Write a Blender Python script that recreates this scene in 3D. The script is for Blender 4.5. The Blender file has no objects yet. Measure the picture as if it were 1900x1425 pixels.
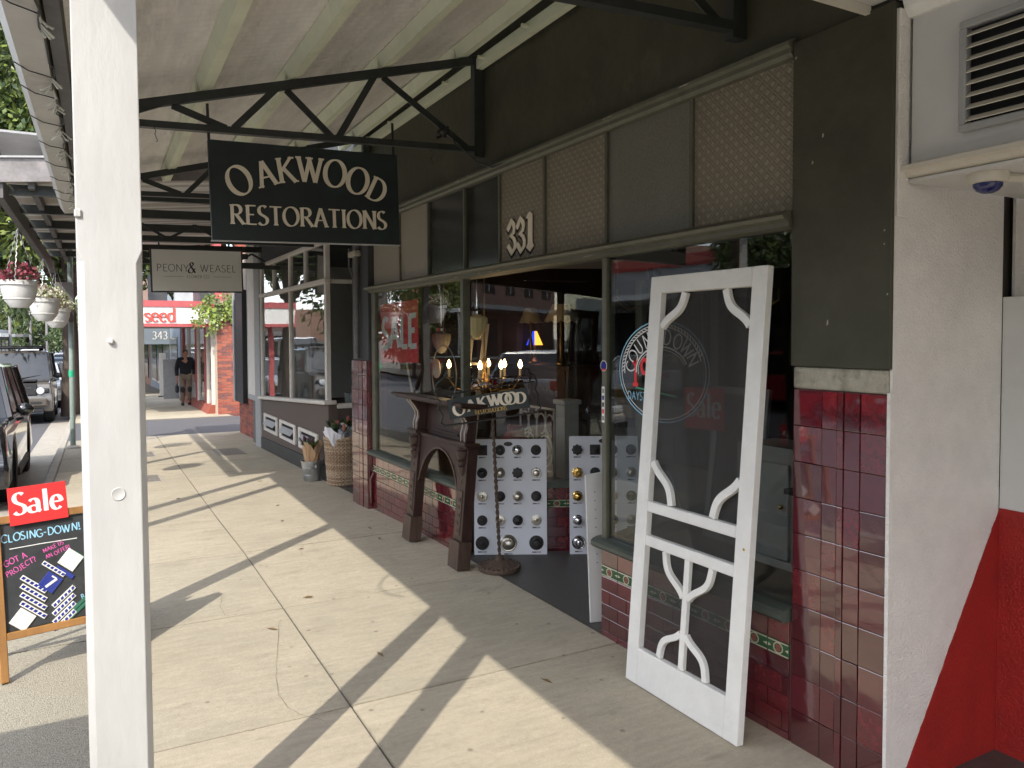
import bpy, bmesh, math, random
from mathutils import Vector, Matrix
R = math.radians
random.seed(7)
sc = bpy.context.scene
col = sc.collection
# ------------------------------------------------------------------ camera
cd = bpy.data.cameras.new('camera'); cam = bpy.data.objects.new('camera', cd); col.objects.link(cam)
sc.camera = cam
YAW, PITCH, ROLL = R(28.867), R(1.975), R(-.2)
fw = Vector((math.sin(YAW)*math.cos(PITCH), math.cos(YAW)*math.cos(PITCH), -math.sin(PITCH)))
rt = Vector((math.cos(YAW), -math.sin(YAW), 0)); up = rt.cross(fw)
rt2 = rt*math.cos(ROLL)+up*math.sin(ROLL); up2 = up*math.cos(ROLL)-rt*math.sin(ROLL)
m3 = Matrix((rt2, up2, -fw)).transposed()
cam.matrix_world = Matrix.Translation((0, 0, 1.68)) @ m3.to_4x4()
cd.sensor_width = 36; cd.lens = 36*1450/1900; cd.shift_y = -.02016
cd.clip_start = .05; cd.clip_end = 6000
# ------------------------------------------------------------------ world, sun, exposure
SUN_EL, SUN_AZ = R(43), R(44.3)            # light travels towards +x +y
wd = bpy.data.worlds.new('World'); sc.world = wd; wd.use_nodes = True
nt = wd.node_tree; nt.nodes.clear()
wo = nt.nodes.new('ShaderNodeOutputWorld'); bg = nt.nodes.new('ShaderNodeBackground'); sk = nt.nodes.new('ShaderNodeTexSky')
sk.sky_type = 'NISHITA'; sk.sun_disc = False; sk.sun_elevation = SUN_EL; sk.sun_rotation = R(180)+SUN_AZ
sk.air_density = 1.0; sk.dust_density = 1.6; sk.ozone_density = 1.2
tc = nt.nodes.new('ShaderNodeTexCoord'); nz = nt.nodes.new('ShaderNodeTexNoise'); mp = nt.nodes.new('ShaderNodeMapping')
mp.inputs['Scale'].default_value = (1.2, 1.2, 4.5); nz.inputs['Scale'].default_value = 2.2; nz.inputs['Detail'].default_value = 7
cr = nt.nodes.new('ShaderNodeValToRGB'); cr.color_ramp.elements[0].position = .43; cr.color_ramp.elements[1].position = .68
mx = nt.nodes.new('ShaderNodeMix'); mx.data_type = 'RGBA'; mx.inputs[7].default_value = (16.5, 16.8, 17.6, 1)
sc_ = nt.nodes.new('ShaderNodeMath'); sc_.operation = 'MULTIPLY'; sc_.inputs[1].default_value = .8
nt.links.new(tc.outputs['Generated'], mp.inputs[0]); nt.links.new(mp.outputs[0], nz.inputs[0]); nt.links.new(nz.outputs[0], cr.inputs[0])
nt.links.new(cr.outputs[0], sc_.inputs[0]); nt.links.new(sc_.outputs[0], mx.inputs[0])
nt.links.new(sk.outputs[0], mx.inputs[6]); nt.links.new(mx.outputs[2], bg.inputs[0]); nt.links.new(bg.outputs[0], wo.inputs[0])
bg.inputs[1].default_value = .15
sl = bpy.data.lights.new('sun', 'SUN'); so = bpy.data.objects.new('sun', sl); col.objects.link(so)
sl.energy = 2.0; sl.angle = R(.53); sl.color = (1, .94, .84)
so.rotation_euler = Vector((math.sin(SUN_AZ)*math.cos(SUN_EL), math.cos(SUN_AZ)*math.cos(SUN_EL), -math.sin(SUN_EL))).to_track_quat('-Z', 'Y').to_euler()
so.location = (-10, -10, 12)
sc.view_settings.view_transform = 'Standard'; sc.view_settings.look = 'None'; sc.view_settings.gamma = 1
sc.view_settings.exposure = 1.32
sc.render.engine = 'CYCLES'
try:
    sc.cycles.max_bounces = 8; sc.cycles.transparent_max_bounces = 24; sc.cycles.diffuse_bounces = 4; sc.cycles.glossy_bounces = 4
    sc.cycles.use_denoising = True
except Exception: pass
# ------------------------------------------------------------------ materials
MATS = {}
def mat(name, c, rough=.6, var=.12, scale=8, bump=0, bscale=60, metal=0, spec=.5, stretch=None, c2=None, c2amt=0, coat=0, emit=None, streak=None):
    """principled with noise variation, optional second colour blotches, optional bump"""
    if name in MATS: return MATS[name]
    m = bpy.data.materials.new(name); m.use_nodes = True; MATS[name] = m
    N = m.node_tree.nodes; L = m.node_tree.links; b = N['Principled BSDF']
    b.inputs['Roughness'].default_value = rough; b.inputs['Metallic'].default_value = metal
    b.inputs['Specular IOR Level'].default_value = spec
    if coat: b.inputs['Coat IOR'].default_value = 1.85 if 'tile_maroon' in name else 1.5; b.inputs['Coat Weight'].default_value = coat; b.inputs['Coat Roughness'].default_value = .03
    t = N.new('ShaderNodeTexCoord'); src = t.outputs['Object']
    if stretch:
        mpn = N.new('ShaderNodeMapping'); mpn.inputs['Scale'].default_value = stretch; L.new(src, mpn.inputs[0]); src = mpn.outputs[0]
    n = N.new('ShaderNodeTexNoise'); n.inputs['Scale'].default_value = scale; n.inputs['Detail'].default_value = 8; n.inputs['Roughness'].default_value = .62
    L.new(src, n.inputs[0])
    r = N.new('ShaderNodeValToRGB'); L.new(n.outputs[0], r.inputs[0])
    r.color_ramp.elements[0].position = .3; r.color_ramp.elements[1].position = .72
    r.color_ramp.elements[0].color = tuple(min(1, x*(1-var)) for x in c)+(1,)
    r.color_ramp.elements[1].color = tuple(min(1, x*(1+var)) for x in c)+(1,)
    out = r.outputs[0]
    if c2 and c2amt:
        n2 = N.new('ShaderNodeTexNoise'); n2.inputs['Scale'].default_value = scale*.35; n2.inputs['Detail'].default_value = 10; n2.inputs['Roughness'].default_value = .7
        L.new(src, n2.inputs[0])
        r2 = N.new('ShaderNodeValToRGB'); L.new(n2.outputs[0], r2.inputs[0])
        r2.color_ramp.elements[0].position = 1-c2amt-.06; r2.color_ramp.elements[1].position = 1-c2amt+.06
        mxn = N.new('ShaderNodeMix'); mxn.data_type = 'RGBA'; L.new(r2.outputs[0], mxn.inputs[0]); L.new(out, mxn.inputs[6]); mxn.inputs[7].default_value = tuple(c2)+(1,)
        out = mxn.outputs[2]
    L.new(out, b.inputs['Base Color'])
    rr = N.new('ShaderNodeMapRange'); rr.inputs[3].default_value = max(0, rough-.08); rr.inputs[4].default_value = min(1, rough+.1)
    L.new(n.outputs[0], rr.inputs[0]); L.new(rr.outputs[0], b.inputs['Roughness'])
    if bump:
        nb = N.new('ShaderNodeTexNoise'); nb.inputs['Scale'].default_value = bscale; nb.inputs['Detail'].default_value = 6; L.new(src, nb.inputs[0])
        bp = N.new('ShaderNodeBump'); bp.inputs['Strength'].default_value = bump; bp.inputs['Distance'].default_value = .01
        L.new(nb.outputs[0], bp.inputs['Height']); L.new(bp.outputs[0], b.inputs['Normal'])
    if emit:
        b.inputs['Emission Color'].default_value = tuple(emit[:3])+(1,); b.inputs['Emission Strength'].default_value = emit[3]
    return m
def glass_mat(name, tint=(.96, .98, .97), f0=.05, rough=0., absorb=1.0):
    if name in MATS: return MATS[name]
    m = bpy.data.materials.new(name); m.use_nodes = True; MATS[name] = m
    N = m.node_tree.nodes; L = m.node_tree.links; N.clear()
    o = N.new('ShaderNodeOutputMaterial'); mix = N.new('ShaderNodeMixShader'); tr = N.new('ShaderNodeBsdfTransparent'); gl = N.new('ShaderNodeBsdfGlossy')
    gl.inputs['Roughness'].default_value = rough
    tr.inputs[0].default_value = tuple(x*absorb for x in tint)+(1,)
    lw = N.new('ShaderNodeLayerWeight'); lw.inputs[0].default_value = .5
    p = N.new('ShaderNodeMath'); p.operation = 'POWER'; p.inputs[1].default_value = 4.5; L.new(lw.outputs['Facing'], p.inputs[0])
    q = N.new('ShaderNodeMapRange'); q.inputs[3].default_value = f0; q.inputs[4].default_value = 1.0; L.new(p.outputs[0], q.inputs[0])
    # faint waviness of old shop glass
    t = N.new('ShaderNodeTexCoord'); n = N.new('ShaderNodeTexNoise'); n.inputs['Scale'].default_value = 2.3; n.inputs['Detail'].default_value = 1
    L.new(t.outputs['Object'], n.inputs[0]); bp = N.new('ShaderNodeBump'); bp.inputs['Strength'].default_value = .05; bp.inputs['Distance'].default_value = .02
    L.new(n.outputs[0], bp.inputs['Height']); L.new(bp.outputs[0], gl.inputs['Normal'])
    L.new(q.outputs[0], mix.inputs[0]); L.new(tr.outputs[0], mix.inputs[1]); L.new(gl.outputs[0], mix.inputs[2]); L.new(mix.outputs[0], o.inputs[0])
    return m
def screen_mat(name, c, alpha):
    m = bpy.data.materials.new(name); m.use_nodes = True; MATS[name] = m
    N = m.node_tree.nodes; L = m.node_tree.links; b = N['Principled BSDF']; b.inputs['Base Color'].default_value = c+(1,); b.inputs['Roughness'].default_value = .8
    t = N.new('ShaderNodeTexCoord'); n = N.new('ShaderNodeTexNoise'); n.inputs['Scale'].default_value = 9; L.new(t.outputs['Object'], n.inputs[0])
    q = N.new('ShaderNodeMapRange'); q.inputs[3].default_value = alpha-.05; q.inputs[4].default_value = alpha+.05; L.new(n.outputs[0], q.inputs[0]); L.new(q.outputs[0], b.inputs['Alpha'])
    return m
def figured_glass(name, c1, c2, scale, kind='diamond', rough=.3):
    """obscure patterned glass: opaque-ish pane with pressed pattern relief"""
    m = bpy.data.materials.new(name); m.use_nodes = True; MATS[name] = m
    N = m.node_tree.nodes; L = m.node_tree.links; b = N['Principled BSDF']; b.inputs['Roughness'].default_value = rough; b.inputs['Specular IOR Level'].default_value = .6
    t = N.new('ShaderNodeTexCoord'); mpn = N.new('ShaderNodeMapping'); L.new(t.outputs['Object'], mpn.inputs[0])
    if kind == 'diamond': mpn.inputs['Rotation'].default_value = (R(45), 0, 0)
    n = N.new('ShaderNodeTexNoise'); n.inputs['Scale'].default_value = 3.5; n.inputs['Detail'].default_value = 6; L.new(t.outputs['Object'], n.inputs[0])
    if kind == 'diamond':
        v = N.new('ShaderNodeTexVoronoi'); v.feature = 'F1'; v.distance = 'CHEBYCHEV'; v.inputs['Randomness'].default_value = 0; v.inputs['Scale'].default_value = scale
        sp = N.new('ShaderNodeSeparateXYZ'); cb = N.new('ShaderNodeCombineXYZ'); L.new(mpn.outputs[0], sp.inputs[0]); L.new(sp.outputs[1], cb.inputs[0]); L.new(sp.outputs[2], cb.inputs[1])
        v.voronoi_dimensions = '2D'; L.new(cb.outputs[0], v.inputs['Vector'])
        sn = N.new('ShaderNodeMath'); sn.operation = 'MULTIPLY'; sn.inputs[1].default_value = 13; L.new(v.outputs['Distance'], sn.inputs[0])
        s2 = N.new('ShaderNodeMath'); s2.operation = 'SINE'; L.new(sn.outputs[0], s2.inputs[0]); h = s2.outputs[0]
    else:
        v = N.new('ShaderNodeTexNoise'); v.inputs['Scale'].default_value = scale; v.inputs['Detail'].default_value = 2; L.new(t.outputs['Object'], v.inputs[0]); h = v.outputs[0]
    mr = N.new('ShaderNodeMapRange'); mr.inputs[1].default_value = -1 if kind == 'diamond' else .3; mr.inputs[2].default_value = 1 if kind == 'diamond' else .7; L.new(h, mr.inputs[0])
    ad = N.new('ShaderNodeMath'); ad.operation = 'MULTIPLY_ADD'; ad.inputs[1].default_value = .75; L.new(mr.outputs[0], ad.inputs[0])
    mu = N.new('ShaderNodeMath'); mu.operation = 'MULTIPLY'; mu.inputs[1].default_value = .35; L.new(n.outputs[0], mu.inputs[0]); L.new(mu.outputs[0], ad.inputs[2])
    mxn = N.new('ShaderNodeMix'); mxn.data_type = 'RGBA'; mxn.inputs[6].default_value = c1+(1,); mxn.inputs[7].default_value = c2+(1,); L.new(ad.outputs[0], mxn.inputs[0])
    L.new(mxn.outputs[2], b.inputs['Base Color'])
    bp = N.new('ShaderNodeBump'); bp.inputs['Strength'].default_value = .5; bp.inputs['Distance'].default_value = .004; L.new(h, bp.inputs['Height']); L.new(bp.outputs[0], b.inputs['Normal'])
    return m
def concrete_mat(name, c, seed):
    m = bpy.data.materials.new(name); m.use_nodes = True; MATS[name] = m
    N = m.node_tree.nodes; L = m.node_tree.links; b = N['Principled BSDF']; b.inputs['Roughness'].default_value = .88; b.inputs['Specular IOR Level'].default_value = .3
    t = N.new('ShaderNodeTexCoord'); mp_ = N.new('ShaderNodeMapping'); mp_.inputs['Location'].default_value = (seed*3.1, seed*1.7, 0); L.new(t.outputs['Object'], mp_.inputs[0]); src = mp_.outputs[0]
    def noise(scale, detail, sc3=None, rough=.6):
        n = N.new('ShaderNodeTexNoise'); n.inputs['Scale'].default_value = scale; n.inputs['Detail'].default_value = detail; n.inputs['Roughness'].default_value = rough
        if sc3: q = N.new('ShaderNodeMapping'); q.inputs['Scale'].default_value = sc3; L.new(src, q.inputs[0]); L.new(q.outputs[0], n.inputs[0])
        else: L.new(src, n.inputs[0])
        return n.outputs[0]
    def rng(x, lo, hi, a, b_):
        r = N.new('ShaderNodeMapRange'); r.inputs[1].default_value = lo; r.inputs[2].default_value = hi; r.inputs[3].default_value = a; r.inputs[4].default_value = b_; L.new(x, r.inputs[0]); return r.outputs[0]
    def mul(x, y): q = N.new('ShaderNodeMath'); q.operation = 'MULTIPLY'; L.new(x, q.inputs[0]); L.new(y, q.inputs[1]); return q.outputs[0]
    big = rng(noise(1.1, 4), .3, .7, .90, 1.07); wisp = rng(noise(9, 6, (.55, 2.4, 1), .7), .3, .7, .87, 1.10); grain = rng(noise(230, 3), .28, .72, .80, 1.17); mid = rng(noise(38, 5), .3, .7, .93, 1.06)
    v = N.new('ShaderNodeTexVoronoi'); v.inputs['Scale'].default_value = 5.5; L.new(src, v.inputs['Vector']); spots = rng(v.outputs['Distance'], .05, .085, .62, 1.0)
    st = rng(noise(3.0, 8, (.8, 1.6, 1), .75), .57, .68, 1.0, .80)
    k = mul(mul(mul(big, wisp), mul(grain, mid)), mul(spots, st))
    mx_ = N.new('ShaderNodeMix'); mx_.data_type = 'RGBA'; mx_.blend_type = 'MULTIPLY'; mx_.inputs[0].default_value = 1; mx_.inputs[6].default_value = c+(1,); L.new(k, mx_.inputs[7]); L.new(mx_.outputs[2], b.inputs['Base Color'])
    bp_n = N.new('ShaderNodeBump'); bp_n.inputs['Strength'].default_value = .55; bp_n.inputs['Distance'].default_value = .004; L.new(mul(grain, wisp), bp_n.inputs['Height']); L.new(bp_n.outputs[0], b.inputs['Normal'])
concrete_mat('concrete', (.425, .375, .285), 1); concrete_mat('concrete_b', (.405, .36, .275), 2); concrete_mat('concrete_c', (.44, .385, .295), 3)
mat('aggregate', (.34, .31, .24), .9, .45, 120, .8, 160, c2=(.22, .2, .16), c2amt=.4)
mat('kerb_stone', (.36, .33, .28), .85, .15, 9, .5, 90)
mat('asphalt', (.10, .10, .105), .9, .22, 60, .6, 200)
mat('earth', (.16, .14, .11), .95, .2, 20)
mat('white_paint', (.64, .635, .61), .45, .05, 5, .12, 25, c2=(.58, .575, .555), c2amt=.34)
mat('post_white', (.49, .488, .475), .5, .10, 7, .22, 26, stretch=(1, 1, .3), c2=(.42, .415, .40), c2amt=.40)
mat('white_gloss', (.80, .79, .745), .38, .06, 9, .35, 35, c2=(.70, .685, .64), c2amt=.34)
mat('cream_paint', (.62, .585, .50), .5, .08, 6, .1, 30, c2=(.52, .49, .43), c2amt=.35)
mat('render_white', (.84, .805, .755), .75, .08, 5, .9, 120, c2=(.75, .72, .675), c2amt=.36)
mat('shop_green', (.064, .062, .040), .5, .24, 4, .5, 14, c2=(.098, .094, .066), c2amt=.34, spec=.3)
mat('frame_green', (.115, .115, .082), .45, .2, 10, .1, 40, c2=(.07, .072, .05), c2amt=.4)
mat('sill_green', (.072, .085, .070), .38, .2, 10)
mat('truss_green', (.030, .034, .032), .45, .25, 12, .1, 60)
mat('purlin_green', (.72, .75, .57), .55, .08, 6, c2=(.62, .65, .50), c2amt=.4)
mat('iron_sheet', (.70, .675, .63), .55, .14, 2.5, .1, 60, stretch=(6, 1, 1), c2=(.53, .51, .48), c2amt=.38)
mat('galv_roof', (.34, .335, .33), .5, .2, 6, .1, 40)
mat('gutter_grey', (.50, .48, .43), .45, .1, 7, c2=(.38, .36, .32), c2amt=.4)
mat('sign_green', (.014, .022, .022), .42, .25, 5, c2=(.016, .034, .030), c2amt=.42)
mat('letter_cream', (.78, .70, .55), .55, .06, 20)
mat('letter_black', (.012, .011, .011), .6, .1, 20)
mat('chalk_white', (.8, .8, .78), .9, .15, 200); mat('chalk_blue', (.32, .62, .80), .9, .15, 200); mat('chalk_pink', (.75, .13, .42), .9, .15, 200)
mat('chalk_red', (.85, .05, .06), .8, .1, 200)
mat('blackboard', (.035, .038, .040), .6, .3, 9, c2=(.06, .062, .064), c2amt=.4)
mat('frame_timber', (.34, .17, .055), .5, .25, 14, stretch=(1, 1, .15))
mat('red_card', (.72, .035, .035), .4, .04, 5); mat('poster_red', (.74, .03, .045), .55, .08, 5)
mat('tile_maroon', (.105, .010, .018), .06, .3, 30, .30, 8, spec=.9, coat=.8); mat('tile_maroon_b', (.135, .014, .020), .07, .3, 30, .32, 7, spec=.9, coat=.8); mat('tile_maroon_c', (.075, .009, .014), .05, .3, 30, .30, 10, spec=.9, coat=.8)
mat('grout', (.13, .045, .042), .8, .1, 30)
mat('border_cream', (.55, .50, .36), .15, .1, 20); mat('border_green', (.035, .10, .045), .15, .2, 20); mat('border_rose', (.33, .09, .08), .15, .2, 20)
mat('plaster_cream', (.40, .37, .29), .85, .18, 25, .8, 40, c2=(.25, .23, .17), c2amt=.42)
mat('red_wall', (.37, .015, .010), .6, .14, 6, .9, 120, c2=(.29, .016, .012), c2amt=.38)
mat('dark_void', (.010, .010, .010), .9); mat('black_plastic', (.015, .015, .016), .5)
mat('mantel_timber', (.042, .022, .017), .33, .35, 16, .15, 60, stretch=(3, 3, .4), spec=.5)
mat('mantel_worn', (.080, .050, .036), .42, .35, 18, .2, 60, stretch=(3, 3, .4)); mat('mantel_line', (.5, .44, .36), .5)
mat('board_white', (.76, .78, .83), .5, .03, 4)
mat('knob_black', (.013, .013, .014), .32, .3, 60, .2, 80); mat('knob_brass', (.72, .48, .14), .18, .1, 20, metal=1); mat('knob_chrome', (.75, .76, .78), .1, .05, 20, metal=1)
mat('knob_nickel', (.62, .58, .50), .28, .2, 40, .1, 80, metal=1); mat('knob_iron', (.035, .032, .030), .5, .3, 60, .3, 90); mat('label_grey', (.42, .42, .45), .8)
mat('rust_iron', (.085, .055, .038), .7, .4, 50, .4, 90); mat('wrought_iron', (.018, .016, .015), .45, .2, 40)
mat('floor_dark', (.075, .07, .063), .45, .3, 30, .2, 120, c2=(.055, .05, .046), c2amt=.4)
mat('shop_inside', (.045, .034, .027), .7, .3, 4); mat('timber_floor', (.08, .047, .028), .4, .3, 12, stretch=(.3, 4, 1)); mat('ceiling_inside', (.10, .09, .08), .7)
mat('wicker', (.30, .20, .125), .7, .4, 60, .4, 120); mat('wicker_pale', (.44, .33, .22), .7, .4, 60, .4, 120)
mat('zinc', (.50, .52, .53), .38, .25, 7, .1, 30, metal=.85); mat('kraft', (.46, .29, .16), .75, .12, 14, .2, 40); mat('tissue', (.72, .72, .78), .8, .05, 8)
mat('leaf_dark', (.045, .085, .030), .5, .3, 30); mat('protea', (.55, .20, .16), .6, .3, 30); mat('petal_purple', (.22, .05, .14), .6); mat('leaf_yellow', (.25, .32, .05), .5, .3, 30)
mat('brick_red', (.28, .07, .045), .8, .2, 20, .4, 90); mat('brick_orange', (.34, .10, .06), .8, .2, 20, .4, 90); mat('brick_dark', (.19, .07, .06), .8, .25, 20, .4, 90); mat('mortar', (.46, .38, .30), .9, .15, 30, .4, 120)
mat('florist_brown', (.105, .078, .066), .6, .12, 5); mat('florist_dark', (.045, .046, .046), .55, .15, 6); mat('florist_white', (.70, .66, .60), .5, .08, 8, c2=(.58, .54, .49), c2amt=.35)
mat('sign_grey', (.74, .73, .67), .5, .03, 4); mat('ink_dark', (.03, .03, .03), .6); mat('ink_soft', (.22, .22, .2), .6)
mat('seed_red', (.42, .085, .085), .55, .1, 6); mat('seed_letter', (.78, .085, .06), .45); mat('sign_white', (.80, .77, .71), .4, .03, 5)
mat('grey_blue', (.20, .235, .27), .6, .06, 5); mat('trim_grey', (.36, .37, .37), .55, .12, 8); mat('banner_black', (.022, .025, .03), .5)
mat('canopy_board', (.46, .42, .37), .7, .15, 5, c2=(.33, .29, .25), c2amt=.35); mat('old_timber', (.21, .195, .19), .8, .3, 8, .4, 40, c2=(.40, .22, .10), c2amt=.33); mat('beam_grey', (.13, .125, .12), .7, .25, 8, .2, 40)
mat('pole_green', (.24, .30, .27), .45, .12, 10); mat('band_green', (.03, .42, .22), .4); mat('sign_metal', (.14, .13, .12), .5)
mat('car_black', (.012, .012, .013), .12, .1, 5, coat=1); mat('car_stone', (.105, .092, .078), .2, .06, 5, coat=.8); mat('car_white', (.72, .72, .72), .2, .03, 5, coat=.8); mat('car_silver', (.40, .41, .42), .25, .05, 5, metal=.5, coat=.6); mat('car_blue', (.03, .05, .10), .2, coat=.8); mat('car_red', (.50, .02, .02), .2, coat=.8)
mat('car_glass', (.012, .014, .016), .04, .1, 5, spec=.8); mat('tyre', (.018, .018, .018), .8, .2, 30); mat('rim', (.18, .18, .19), .3, .1, 20, metal=.8); mat('trim_black', (.02, .02, .021), .55); mat('lamp_lens', (.55, .58, .6), .08, .05, 20, spec=.8); mat('chrome', (.7, .7, .7), .12, metal=1); mat('tail_red', (.42, .015, .012), .15, spec=.7); mat('amber', (.7, .22, .02), .2)
mat('bark', (.075, .055, .042), .9, .35, 18, .7, 40, stretch=(2, 2, .4))
mat('leaf_a', (.095, .135, .030), .45, .3, 12); mat('leaf_b', (.150, .190, .042), .45, .3, 12); mat('leaf_c', (.050, .080, .026), .5, .3, 12); mat('leaf_far', (.062, .085, .035), .6, .35, 3)
mat('pot_white', (.62, .61, .58), .5, .08, 8, c2=(.48, .47, .44), c2amt=.38); mat('flower_red', (.20, .03, .05), .6, .3, 60); mat('flower_white', (.70, .68, .55), .6, .2, 60); mat('chain', (.32, .31, .29), .45, .2, 60, metal=.6)
mat('skin', (.50, .27, .19), .55, .08, 20); mat('jumper_navy', (.014, .016, .022), .8, .2, 30); mat('trouser_khaki', (.26, .21, .15), .8, .12, 20); mat('pad_dark', (.03, .032, .036), .7); mat('boot', (.05, .038, .03), .6); mat('hair', (.11, .075, .05), .7, .3, 60)
mat('lamp_cream', (.66, .54, .28), .35, .08, 10, emit=(.9, .68, .3, .02)); mat('shade_cream', (.70, .60, .42), .7, .1, 20); mat('brass_dark', (.30, .19, .07), .3, .2, 30, metal=.9); mat('bulb', (1, .8, .5), .3, emit=(1, .62, .26, 12)); mat('candle', (.65, .55, .38), .5)
mat('blue_glass', (.02, .05, .5), .1, emit=(.02, .06, .9, .8)); mat('amber_glass', (.7, .3, .02), .1, emit=(1, .42, .05, 1.0))
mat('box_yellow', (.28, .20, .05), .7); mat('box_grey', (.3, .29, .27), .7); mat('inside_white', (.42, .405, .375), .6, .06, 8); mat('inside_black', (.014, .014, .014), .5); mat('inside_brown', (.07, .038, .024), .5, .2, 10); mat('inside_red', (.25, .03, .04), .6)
mat('dome_blue', (.008, .014, .11), .06, spec=.8); mat('light_wire', (.05, .055, .05), .6); mat('light_tip', (.60, .60, .52), .3)
mat('brick_opp', (.24, .14, .10), .85, .2, 6); mat('awning_grey', (.34, .34, .34), .6, .1, 4); mat('render_opp', (.66, .65, .62), .7, .06, 3); mat('opp_red', (.40, .05, .04), .6); mat('opp_glass', (.03, .035, .04), .06, spec=.8)
mat('metal_cover', (.20, .185, .16), .6, .25, 50, .5, 120); mat('joint_dark', (.15, .13, .105), .95, .2, 40); mat('leaf_litter', (.17, .10, .04), .8, .3, 40); mat('leaf_litter_green', (.16, .17, .04), .8, .3, 40)
glass_mat('glass', f0=.050, absorb=.88); glass_mat('glass_dark', f0=.05, absorb=.75, rough=.16); glass_mat('glass_clear', f0=.06, absorb=.97)
screen_mat('fly_screen', (.045, .042, .038), .46)
figured_glass('figured_tan', (.16, .135, .092), (.335, .29, .21), 24, 'diamond', .32)
figured_glass('figured_grey', (.115, .112, .09), (.205, .20, .165), 150, 'noise', .3)
figured_glass('figured_plain', (.28, .245, .185), (.42, .37, .28), 40, 'diamond', .3)
# ------------------------------------------------------------------ mesh helper
def thing(name, label, cat, loc=(0, 0, 0), group=None, rot=(0, 0, 0), world=True):
    o = bpy.data.objects.new(name, None); col.objects.link(o); o.location = loc; o.rotation_euler = rot; o.empty_display_size = .1
    o['label'] = label; o['category'] = cat
    if group: o['group'] = group
    OFF[o.name] = Vector(loc) if world else Vector((0, 0, 0))
    return o
OFF = {}
def tag(o, label=None, cat=None, group=None, kind=None):
    if label: o['label'] = label
    if cat: o['category'] = cat
    if group: o['group'] = group
    if kind: o['kind'] = kind
    return o
class MB:
    def __init__(s): s.v = []; s.f = []; s.sm = False
    def add(s, vs, fs):
        n = len(s.v); s.v += [Vector(v) for v in vs]; s.f += [tuple(i+n for i in f) for f in fs]; return s
    def box(s, x0, x1, y0, y1, z0, z1):
        vs = [(x, y, z) for z in (z0, z1) for y in (y0, y1) for x in (x0, x1)]
        return s.add(vs, [(0, 2, 3, 1), (4, 5, 7, 6), (0, 1, 5, 4), (2, 6, 7, 3), (0, 4, 6, 2), (1, 3, 7, 5)])
    def obox(s, c, sx, sy, sz, M=None):
        M = M or Matrix.Identity(3); c = Vector(c)
        vs = [c+M @ Vector((x*sx/2, y*sy/2, z*sz/2)) for z in (-1, 1) for y in (-1, 1) for x in (-1, 1)]
        return s.add(vs, [(0, 2, 3, 1), (4, 5, 7, 6), (0, 1, 5, 4), (2, 6, 7, 3), (0, 4, 6, 2), (1, 3, 7, 5)])
    def beam(s, p, q, w, h, upv=(0, 0, 1)):
        """box from p to q, w sideways, h along up"""
        p = Vector(p); q = Vector(q); d = (q-p); l = d.length; d.normalize(); u = Vector(upv); sd = d.cross(u).normalized(); u = sd.cross(d)
        M = Matrix((d, sd, u)).transposed(); return s.obox((p+q)/2, l, w, h, M)
    def tube(s, pts, r, n=8, caps=True, closed=False):
        pts = [Vector(p) for p in pts]; k = len(pts); rs = r if isinstance(r, (list, tuple)) else [r]*k
        base = len(s.v); prev = None
        for i, p in enumerate(pts):
            a = pts[(i-1) % k] if closed else pts[max(0, i-1)]; b = pts[(i+1) % k] if closed else pts[min(k-1, i+1)]
            t = (b-a).normalized()
            if prev is None:
                u = t.orthogonal().normalized()
            else:
                u = (prev-t*prev.dot(t)); u = u.normalized() if u.length > 1e-6 else t.orthogonal().normalized()
            prev = u; w = t.cross(u)
            for j in range(n):
                an = 2*math.pi*j/n; s.v.append(p+(u*math.cos(an)+w*math.sin(an))*rs[i])
        for i in range(k if closed else k-1):
            for j in range(n):
                a = base+i*n+j; b = base+i*n+(j+1) % n; c = base+((i+1) % k)*n+(j+1) % n; d = base+((i+1) % k)*n+j
                s.f.append((a, b, c, d))
        if caps and not closed:
            s.f.append(tuple(base+j for j in range(n))[::-1]); s.f.append(tuple(base+(k-1)*n+j for j in range(n)))
        s.sm = True; return s
    def lathe(s, prof, c=(0, 0, 0), n=16, M=None):
        M = M or Matrix.Identity(3); c = Vector(c); b = len(s.v)
        for r, z in prof:
            for j in range(n):
                a = 2*math.pi*j/n; s.v.append(c+M @ Vector((r*math.cos(a), r*math.sin(a), z)))
        for i in range(len(prof)-1):
            for j in range(n): s.f.append((b+i*n+j, b+i*n+(j+1) % n, b+(i+1)*n+(j+1) % n, b+(i+1)*n+j))
        if prof[0][0] > 1e-5: s.f.append(tuple(b+j for j in range(n))[::-1])
        if prof[-1][0] > 1e-5: s.f.append(tuple(b+(len(prof)-1)*n+j for j in range(n)))
        s.sm = True; return s
    def prism(s, poly, fn, d0, d1):
        """poly: 2d points (ccw), fn(u,v,d)->vector"""
        n = len(poly); a = [fn(u, v, d0) for u, v in poly]; b = [fn(u, v, d1) for u, v in poly]
        return s.add(a+b, [tuple(range(n))[::-1], tuple(range(n, 2*n))]+[(i, (i+1) % n, n+(i+1) % n, n+i) for i in range(n)])
    def strip(s, left, right, fn, d0, d1):
        """ribbon between two 2d polylines, extruded d0..d1"""
        n = len(left)
        vs = [fn(*p, d0) for p in left]+[fn(*p, d0) for p in right]+[fn(*p, d1) for p in left]+[fn(*p, d1) for p in right]
        fs = []
        for i in range(n-1):
            fs += [(i, i+1, n+i+1, n+i), (2*n+i, 3*n+i, 3*n+i+1, 2*n+i+1), (i, 2*n+i, 2*n+i+1, i+1), (n+i, n+i+1, 3*n+i+1, 3*n+i)]
        fs += [(0, n, 3*n, 2*n), (n-1, 3*n-1, 4*n-1, 2*n-1)]
        return s.add(vs, fs)
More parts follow.
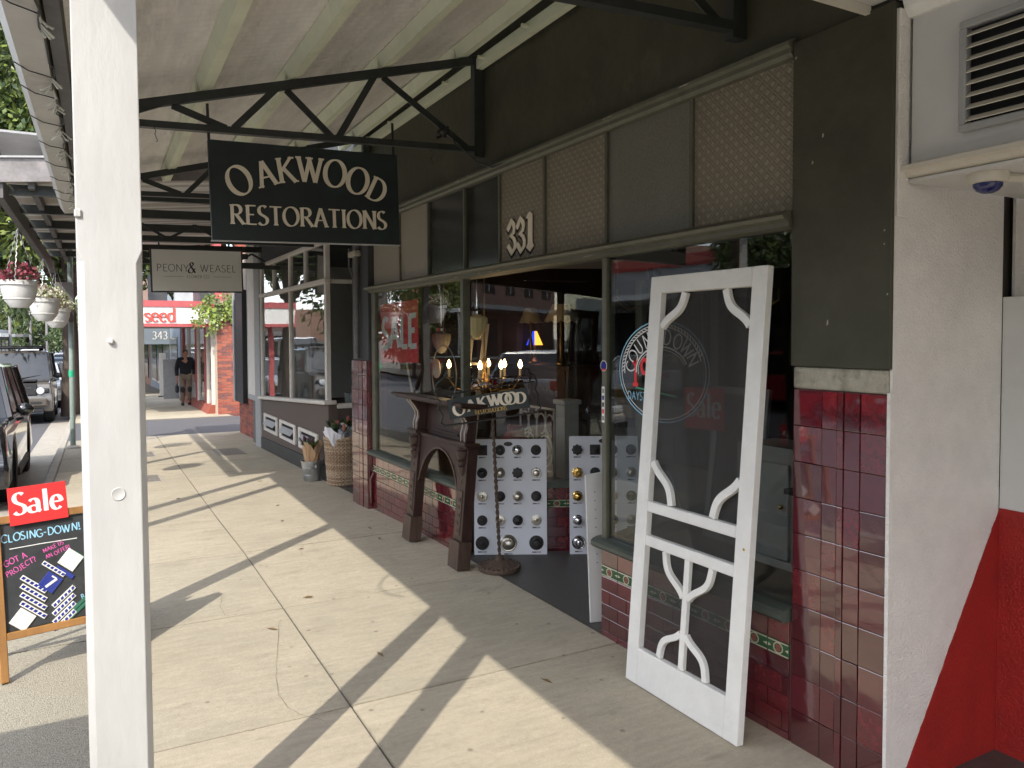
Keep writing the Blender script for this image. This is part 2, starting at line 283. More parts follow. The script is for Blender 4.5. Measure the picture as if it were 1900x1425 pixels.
    def sphere(s, c, rx, ry=None, rz=None, n=12, m=8):
        ry = ry or rx; rz = rz or rx; c = Vector(c); b = len(s.v)
        for i in range(1, m):
            t = math.pi*i/m
            for j in range(n):
                a = 2*math.pi*j/n; s.v.append(c+Vector((rx*math.sin(t)*math.cos(a), ry*math.sin(t)*math.sin(a), rz*math.cos(t))))
        s.v += [c+Vector((0, 0, rz)), c-Vector((0, 0, rz))]; T = b+(m-1)*n
        for j in range(n):
            s.f.append((T, b+j, b+(j+1) % n)); s.f.append((T+1, b+(m-2)*n+(j+1) % n, b+(m-2)*n+j))
            for i in range(m-2): s.f.append((b+i*n+j, b+(i+1)*n+j, b+(i+1)*n+(j+1) % n, b+i*n+(j+1) % n))
        s.sm = True; return s
    def build(s, name, m, parent=None, bevel=0, smooth=None, segs=1, subsurf=0):
        off = Vector((0, 0, 0)); p = parent
        while p is not None:
            if p.name in OFF: off = OFF[p.name]
            p = p.parent
        me = bpy.data.meshes.new(name); me.from_pydata([v-off for v in s.v], [], s.f)
        bm = bmesh.new(); bm.from_mesh(me); bmesh.ops.recalc_face_normals(bm, faces=bm.faces); bm.to_mesh(me); bm.free()
        o = bpy.data.objects.new(name, me); col.objects.link(o); o.parent = parent
        me.materials.append(MATS[m] if isinstance(m, str) else m)
        sm = s.sm if smooth is None else smooth
        if sm: me.shade_smooth(); me.set_sharp_from_angle(angle=R(42))
        if bevel:
            b = o.modifiers.new('bevel', 'BEVEL'); b.width = bevel; b.segments = segs; b.limit_method = 'ANGLE'; b.angle_limit = R(40); b.harden_normals = False
        if subsurf:
            q = o.modifiers.new('sub', 'SUBSURF'); q.levels = subsurf; q.render_levels = subsurf
        return o
def B(*a): return MB().box(*a)
def dup(o, parent=None, loc=None, rot=None):
    """copy of one object (shares mesh data) with its children"""
    c = o.copy(); col.objects.link(c); c.parent = parent
    if loc is not None: c.location = loc
    if rot is not None: c.rotation_euler = rot
    for ch in list(o.children): dup(ch, c)
    return c
# ------------------------------------------------------------------ lettering: pen-stroke skeleton glyphs (unit cap height)
def arc(cx, cy, rx, ry, a0, a1, n=14): return [(cx+rx*math.cos(R(a0+(a1-a0)*i/n)), cy+ry*math.sin(R(a0+(a1-a0)*i/n))) for i in range(n+1)]
S_ = arc(.27, .76, .2, .24, 40, 245, 12)[:-1]+[(.20, .53), (.36, .44)]+arc(.25, .24, .23, .24, 45, -150, 12)[1:]
G = {'O': (.82, [arc(.41, .5, .37, .5, 90, 450, 28)]), 'A': (.74, [[(.37, 1), (.06, 0)], [(.37, 1), (.68, 0)], [(.17, .36), (.57, .36)]]),
 'K': (.74, [[(.12, 1), (.12, 0)], [(.62, 1), (.15, .45)], [(.26, .57), (.68, 0)]]), 'W': (1.08, [[(.06, 1), (.30, 0)], [(.30, 0), (.54, 1)], [(.48, 1), (.74, 0)], [(.74, 0), (1.0, 1)]]),
 'D': (.8, [[(.14, 1), (.14, 0)], [(.14, .99), (.32, .99)]+arc(.32, .5, .4, .49, 90, -90, 16)+[(.14, .01)]]), 'R': (.72, [[(.14, 1), (.14, 0)], [(.14, .98), (.34, .98)]+arc(.34, .74, .22, .24, 90, -90, 10)+[(.14, .5)], [(.33, .5), (.68, 0)]]),
 'E': (.6, [[(.14, 1), (.14, 0)], [(.14, .98), (.54, .98)], [(.14, .52), (.45, .52)], [(.14, .02), (.56, .02)]]), 'S': (.54, [S_]), 'T': (.68, [[(.34, 1), (.34, 0)], [(.04, .97), (.64, .97)]]),
 'I': (.3, [[(.15, 1), (.15, 0)]]), 'N': (.82, [[(.13, 1), (.13, 0)], [(.13, 1), (.69, 0)], [(.69, 0), (.69, 1)]]), 'C': (.72, [arc(.42, .5, .36, .5, 45, 315, 18)]), 'L': (.55, [[(.14, 1), (.14, 0)], [(.14, .02), (.5, .02)]]),
 'G': (.76, [arc(.40, .5, .36, .5, 45, 330, 18)+[(.71, .42)], [(.46, .42), (.74, .42)]]), 'P': (.64, [[(.14, 1), (.14, 0)], [(.14, .98), (.32, .98)]+arc(.32, .73, .24, .25, 90, -90, 10)+[(.14, .48)]]), 'J': (.5, [[(.36, 1), (.36, .2)]+arc(.2, .2, .16, .2, 0, -150, 8)]),
 'M': (.9, [[(.1, 0), (.14, 1)], [(.14, 1), (.45, .2)], [(.45, .2), (.76, 1)], [(.76, 1), (.8, 0)]]), 'U': (.72, [[(.12, 1), (.12, .3)]+arc(.36, .3, .24, .3, 180, 360, 12)+[(.6, 1)]]), 'F': (.56, [[(.14, 1), (.14, 0)], [(.14, .98), (.52, .98)], [(.14, .52), (.42, .52)]]),
 'B': (.66, [[(.14, 1), (.14, 0)], [(.14, .98), (.30, .98)]+arc(.30, .76, .2, .22, 90, -90, 8)+[(.14, .54)], [(.3, .54)]+arc(.32, .27, .24, .27, 90, -90, 8)+[(.14, 0)]]), 'Y': (.66, [[(.06, 1), (.34, .46)], [(.62, 1), (.34, .46)], [(.34, .46), (.34, 0)]]),
 '1': (.4, [[(.08, .8), (.24, 1), (.24, 0)], [(.06, 0), (.42, 0)]]), '9': (.56, [arc(.27, .72, .2, .27, 0, 360, 16), [(.47, .74), (.47, 0)]]), '!': (.3, [[(.15, 1), (.15, .3)], arc(.15, .06, .05, .05, 0, 360, 8)]), '?': (.5, [arc(.24, .76, .2, .23, 170, -50, 10)+[(.22, .42), (.22, .26)], arc(.22, .06, .04, .05, 0, 360, 8)]),
 '-': (.4, [[(.05, .5), (.35, .5)]]), ' ': (.32, []), '3': (.5, [arc(.22, .75, .2, .24, 150, -90, 10)+arc(.22, .26, .23, .26, 90, -150, 10)[1:]]), '4': (.6, [[(.4, 1), (.05, .3), (.56, .3)], [(.42, 1), (.42, 0)]]), '5': (.5, [[(.44, .98), (.14, .98), (.11, .56)]+arc(.22, .3, .24, .3, 110, -140, 10)]), '7': (.56, [[(.06, .97), (.52, .97)], [(.52, .97), (.2, 0)]]), '2': (.5, [arc(.24, .74, .2, .25, 160, -35, 10)+[(.06, .02)], [(.06, .02), (.5, .02)]]),
 'a': (.56, [arc(.25, .44, .18, .2, 150, 0, 8)+[(.43, .1), (.52, .02)], arc(.24, .17, .19, .16, 60, 360, 12)]), 'l': (.28, [[(.14, 1.04), (.14, 0)]]), 'e': (.54, [[(.07, .36), (.47, .36)]+arc(.27, .33, .21, .33, 8, 318, 16)]), 's': (.44, [[(.37, .54)]+arc(.21, .49, .15, .15, 45, 240, 8)[:-1]+[(.26, .33)]+arc(.21, .16, .16, .16, 45, -150, 8)]), 'd': (.58, [[(.46, 1.04), (.46, 0)], arc(.25, .33, .19, .33, 40, 320, 14)])}
SERIF = set('AKWDREINTMUPFBJ1ld')
def ribbon(pts, thick, thin, nib):
    L_, R_ = [], []
    n = len(pts); closed = n > 3 and abs(pts[0][0]-pts[-1][0])+abs(pts[0][1]-pts[-1][1]) < 1e-4
    for i in range(n):
        a = pts[i-1] if i else (pts[-2] if closed else pts[0]); b = pts[i+1] if i < n-1 else (pts[1] if closed else pts[-1])
        dx, dy = b[0]-a[0], b[1]-a[1]; l = math.hypot(dx, dy) or 1; th = math.atan2(dy, dx)
        w = (thin+(thick-thin)*abs(math.sin(th-nib))**1.5)/2
        nx, ny = -dy/l*w, dx/l*w; L_.append((pts[i][0]+nx, pts[i][1]+ny)); R_.append((pts[i][0]-nx, pts[i][1]-ny))
    return L_, R_
def glyph(mb, ch, fn, thick, thin, d0, d1, serif=0., nib=.12):
    w, strokes = G[ch]; k = 0
    for st in strokes:
        l, r = ribbon(st, thick, thin, nib); mb.strip(l, r, fn, d0, d1+.00025*k); k += 1
        if serif and ch in SERIF:
            for e in (st[0], st[-1]):
                if len(st) == 2 and abs(st[0][0]-st[1][0]) < abs(st[0][1]-st[1][1]) and (e[1] < .02 or e[1] > .97) and not (ch in 'MN' and e[1] > 2):
                    if ch == 'A' and e[1] > .9: continue
                    if ch == 'W' and e[1] < .1: continue
                    if ch == 'l' or ch == 'd':
                        x0, x1 = (e[0]-serif, e[0]) if e[1] > .9 else (e[0]-serif*(ch == 'l'), e[0]+serif)
                    else: x0, x1 = e[0]-serif, e[0]+serif
                    yy = e[1]; t = .052; s0 = yy if yy < .5 else yy-t*1.2
                    mb.strip([(x0, s0+t*1.2), (x1, s0+t*1.2)], [(x0, s0), (x1, s0)], fn, d0, d1+.00025*k); k += 1
    return w
def text_w(s, gap=.1): return sum(G[c][0] for c in s)+gap*(len(s)-1)
def text(s, fn, size, thick=.14, thin=.05, d0=0, d1=.002, gap=.1, serif=0., center=True, mb=None, nib=.12, jitter=0.):
    """pen lettering in the plane of fn(u,v,d)"""
    mb = mb or MB(); u = -text_w(s, gap)*size/2 if center else 0.
    for c in s:
        ju, ja = random.uniform(-jitter, jitter), random.uniform(-jitter, jitter)
        f = (lambda u0, ja, ju: (lambda a, b, d: fn(u0+(a+b*ja)*size, (b+ju+a*ja*.5)*size, d)))(u, ja, ju)
        glyph(mb, c, f, thick, thin, d0, d1, serif, nib); u += (G[c][0]+gap)*size
    return mb
def plane_fn(o, ux, vx, nx):
    o, ux, vx, nx = Vector(o), Vector(ux).normalized(), Vector(vx).normalized(), Vector(nx).normalized()
    return lambda u, v, d: o+ux*u+vx*v+nx*d
def rotfn(fn, u0, v0, ang):
    c, s = math.cos(R(ang)), math.sin(R(ang)); return lambda u, v, d: fn(u0+u*c-v*s, v0+u*s+v*c, d)
# ------------------------------------------------------------------ ground levels, street skew
def gz(y):
    t = min(max(0., y-5), 40); return -.02*t if t > 2 else -.005*t*t
def sk_(y): return .0155*(y-3)
YS = [-14, -8, -3, 0, 2, 3.5, 5, 5.5, 6, 6.5, 7, 9, 12, 16, 20, 25, 32, 40, 45, 60, 90, 150, 300]
# ================================================================== SETTING: ground, road, kerb, footpath
def sheet(name, m, xf0, xf1, dz, ys=YS, kind='structure'):
    mb = MB()
    vs = []; fs = []
    for i, y in enumerate(ys):
        vs += [(xf0(y), y, gz(y)+dz), (xf1(y), y, gz(y)+dz)]
        if i: fs.append((2*i-2, 2*i-1, 2*i+1, 2*i))
    return tag(mb.add(vs, fs).build(name, m), kind=kind)
sheet('ground', 'earth', lambda y: -600, lambda y: 600, -.24, [-400, -50]+YS+[900, 2500])
sheet('road', 'asphalt', lambda y: -13.5, lambda y: -1.0+sk_(y), -.132)
sheet('gutter_apron', 'kerb_stone', lambda y: -1.02+sk_(y), lambda y: -.60+sk_(y), -.124)
fp = sheet('footpath', 'joint_dark', lambda y: -.5+sk_(y), lambda y: 3.4 if y < 60 else 3.4, -.016)
sheet('far_footpath', 'concrete_b', lambda y: -17, lambda y: -13.6, .0)
sheet('far_kerb', 'kerb_stone', lambda y: -13.62, lambda y: -13.45, .004)
# kerb stones (each its own piece)
kp = MB().box(-.01, .01, -.01, .01, -.5, -.49).build('kerb', 'kerb_stone'); kp['kind'] = 'structure'
y = -2.2
while y < 42:
    y1 = y+1.2 if y < 20 else y+3
    mb = MB(); x0, x1 = -.61+sk_(y), -.465+sk_(y); x2, x3 = -.61+sk_(y1), -.465+sk_(y1); g0, g1 = gz(y), gz(y1); e = .006
    mb.add([(x0, y+e, g0-.2), (x1, y+e, g0-.2), (x1, y+e, g0+.001), (x0+.03, y+e, g0), (x2, y1-e, g1-.2), (x3, y1-e, g1-.2), (x3, y1-e, g1+.001), (x2+.03, y1-e, g1)],
           [(0, 1, 2, 3), (4, 7, 6, 5), (0, 3, 7, 4), (3, 2, 6, 7), (1, 5, 6, 2), (0, 4, 5, 1)]).build('kerb_block', 'kerb_stone', kp, bevel=.012)
    y = y1
rows = [-3.9+1.465*i for i in range(27)]
cols = [(-.46, .17), (.17, 1.04), (1.04, 2.545)]
for r in range(len(rows)-1):
    ya, yb = rows[r], rows[r+1]
    if 16.4 < ya < 20.4: continue
    for ci, (xa, xb) in enumerate(cols):
        e = .0065; j = [random.uniform(-.002, .0016) for _ in range(4)]
        xr = xb
        if ci == 2: xr = 2.545 if yb < 8.2 else (2.9 if yb < 14.4 else 3.35)
        s0, s1 = (0 if ci == 2 and False else sk_(ya)), sk_(yb)
        ra, rb = (xr+s0, xr+s1) if ci < 2 else (xr, xr)
        v = [(xa+s0+e, ya+e, gz(ya)+j[0]), (ra-e, ya+e, gz(ya)+j[1]), (rb-e, yb-e, gz(yb)+j[2]), (xa+s1+e, yb-e, gz(yb)+j[3])]
        m = 'aggregate' if ci == 0 and random.random() < .9 else random.choice(['concrete', 'concrete_b', 'concrete_c', 'concrete'])
        ym = (ya+yb)/2; vm = [(v[0][0]+v[3][0])/2, (v[1][0]+v[2][0])/2]
        lo = [(a, b, c-.012) for a, b, c in v]
        MB().add(v+lo, [(0, 1, 2, 3), (0, 4, 5, 1), (1, 5, 6, 2), (2, 6, 7, 3), (3, 7, 4, 0)]).build('slab', m, fp)
# hairline cracks
for pts in ([(1.006, 4.69), (.897, 4.29), (.827, 3.975), (.782, 3.695), (.793, 3.555), (.82, 3.458), (.928, 3.30)], [(.764, 5.293), (.728, 5.115), (.732, 4.928), (.756, 4.90)], [(1.3, 5.9), (1.45, 6.0), (1.5, 6.2), (1.72, 6.3)]):
    q_ = []
    for k in range(len(pts)-1):
        for i in range(4): t_ = i/4; q_.append((pts[k][0]+(pts[k+1][0]-pts[k][0])*t_+random.uniform(-.006, .006), pts[k][1]+(pts[k+1][1]-pts[k][1])*t_+random.uniform(-.006, .006)))
    n_ = len(q_); mb = MB(); vs = []
    for (a_, b_) in q_: w_ = random.uniform(.0005, .0012); vs += [(a_-w_, b_-w_*.4, gz(b_)+.0032), (a_+w_, b_+w_*.4, gz(b_)+.0032)]
    mb.add(vs, [(2*i, 2*i+1, 2*i+3, 2*i+2) for i in range(n_-1)]).build('crack', 'joint_dark', fp)
# dark strip across the footpath at the lane, in place of slabs
cx = MB().add([(-.3, 16.5, gz(16.5)-.008), (9, 16.5, gz(16.5)-.008), (9, 20.72, gz(20.72)-.008), (-.3, 20.72, gz(20.72)-.008)], [(0, 1, 2, 3)]).build('lane', 'asphalt'); cx['kind'] = 'structure'
# service covers in the footpath
def cover(x, y, a, b, label, frame=True):
    t = thing('service_cover', label, 'cover', (x, y, gz(y)), group=None)
    z = gz(y)
    sl_ = -.02
    def q(mb, x0, x1, y0, y1, h): 
        mb.add([(x0, y0, gz(y0)+h), (x1, y0, gz(y0)+h), (x1, y1, gz(y1)+h), (x0, y1, gz(y1)+h), (x0, y0, gz(y0)-.03), (x1, y0, gz(y0)-.03), (x1, y1, gz(y1)-.03), (x0, y1, gz(y1)-.03)], [(0, 1, 2, 3), (0, 4, 5, 1), (1, 5, 6, 2), (2, 6, 7, 3), (3, 7, 4, 0)]); return mb
    q(MB(), x-a/2, x+a/2, y-b/2, y+b/2, .004).build('frame', 'kerb_stone', t)
    q(MB(), x-a/2+.03, x+a/2-.03, y-b/2+.03, y+b/2-.03, .008).build('lid', 'metal_cover', t)
    for i in range(2): MB().tube([(x-.05+i*.1, y+.0, gz(y)+.010), (x-.05+i*.1, y+.05, gz(y)+.010)], .006, 6).build('lift_bar', 'chain', t)
cover(.66, 10.9, .42, .62, 'square iron service cover set in the sunlit footpath')
cover(2.05, 13.2, .45, .9, 'long iron service cover in the shade by the flower shop wall')
cover(.86, 13.6, .28, .7, 'small concrete pit lid beside the footpath joint line')
# a few fallen leaves
leafspots = [(.62, 2.55, 'leaf_litter'), (1.25, 5.0, 'leaf_litter'), (.93, 4.55, 'leaf_litter'), (.55, 8.9, 'leaf_litter_green'), (.9, 9.2, 'leaf_litter'), (1.75, 8.2, 'leaf_litter'), (2.2, 6.6, 'leaf_litter'), (1.95, 3.2, 'leaf_litter'), (1.5, 6.2, 'leaf_litter'), (1.35, 3.9, 'leaf_litter'), (2.15, 6.2, 'leaf_litter'), (.34, 3.05, 'leaf_litter'), (1.9, 9.9, 'leaf_litter'), (.25, 4.2, 'leaf_litter'), (1.62, 7.4, 'leaf_litter')]
for x, y, m in leafspots:
    a = random.uniform(0, 6.28); l = random.uniform(.025, .05); w = l*.3
    f = lambda u, v, z: (x+u*math.cos(a)-v*math.sin(a), y+u*math.sin(a)+v*math.cos(a), gz(y)+.004+z)
    o = MB().add([f(-l, 0, .002), f(0, -w, .006), f(l, 0, .004), f(0, w, .008), f(-.3*l, 0, .0), f(.4*l, 0, .0)], [(0, 1, 4), (1, 2, 5), (1, 5, 4), (2, 3, 5), (3, 4, 5), (3, 0, 4)]).build('fallen_leaf', m)
    tag(o, 'small dry curled leaf lying on the concrete footpath' if m == 'leaf_litter' else 'small fallen leaf still green on the concrete footpath', 'leaf', 'dry leaves on the footpath' if m == 'leaf_litter' else None)

# ================================================================== SHOP (number 331)
XW = 2.537
shop = thing('shop_building', 'dark green antique shop numbered 331 with maroon tiled base and recessed entry', 'shop', (XW, 5, 0))
B(2.545, 2.76, 1.80, 8.05, 2.86, 5.2).build('upper_wall', 'shop_green', shop)
B(2.525, 2.76, 1.79, 2.236, 1.555, 2.855).build('pier', 'shop_green', shop, bevel=.004)
B(2.535, 2.74, 1.80, 2.23, 1.4655, 1.5545).build('plaster_band', 'plaster_cream', shop, bevel=.01, segs=2)
B(2.545, 2.74, 1.80, 2.228, -.02, 1.465).build('pier_core', 'grout', shop)
# moulding above transom, lintel below it
mb = MB()
def mould(prof, y0, y1): 
    n = len(prof); return MB().add([(x, y0, z) for x, z in prof]+[(x, y1, z) for x, z in prof], [tuple(range(n))[::-1], tuple(range(n, 2*n))]+[(i, (i+1) % n, n+(i+1) % n, n+i) for i in range(n)])
mould([(2.60, 2.80), (2.53, 2.80), (2.515, 2.815), (2.515, 2.835), (2.50, 2.845), (2.50, 2.86), (2.535, 2.875), (2.60, 2.875)], 2.238, 7.56).build('head_moulding', 'frame_green', shop)
mould([(2.62, 2.112), (2.535, 2.112), (2.51, 2.122), (2.51, 2.14), (2.485, 2.15), (2.475, 2.165), (2.50, 2.178), (2.535, 2.19), (2.62, 2.19)], 2.238, 7.56).build('lintel', 'frame_green', shop)
splits = [7.50, 6.742, 6.081, 5.377, 4.809, 4.21, 3.55, 2.863, 2.238]
pm = ['figured_plain', 'figured_plain', 'glass_dark', 'glass_dark', 'figured_tan', 'figured_tan', 'figured_grey', 'figured_tan']
for i, m in enumerate(pm):
    B(2.566, 2.574, splits[i+1]+.008, splits[i]-.008, 2.185, 2.805).build('transom_pane', m, shop)
    if m == 'glass_dark': B(2.62, 2.63, splits[i+1]-.05, splits[i]+.05, 2.185, 2.805).build('backing_panel', 'beam_grey', shop)
for y in splits[1:-1]: B(2.55, 2.59, y-.011, y+.011, 2.187, 2.803).build('glazing_bar', 'frame_green', shop)
# 331 in blackletter
def blk(y0, kind, mbf, mbs):
    three = [[(.0, .70), (.06, .60), (.13, .68), (.19, .80), (.24, .66), (.22, .56), (.10, .48), (.14, .45), (.30, .52), (.34, .68), (.32, .80), (.18, .95)],
             [(.10, .48), (.14, .45), (.24, .36), (.28, .25), (.27, .14), (.22, .10), (.10, .28), (.0, .20), (.18, -.06), (.36, .12), (.38, .28), (.32, .42), (.22, .50)]]
    one = [[(.0, .86), (.12, 1.0), (.22, .92), (.22, .18), (.28, .10), (.14, -.04), (.0, .08), (.06, .18), (.07, .80)]]
    for k, poly in enumerate(three if kind == 3 else one):
        P = lambda dy, dz, x: (lambda u, v, d: Vector((x+d, y0-u*.36+dy, 2.238+v*.25+dz)))
        mbs.prism(poly, P(.016, -.016, 2.558-.0006*k), 0, .006); mbf.prism(poly, P(0, 0, 2.552-.0006*k), 0, .005)
num = thing('house_number', 'cream and black blackletter number 331 on patterned transom pane', 'sign', (2.555, 4.5, 2.2))
for y0, k in ((4.70, 3), (4.575, 3), (4.435, 1)):
    a, b = MB(), MB(); blk(y0, k, a, b); d = b.build('digit_shadow', 'letter_black', num); a.build('digit', 'letter_cream', num)
# mullions, sills and glass
B(2.535, 2.60, 7.40, 7.50, .545, 2.115).build('window_post', 'frame_green', shop, bevel=.004)
B(2.535, 2.60, 5.365, 5.415, .545, 2.115).build('window_post', 'frame_green', shop, bevel=.004)
B(2.535, 2.60, 3.525, 3.565, .545, 2.115).build('window_post', 'frame_green', shop, bevel=.004)
B(2.556, 2.562, 5.415, 7.40, .545, 2.115).build('window_pane', 'glass', shop)
B(2.556, 2.562, 2.238, 3.525, .545, 2.115).build('window_pane', 'glass', shop)
sillp = [(2.62, .50), (2.50, .50), (2.485, .515), (2.485, .535), (2.50, .548), (2.535, .556), (2.62, .56)]
mould(sillp, 5.36, 7.51).build('window_sill', 'sill_green', shop); mould(sillp, 2.238, 3.60).build('window_sill', 'sill_green', shop)
# splayed returns of the entry
LA, LB = Vector((2.62, 5.49, 0)), Vector((3.82, 4.85, 0)); RA, RB = Vector((2.60, 3.545, 0)), Vector((3.80, 3.98, 0))
def wallseg(a, b, z0, z1, th, name, m, par=shop, off=0.):
    d = (b-a).normalized(); n = Vector((d.y, -d.x, 0)); a2, b2 = a+n*off, b+n*off
    return MB().beam((a2.x, a2.y, (z0+z1)/2), (b2.x, b2.y, (z0+z1)/2), th, z1-z0).build(name, m, par)
wallseg(LA, LB, -.02, .50, .03, 'return_core', 'grout', off=-.025); wallseg(RA, RB, -.02, .50, .03, 'return_core', 'grout', off=.025)
wallseg(LA, LB, .5025, .552, .10, 'return_sill', 'sill_green'); wallseg(RA, RB, .5025, .552, .10, 'return_sill', 'sill_green')
wallseg(LA+(LB-LA)*.03, LB, .5525, 2.11, .006, 'window_pane', 'glass_clear'); wallseg(RA+(RB-RA)*.03, RB, .5525, 2.11, .006, 'window_pane', 'glass_clear')
B(3.76, 3.82, 4.76, 4.84, -.01, 2.11).build('door_post', 'frame_green', shop); B(3.76, 3.82, 3.94, 4.02, -.01, 2.11).build('door_post', 'frame_green', shop)
dr = B(3.78, 3.82, 4.03, 4.75, .01, .75).build('door', 'frame_green', shop); B(3.797, 3.803, 4.03, 4.75, .75, 2.03).build('door_pane', 'glass_clear', dr); B(3.78, 3.82, 4.03, 4.75, 2.032, 2.108).build('door_rail', 'frame_green', dr)
MB().add([(2.58, 3.56, 2.20), (2.60, 5.43, 2.20), (3.8, 4.83, 2.20), (3.8, 3.95, 2.20), (2.58, 3.56, 2.26), (2.60, 5.43, 2.26), (3.8, 4.83, 2.26), (3.8, 3.95, 2.26)], [(0, 1, 2, 3), (7, 6, 5, 4), (0, 4, 5, 1), (1, 5, 6, 2), (2, 6, 7, 3), (3, 7, 4, 0)]).build('entry_ceiling', 'ceiling_inside', shop)
ef = MB().add([(2.55, 3.50, .002), (2.55, 5.47, .002), (3.80, 4.84, .006), (3.80, 3.95, .006)], [(0, 1, 2, 3)]).build('entry_floor', 'floor_dark', shop)
# interior shell
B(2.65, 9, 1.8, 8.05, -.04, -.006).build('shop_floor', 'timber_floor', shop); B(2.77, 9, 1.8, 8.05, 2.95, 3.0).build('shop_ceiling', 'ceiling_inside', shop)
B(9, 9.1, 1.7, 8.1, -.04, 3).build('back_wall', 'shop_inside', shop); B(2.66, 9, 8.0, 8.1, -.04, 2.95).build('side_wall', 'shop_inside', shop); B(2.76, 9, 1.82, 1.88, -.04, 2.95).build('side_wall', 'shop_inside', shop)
# display platforms behind the glass
MB().add([(2.64, 5.47, .0), (2.64, 7.98, 0), (3.9, 7.98, 0), (3.9, 4.9, 0), (2.64, 5.47, .47), (2.64, 7.98, .47), (3.9, 7.98, .47), (3.9, 4.9, .47)], [(0, 1, 2, 3), (7, 6, 5, 4), (0, 4, 5, 1), (1, 5, 6, 2), (2, 6, 7, 3), (3, 7, 4, 0)]).build('display_platform', 'timber_floor', shop)
MB().add([(2.64, 1.9, .0), (2.64, 3.50, 0), (3.9, 3.93, 0), (3.9, 1.9, 0), (2.64, 1.9, .47), (2.64, 3.50, .47), (3.9, 3.93, .47), (3.9, 1.9, .47)], [(0, 1, 2, 3), (7, 6, 5, 4), (0, 4, 5, 1), (1, 5, 6, 2), (2, 6, 7, 3), (3, 7, 4, 0)]).build('display_platform', 'timber_floor', shop)
B(2.60, 2.64, 5.44, 7.5, -.02, .498).build('stall_riser', 'grout', shop); B(2.546, 2.5995, 5.38, 7.5, -.04, .499).build('stall_riser_core', 'grout', shop)
B(2.546, 2.64, 2.236, 3.57, -.02, .499).build('stall_riser_core', 'grout', shop)
# tiles ------------------------------------------------------------
TM = ['tile_maroon', 'tile_maroon_b', 'tile_maroon_c']
tile_meshes = {}
def tile(a, d, n, u0, u1, z0, z1, m, par=shop, name='tile', th=.009, tilt=.006):
    """thin glazed tile on wall line a + d*u, facing n, with a slightly pillowed face"""
    key = (round(u1-u0, 3), round(z1-z0, 3), m, round(th, 3))
    if key not in tile_meshes:
        w, h = (u1-u0)/2, (z1-z0)/2; e = .0016
        o = MB().add([(0, -w, -h), (0, w, -h), (0, w, h), (0, -w, h), (th-.0007, -w, -h), (th-.0007, w, -h), (th-.0007, w, h), (th-.0007, -w, h), (th, -w+e, -h+e), (th, w-e, -h+e), (th, w-e, h-e), (th, -w+e, h-e)],
                     [(0, 1, 5, 4), (1, 2, 6, 5), (2, 3, 7, 6), (3, 0, 4, 7), (4, 5, 9, 8), (5, 6, 10, 9), (6, 7, 11, 10), (7, 4, 8, 11), (8, 9, 10, 11)]).build(name, m, None)
        tile_meshes[key] = o.data; bpy.data.objects.remove(o)
    o = bpy.data.objects.new(name, tile_meshes[key]); col.objects.link(o); o.parent = par
    c = a+d*((u0+u1)/2)+Vector((0, 0, (z0+z1)/2))
    X = n.normalized(); Z = Vector((0, 0, 1)); Y = Z.cross(X)
    M = Matrix((X, Y, Z)).transposed() @ Matrix.Rotation(random.uniform(-tilt, tilt), 3, 'Y') @ Matrix.Rotation(random.uniform(-tilt, tilt), 3, 'Z')
    o.matrix_local = Matrix.Translation(c-OFF[shop.name]) @ M.to_4x4()
    return o
def border_tile(a, d, n, u0, u1, z0, z1):
    o = tile(a, d, n, u0, u1, z0, z1, 'border_green', name='border_tile', tilt=.002)
    w, h = u1-u0, z1-z0; c = a+d*((u0+u1)/2)+Vector((0, 0, (z0+z1)/2)); nn = n.normalized(); dd = d.normalized()
    f = lambda u, v, t: c+dd*u+Vector((0, 0, v))+nn*t
    mb = MB()
    for k in (-1, 1):       # cream corner leaves and rails
        mb.strip([(-w/2+.002, k*(h/2-.002)), (w/2-.002, k*(h/2-.002))], [(-w/2+.002, k*(h/2-.007)), (w/2-.002, k*(h/2-.007))], f, .008, .0102)
    ring = arc(0, 0, min(w, h)*.40, h*.36, 0, 360, 12); l, r = ribbon(ring, .005, .005, 0); mb.strip(l, r, f, .008, .0104)
    for k in (-1, 1): mb.prism([(k*w*.5-k*.002, -h*.12), (k*w*.34, 0), (k*w*.5-k*.002, h*.12)][::k], f, .008, .0103)
    mb.build('cream_relief', 'border_cream', o_par(o))
    m2 = MB()
    for q in range(4):
        an = R(45+90*q); m2.prism([(math.cos(an)*h*.16+math.cos(t)*h*.11, math.sin(an)*h*.16+math.sin(t)*h*.11) for t in [R(60*i) for i in range(6)]], f, .008, .0108+.0002*q)
    m2.build('rosette', 'border_rose', o_par(o))
def o_par(o): return shop
def tiled_riser(a, d, n, length, z_top=.50, tw=.152, base_drop=None):
    lim = lambda u: 0
    zb0, zb1 = .338, .402
    u = 0; cnt = 0
    while u < length-.01:       # upper course and border
        u1 = min(u+tw, length); g_ = .0018
        tile(a, d, n, u+g_, u1-g_, zb1+g_, z_top-.003, random.choice(TM)); border_tile(a, d, n, u+g_, u1-g_, zb0+g_, zb1-g_); u = u1
    z = zb0; row = 0
    while z > -.03:
        z0 = z-.0765; u = -tw/2 if row % 2 else 0
        while u < length-.01:
            ua, ub = max(0, u), min(u+tw, length)
            if ub-ua > .02: tile(a, d, n, ua+.0018, ub-.0018, z0+.0018, z-.0018, random.choice(TM))
            u += tw
        z = z0; row += 1
dY = Vector((0, -1, 0)); nX = Vector((-1, 0, 0))
tiled_riser(Vector((2.546, 7.50, 0)), dY, nX, 2.12)
tiled_riser(Vector((2.546, 3.57, 0)), dY, nX, 1.33)
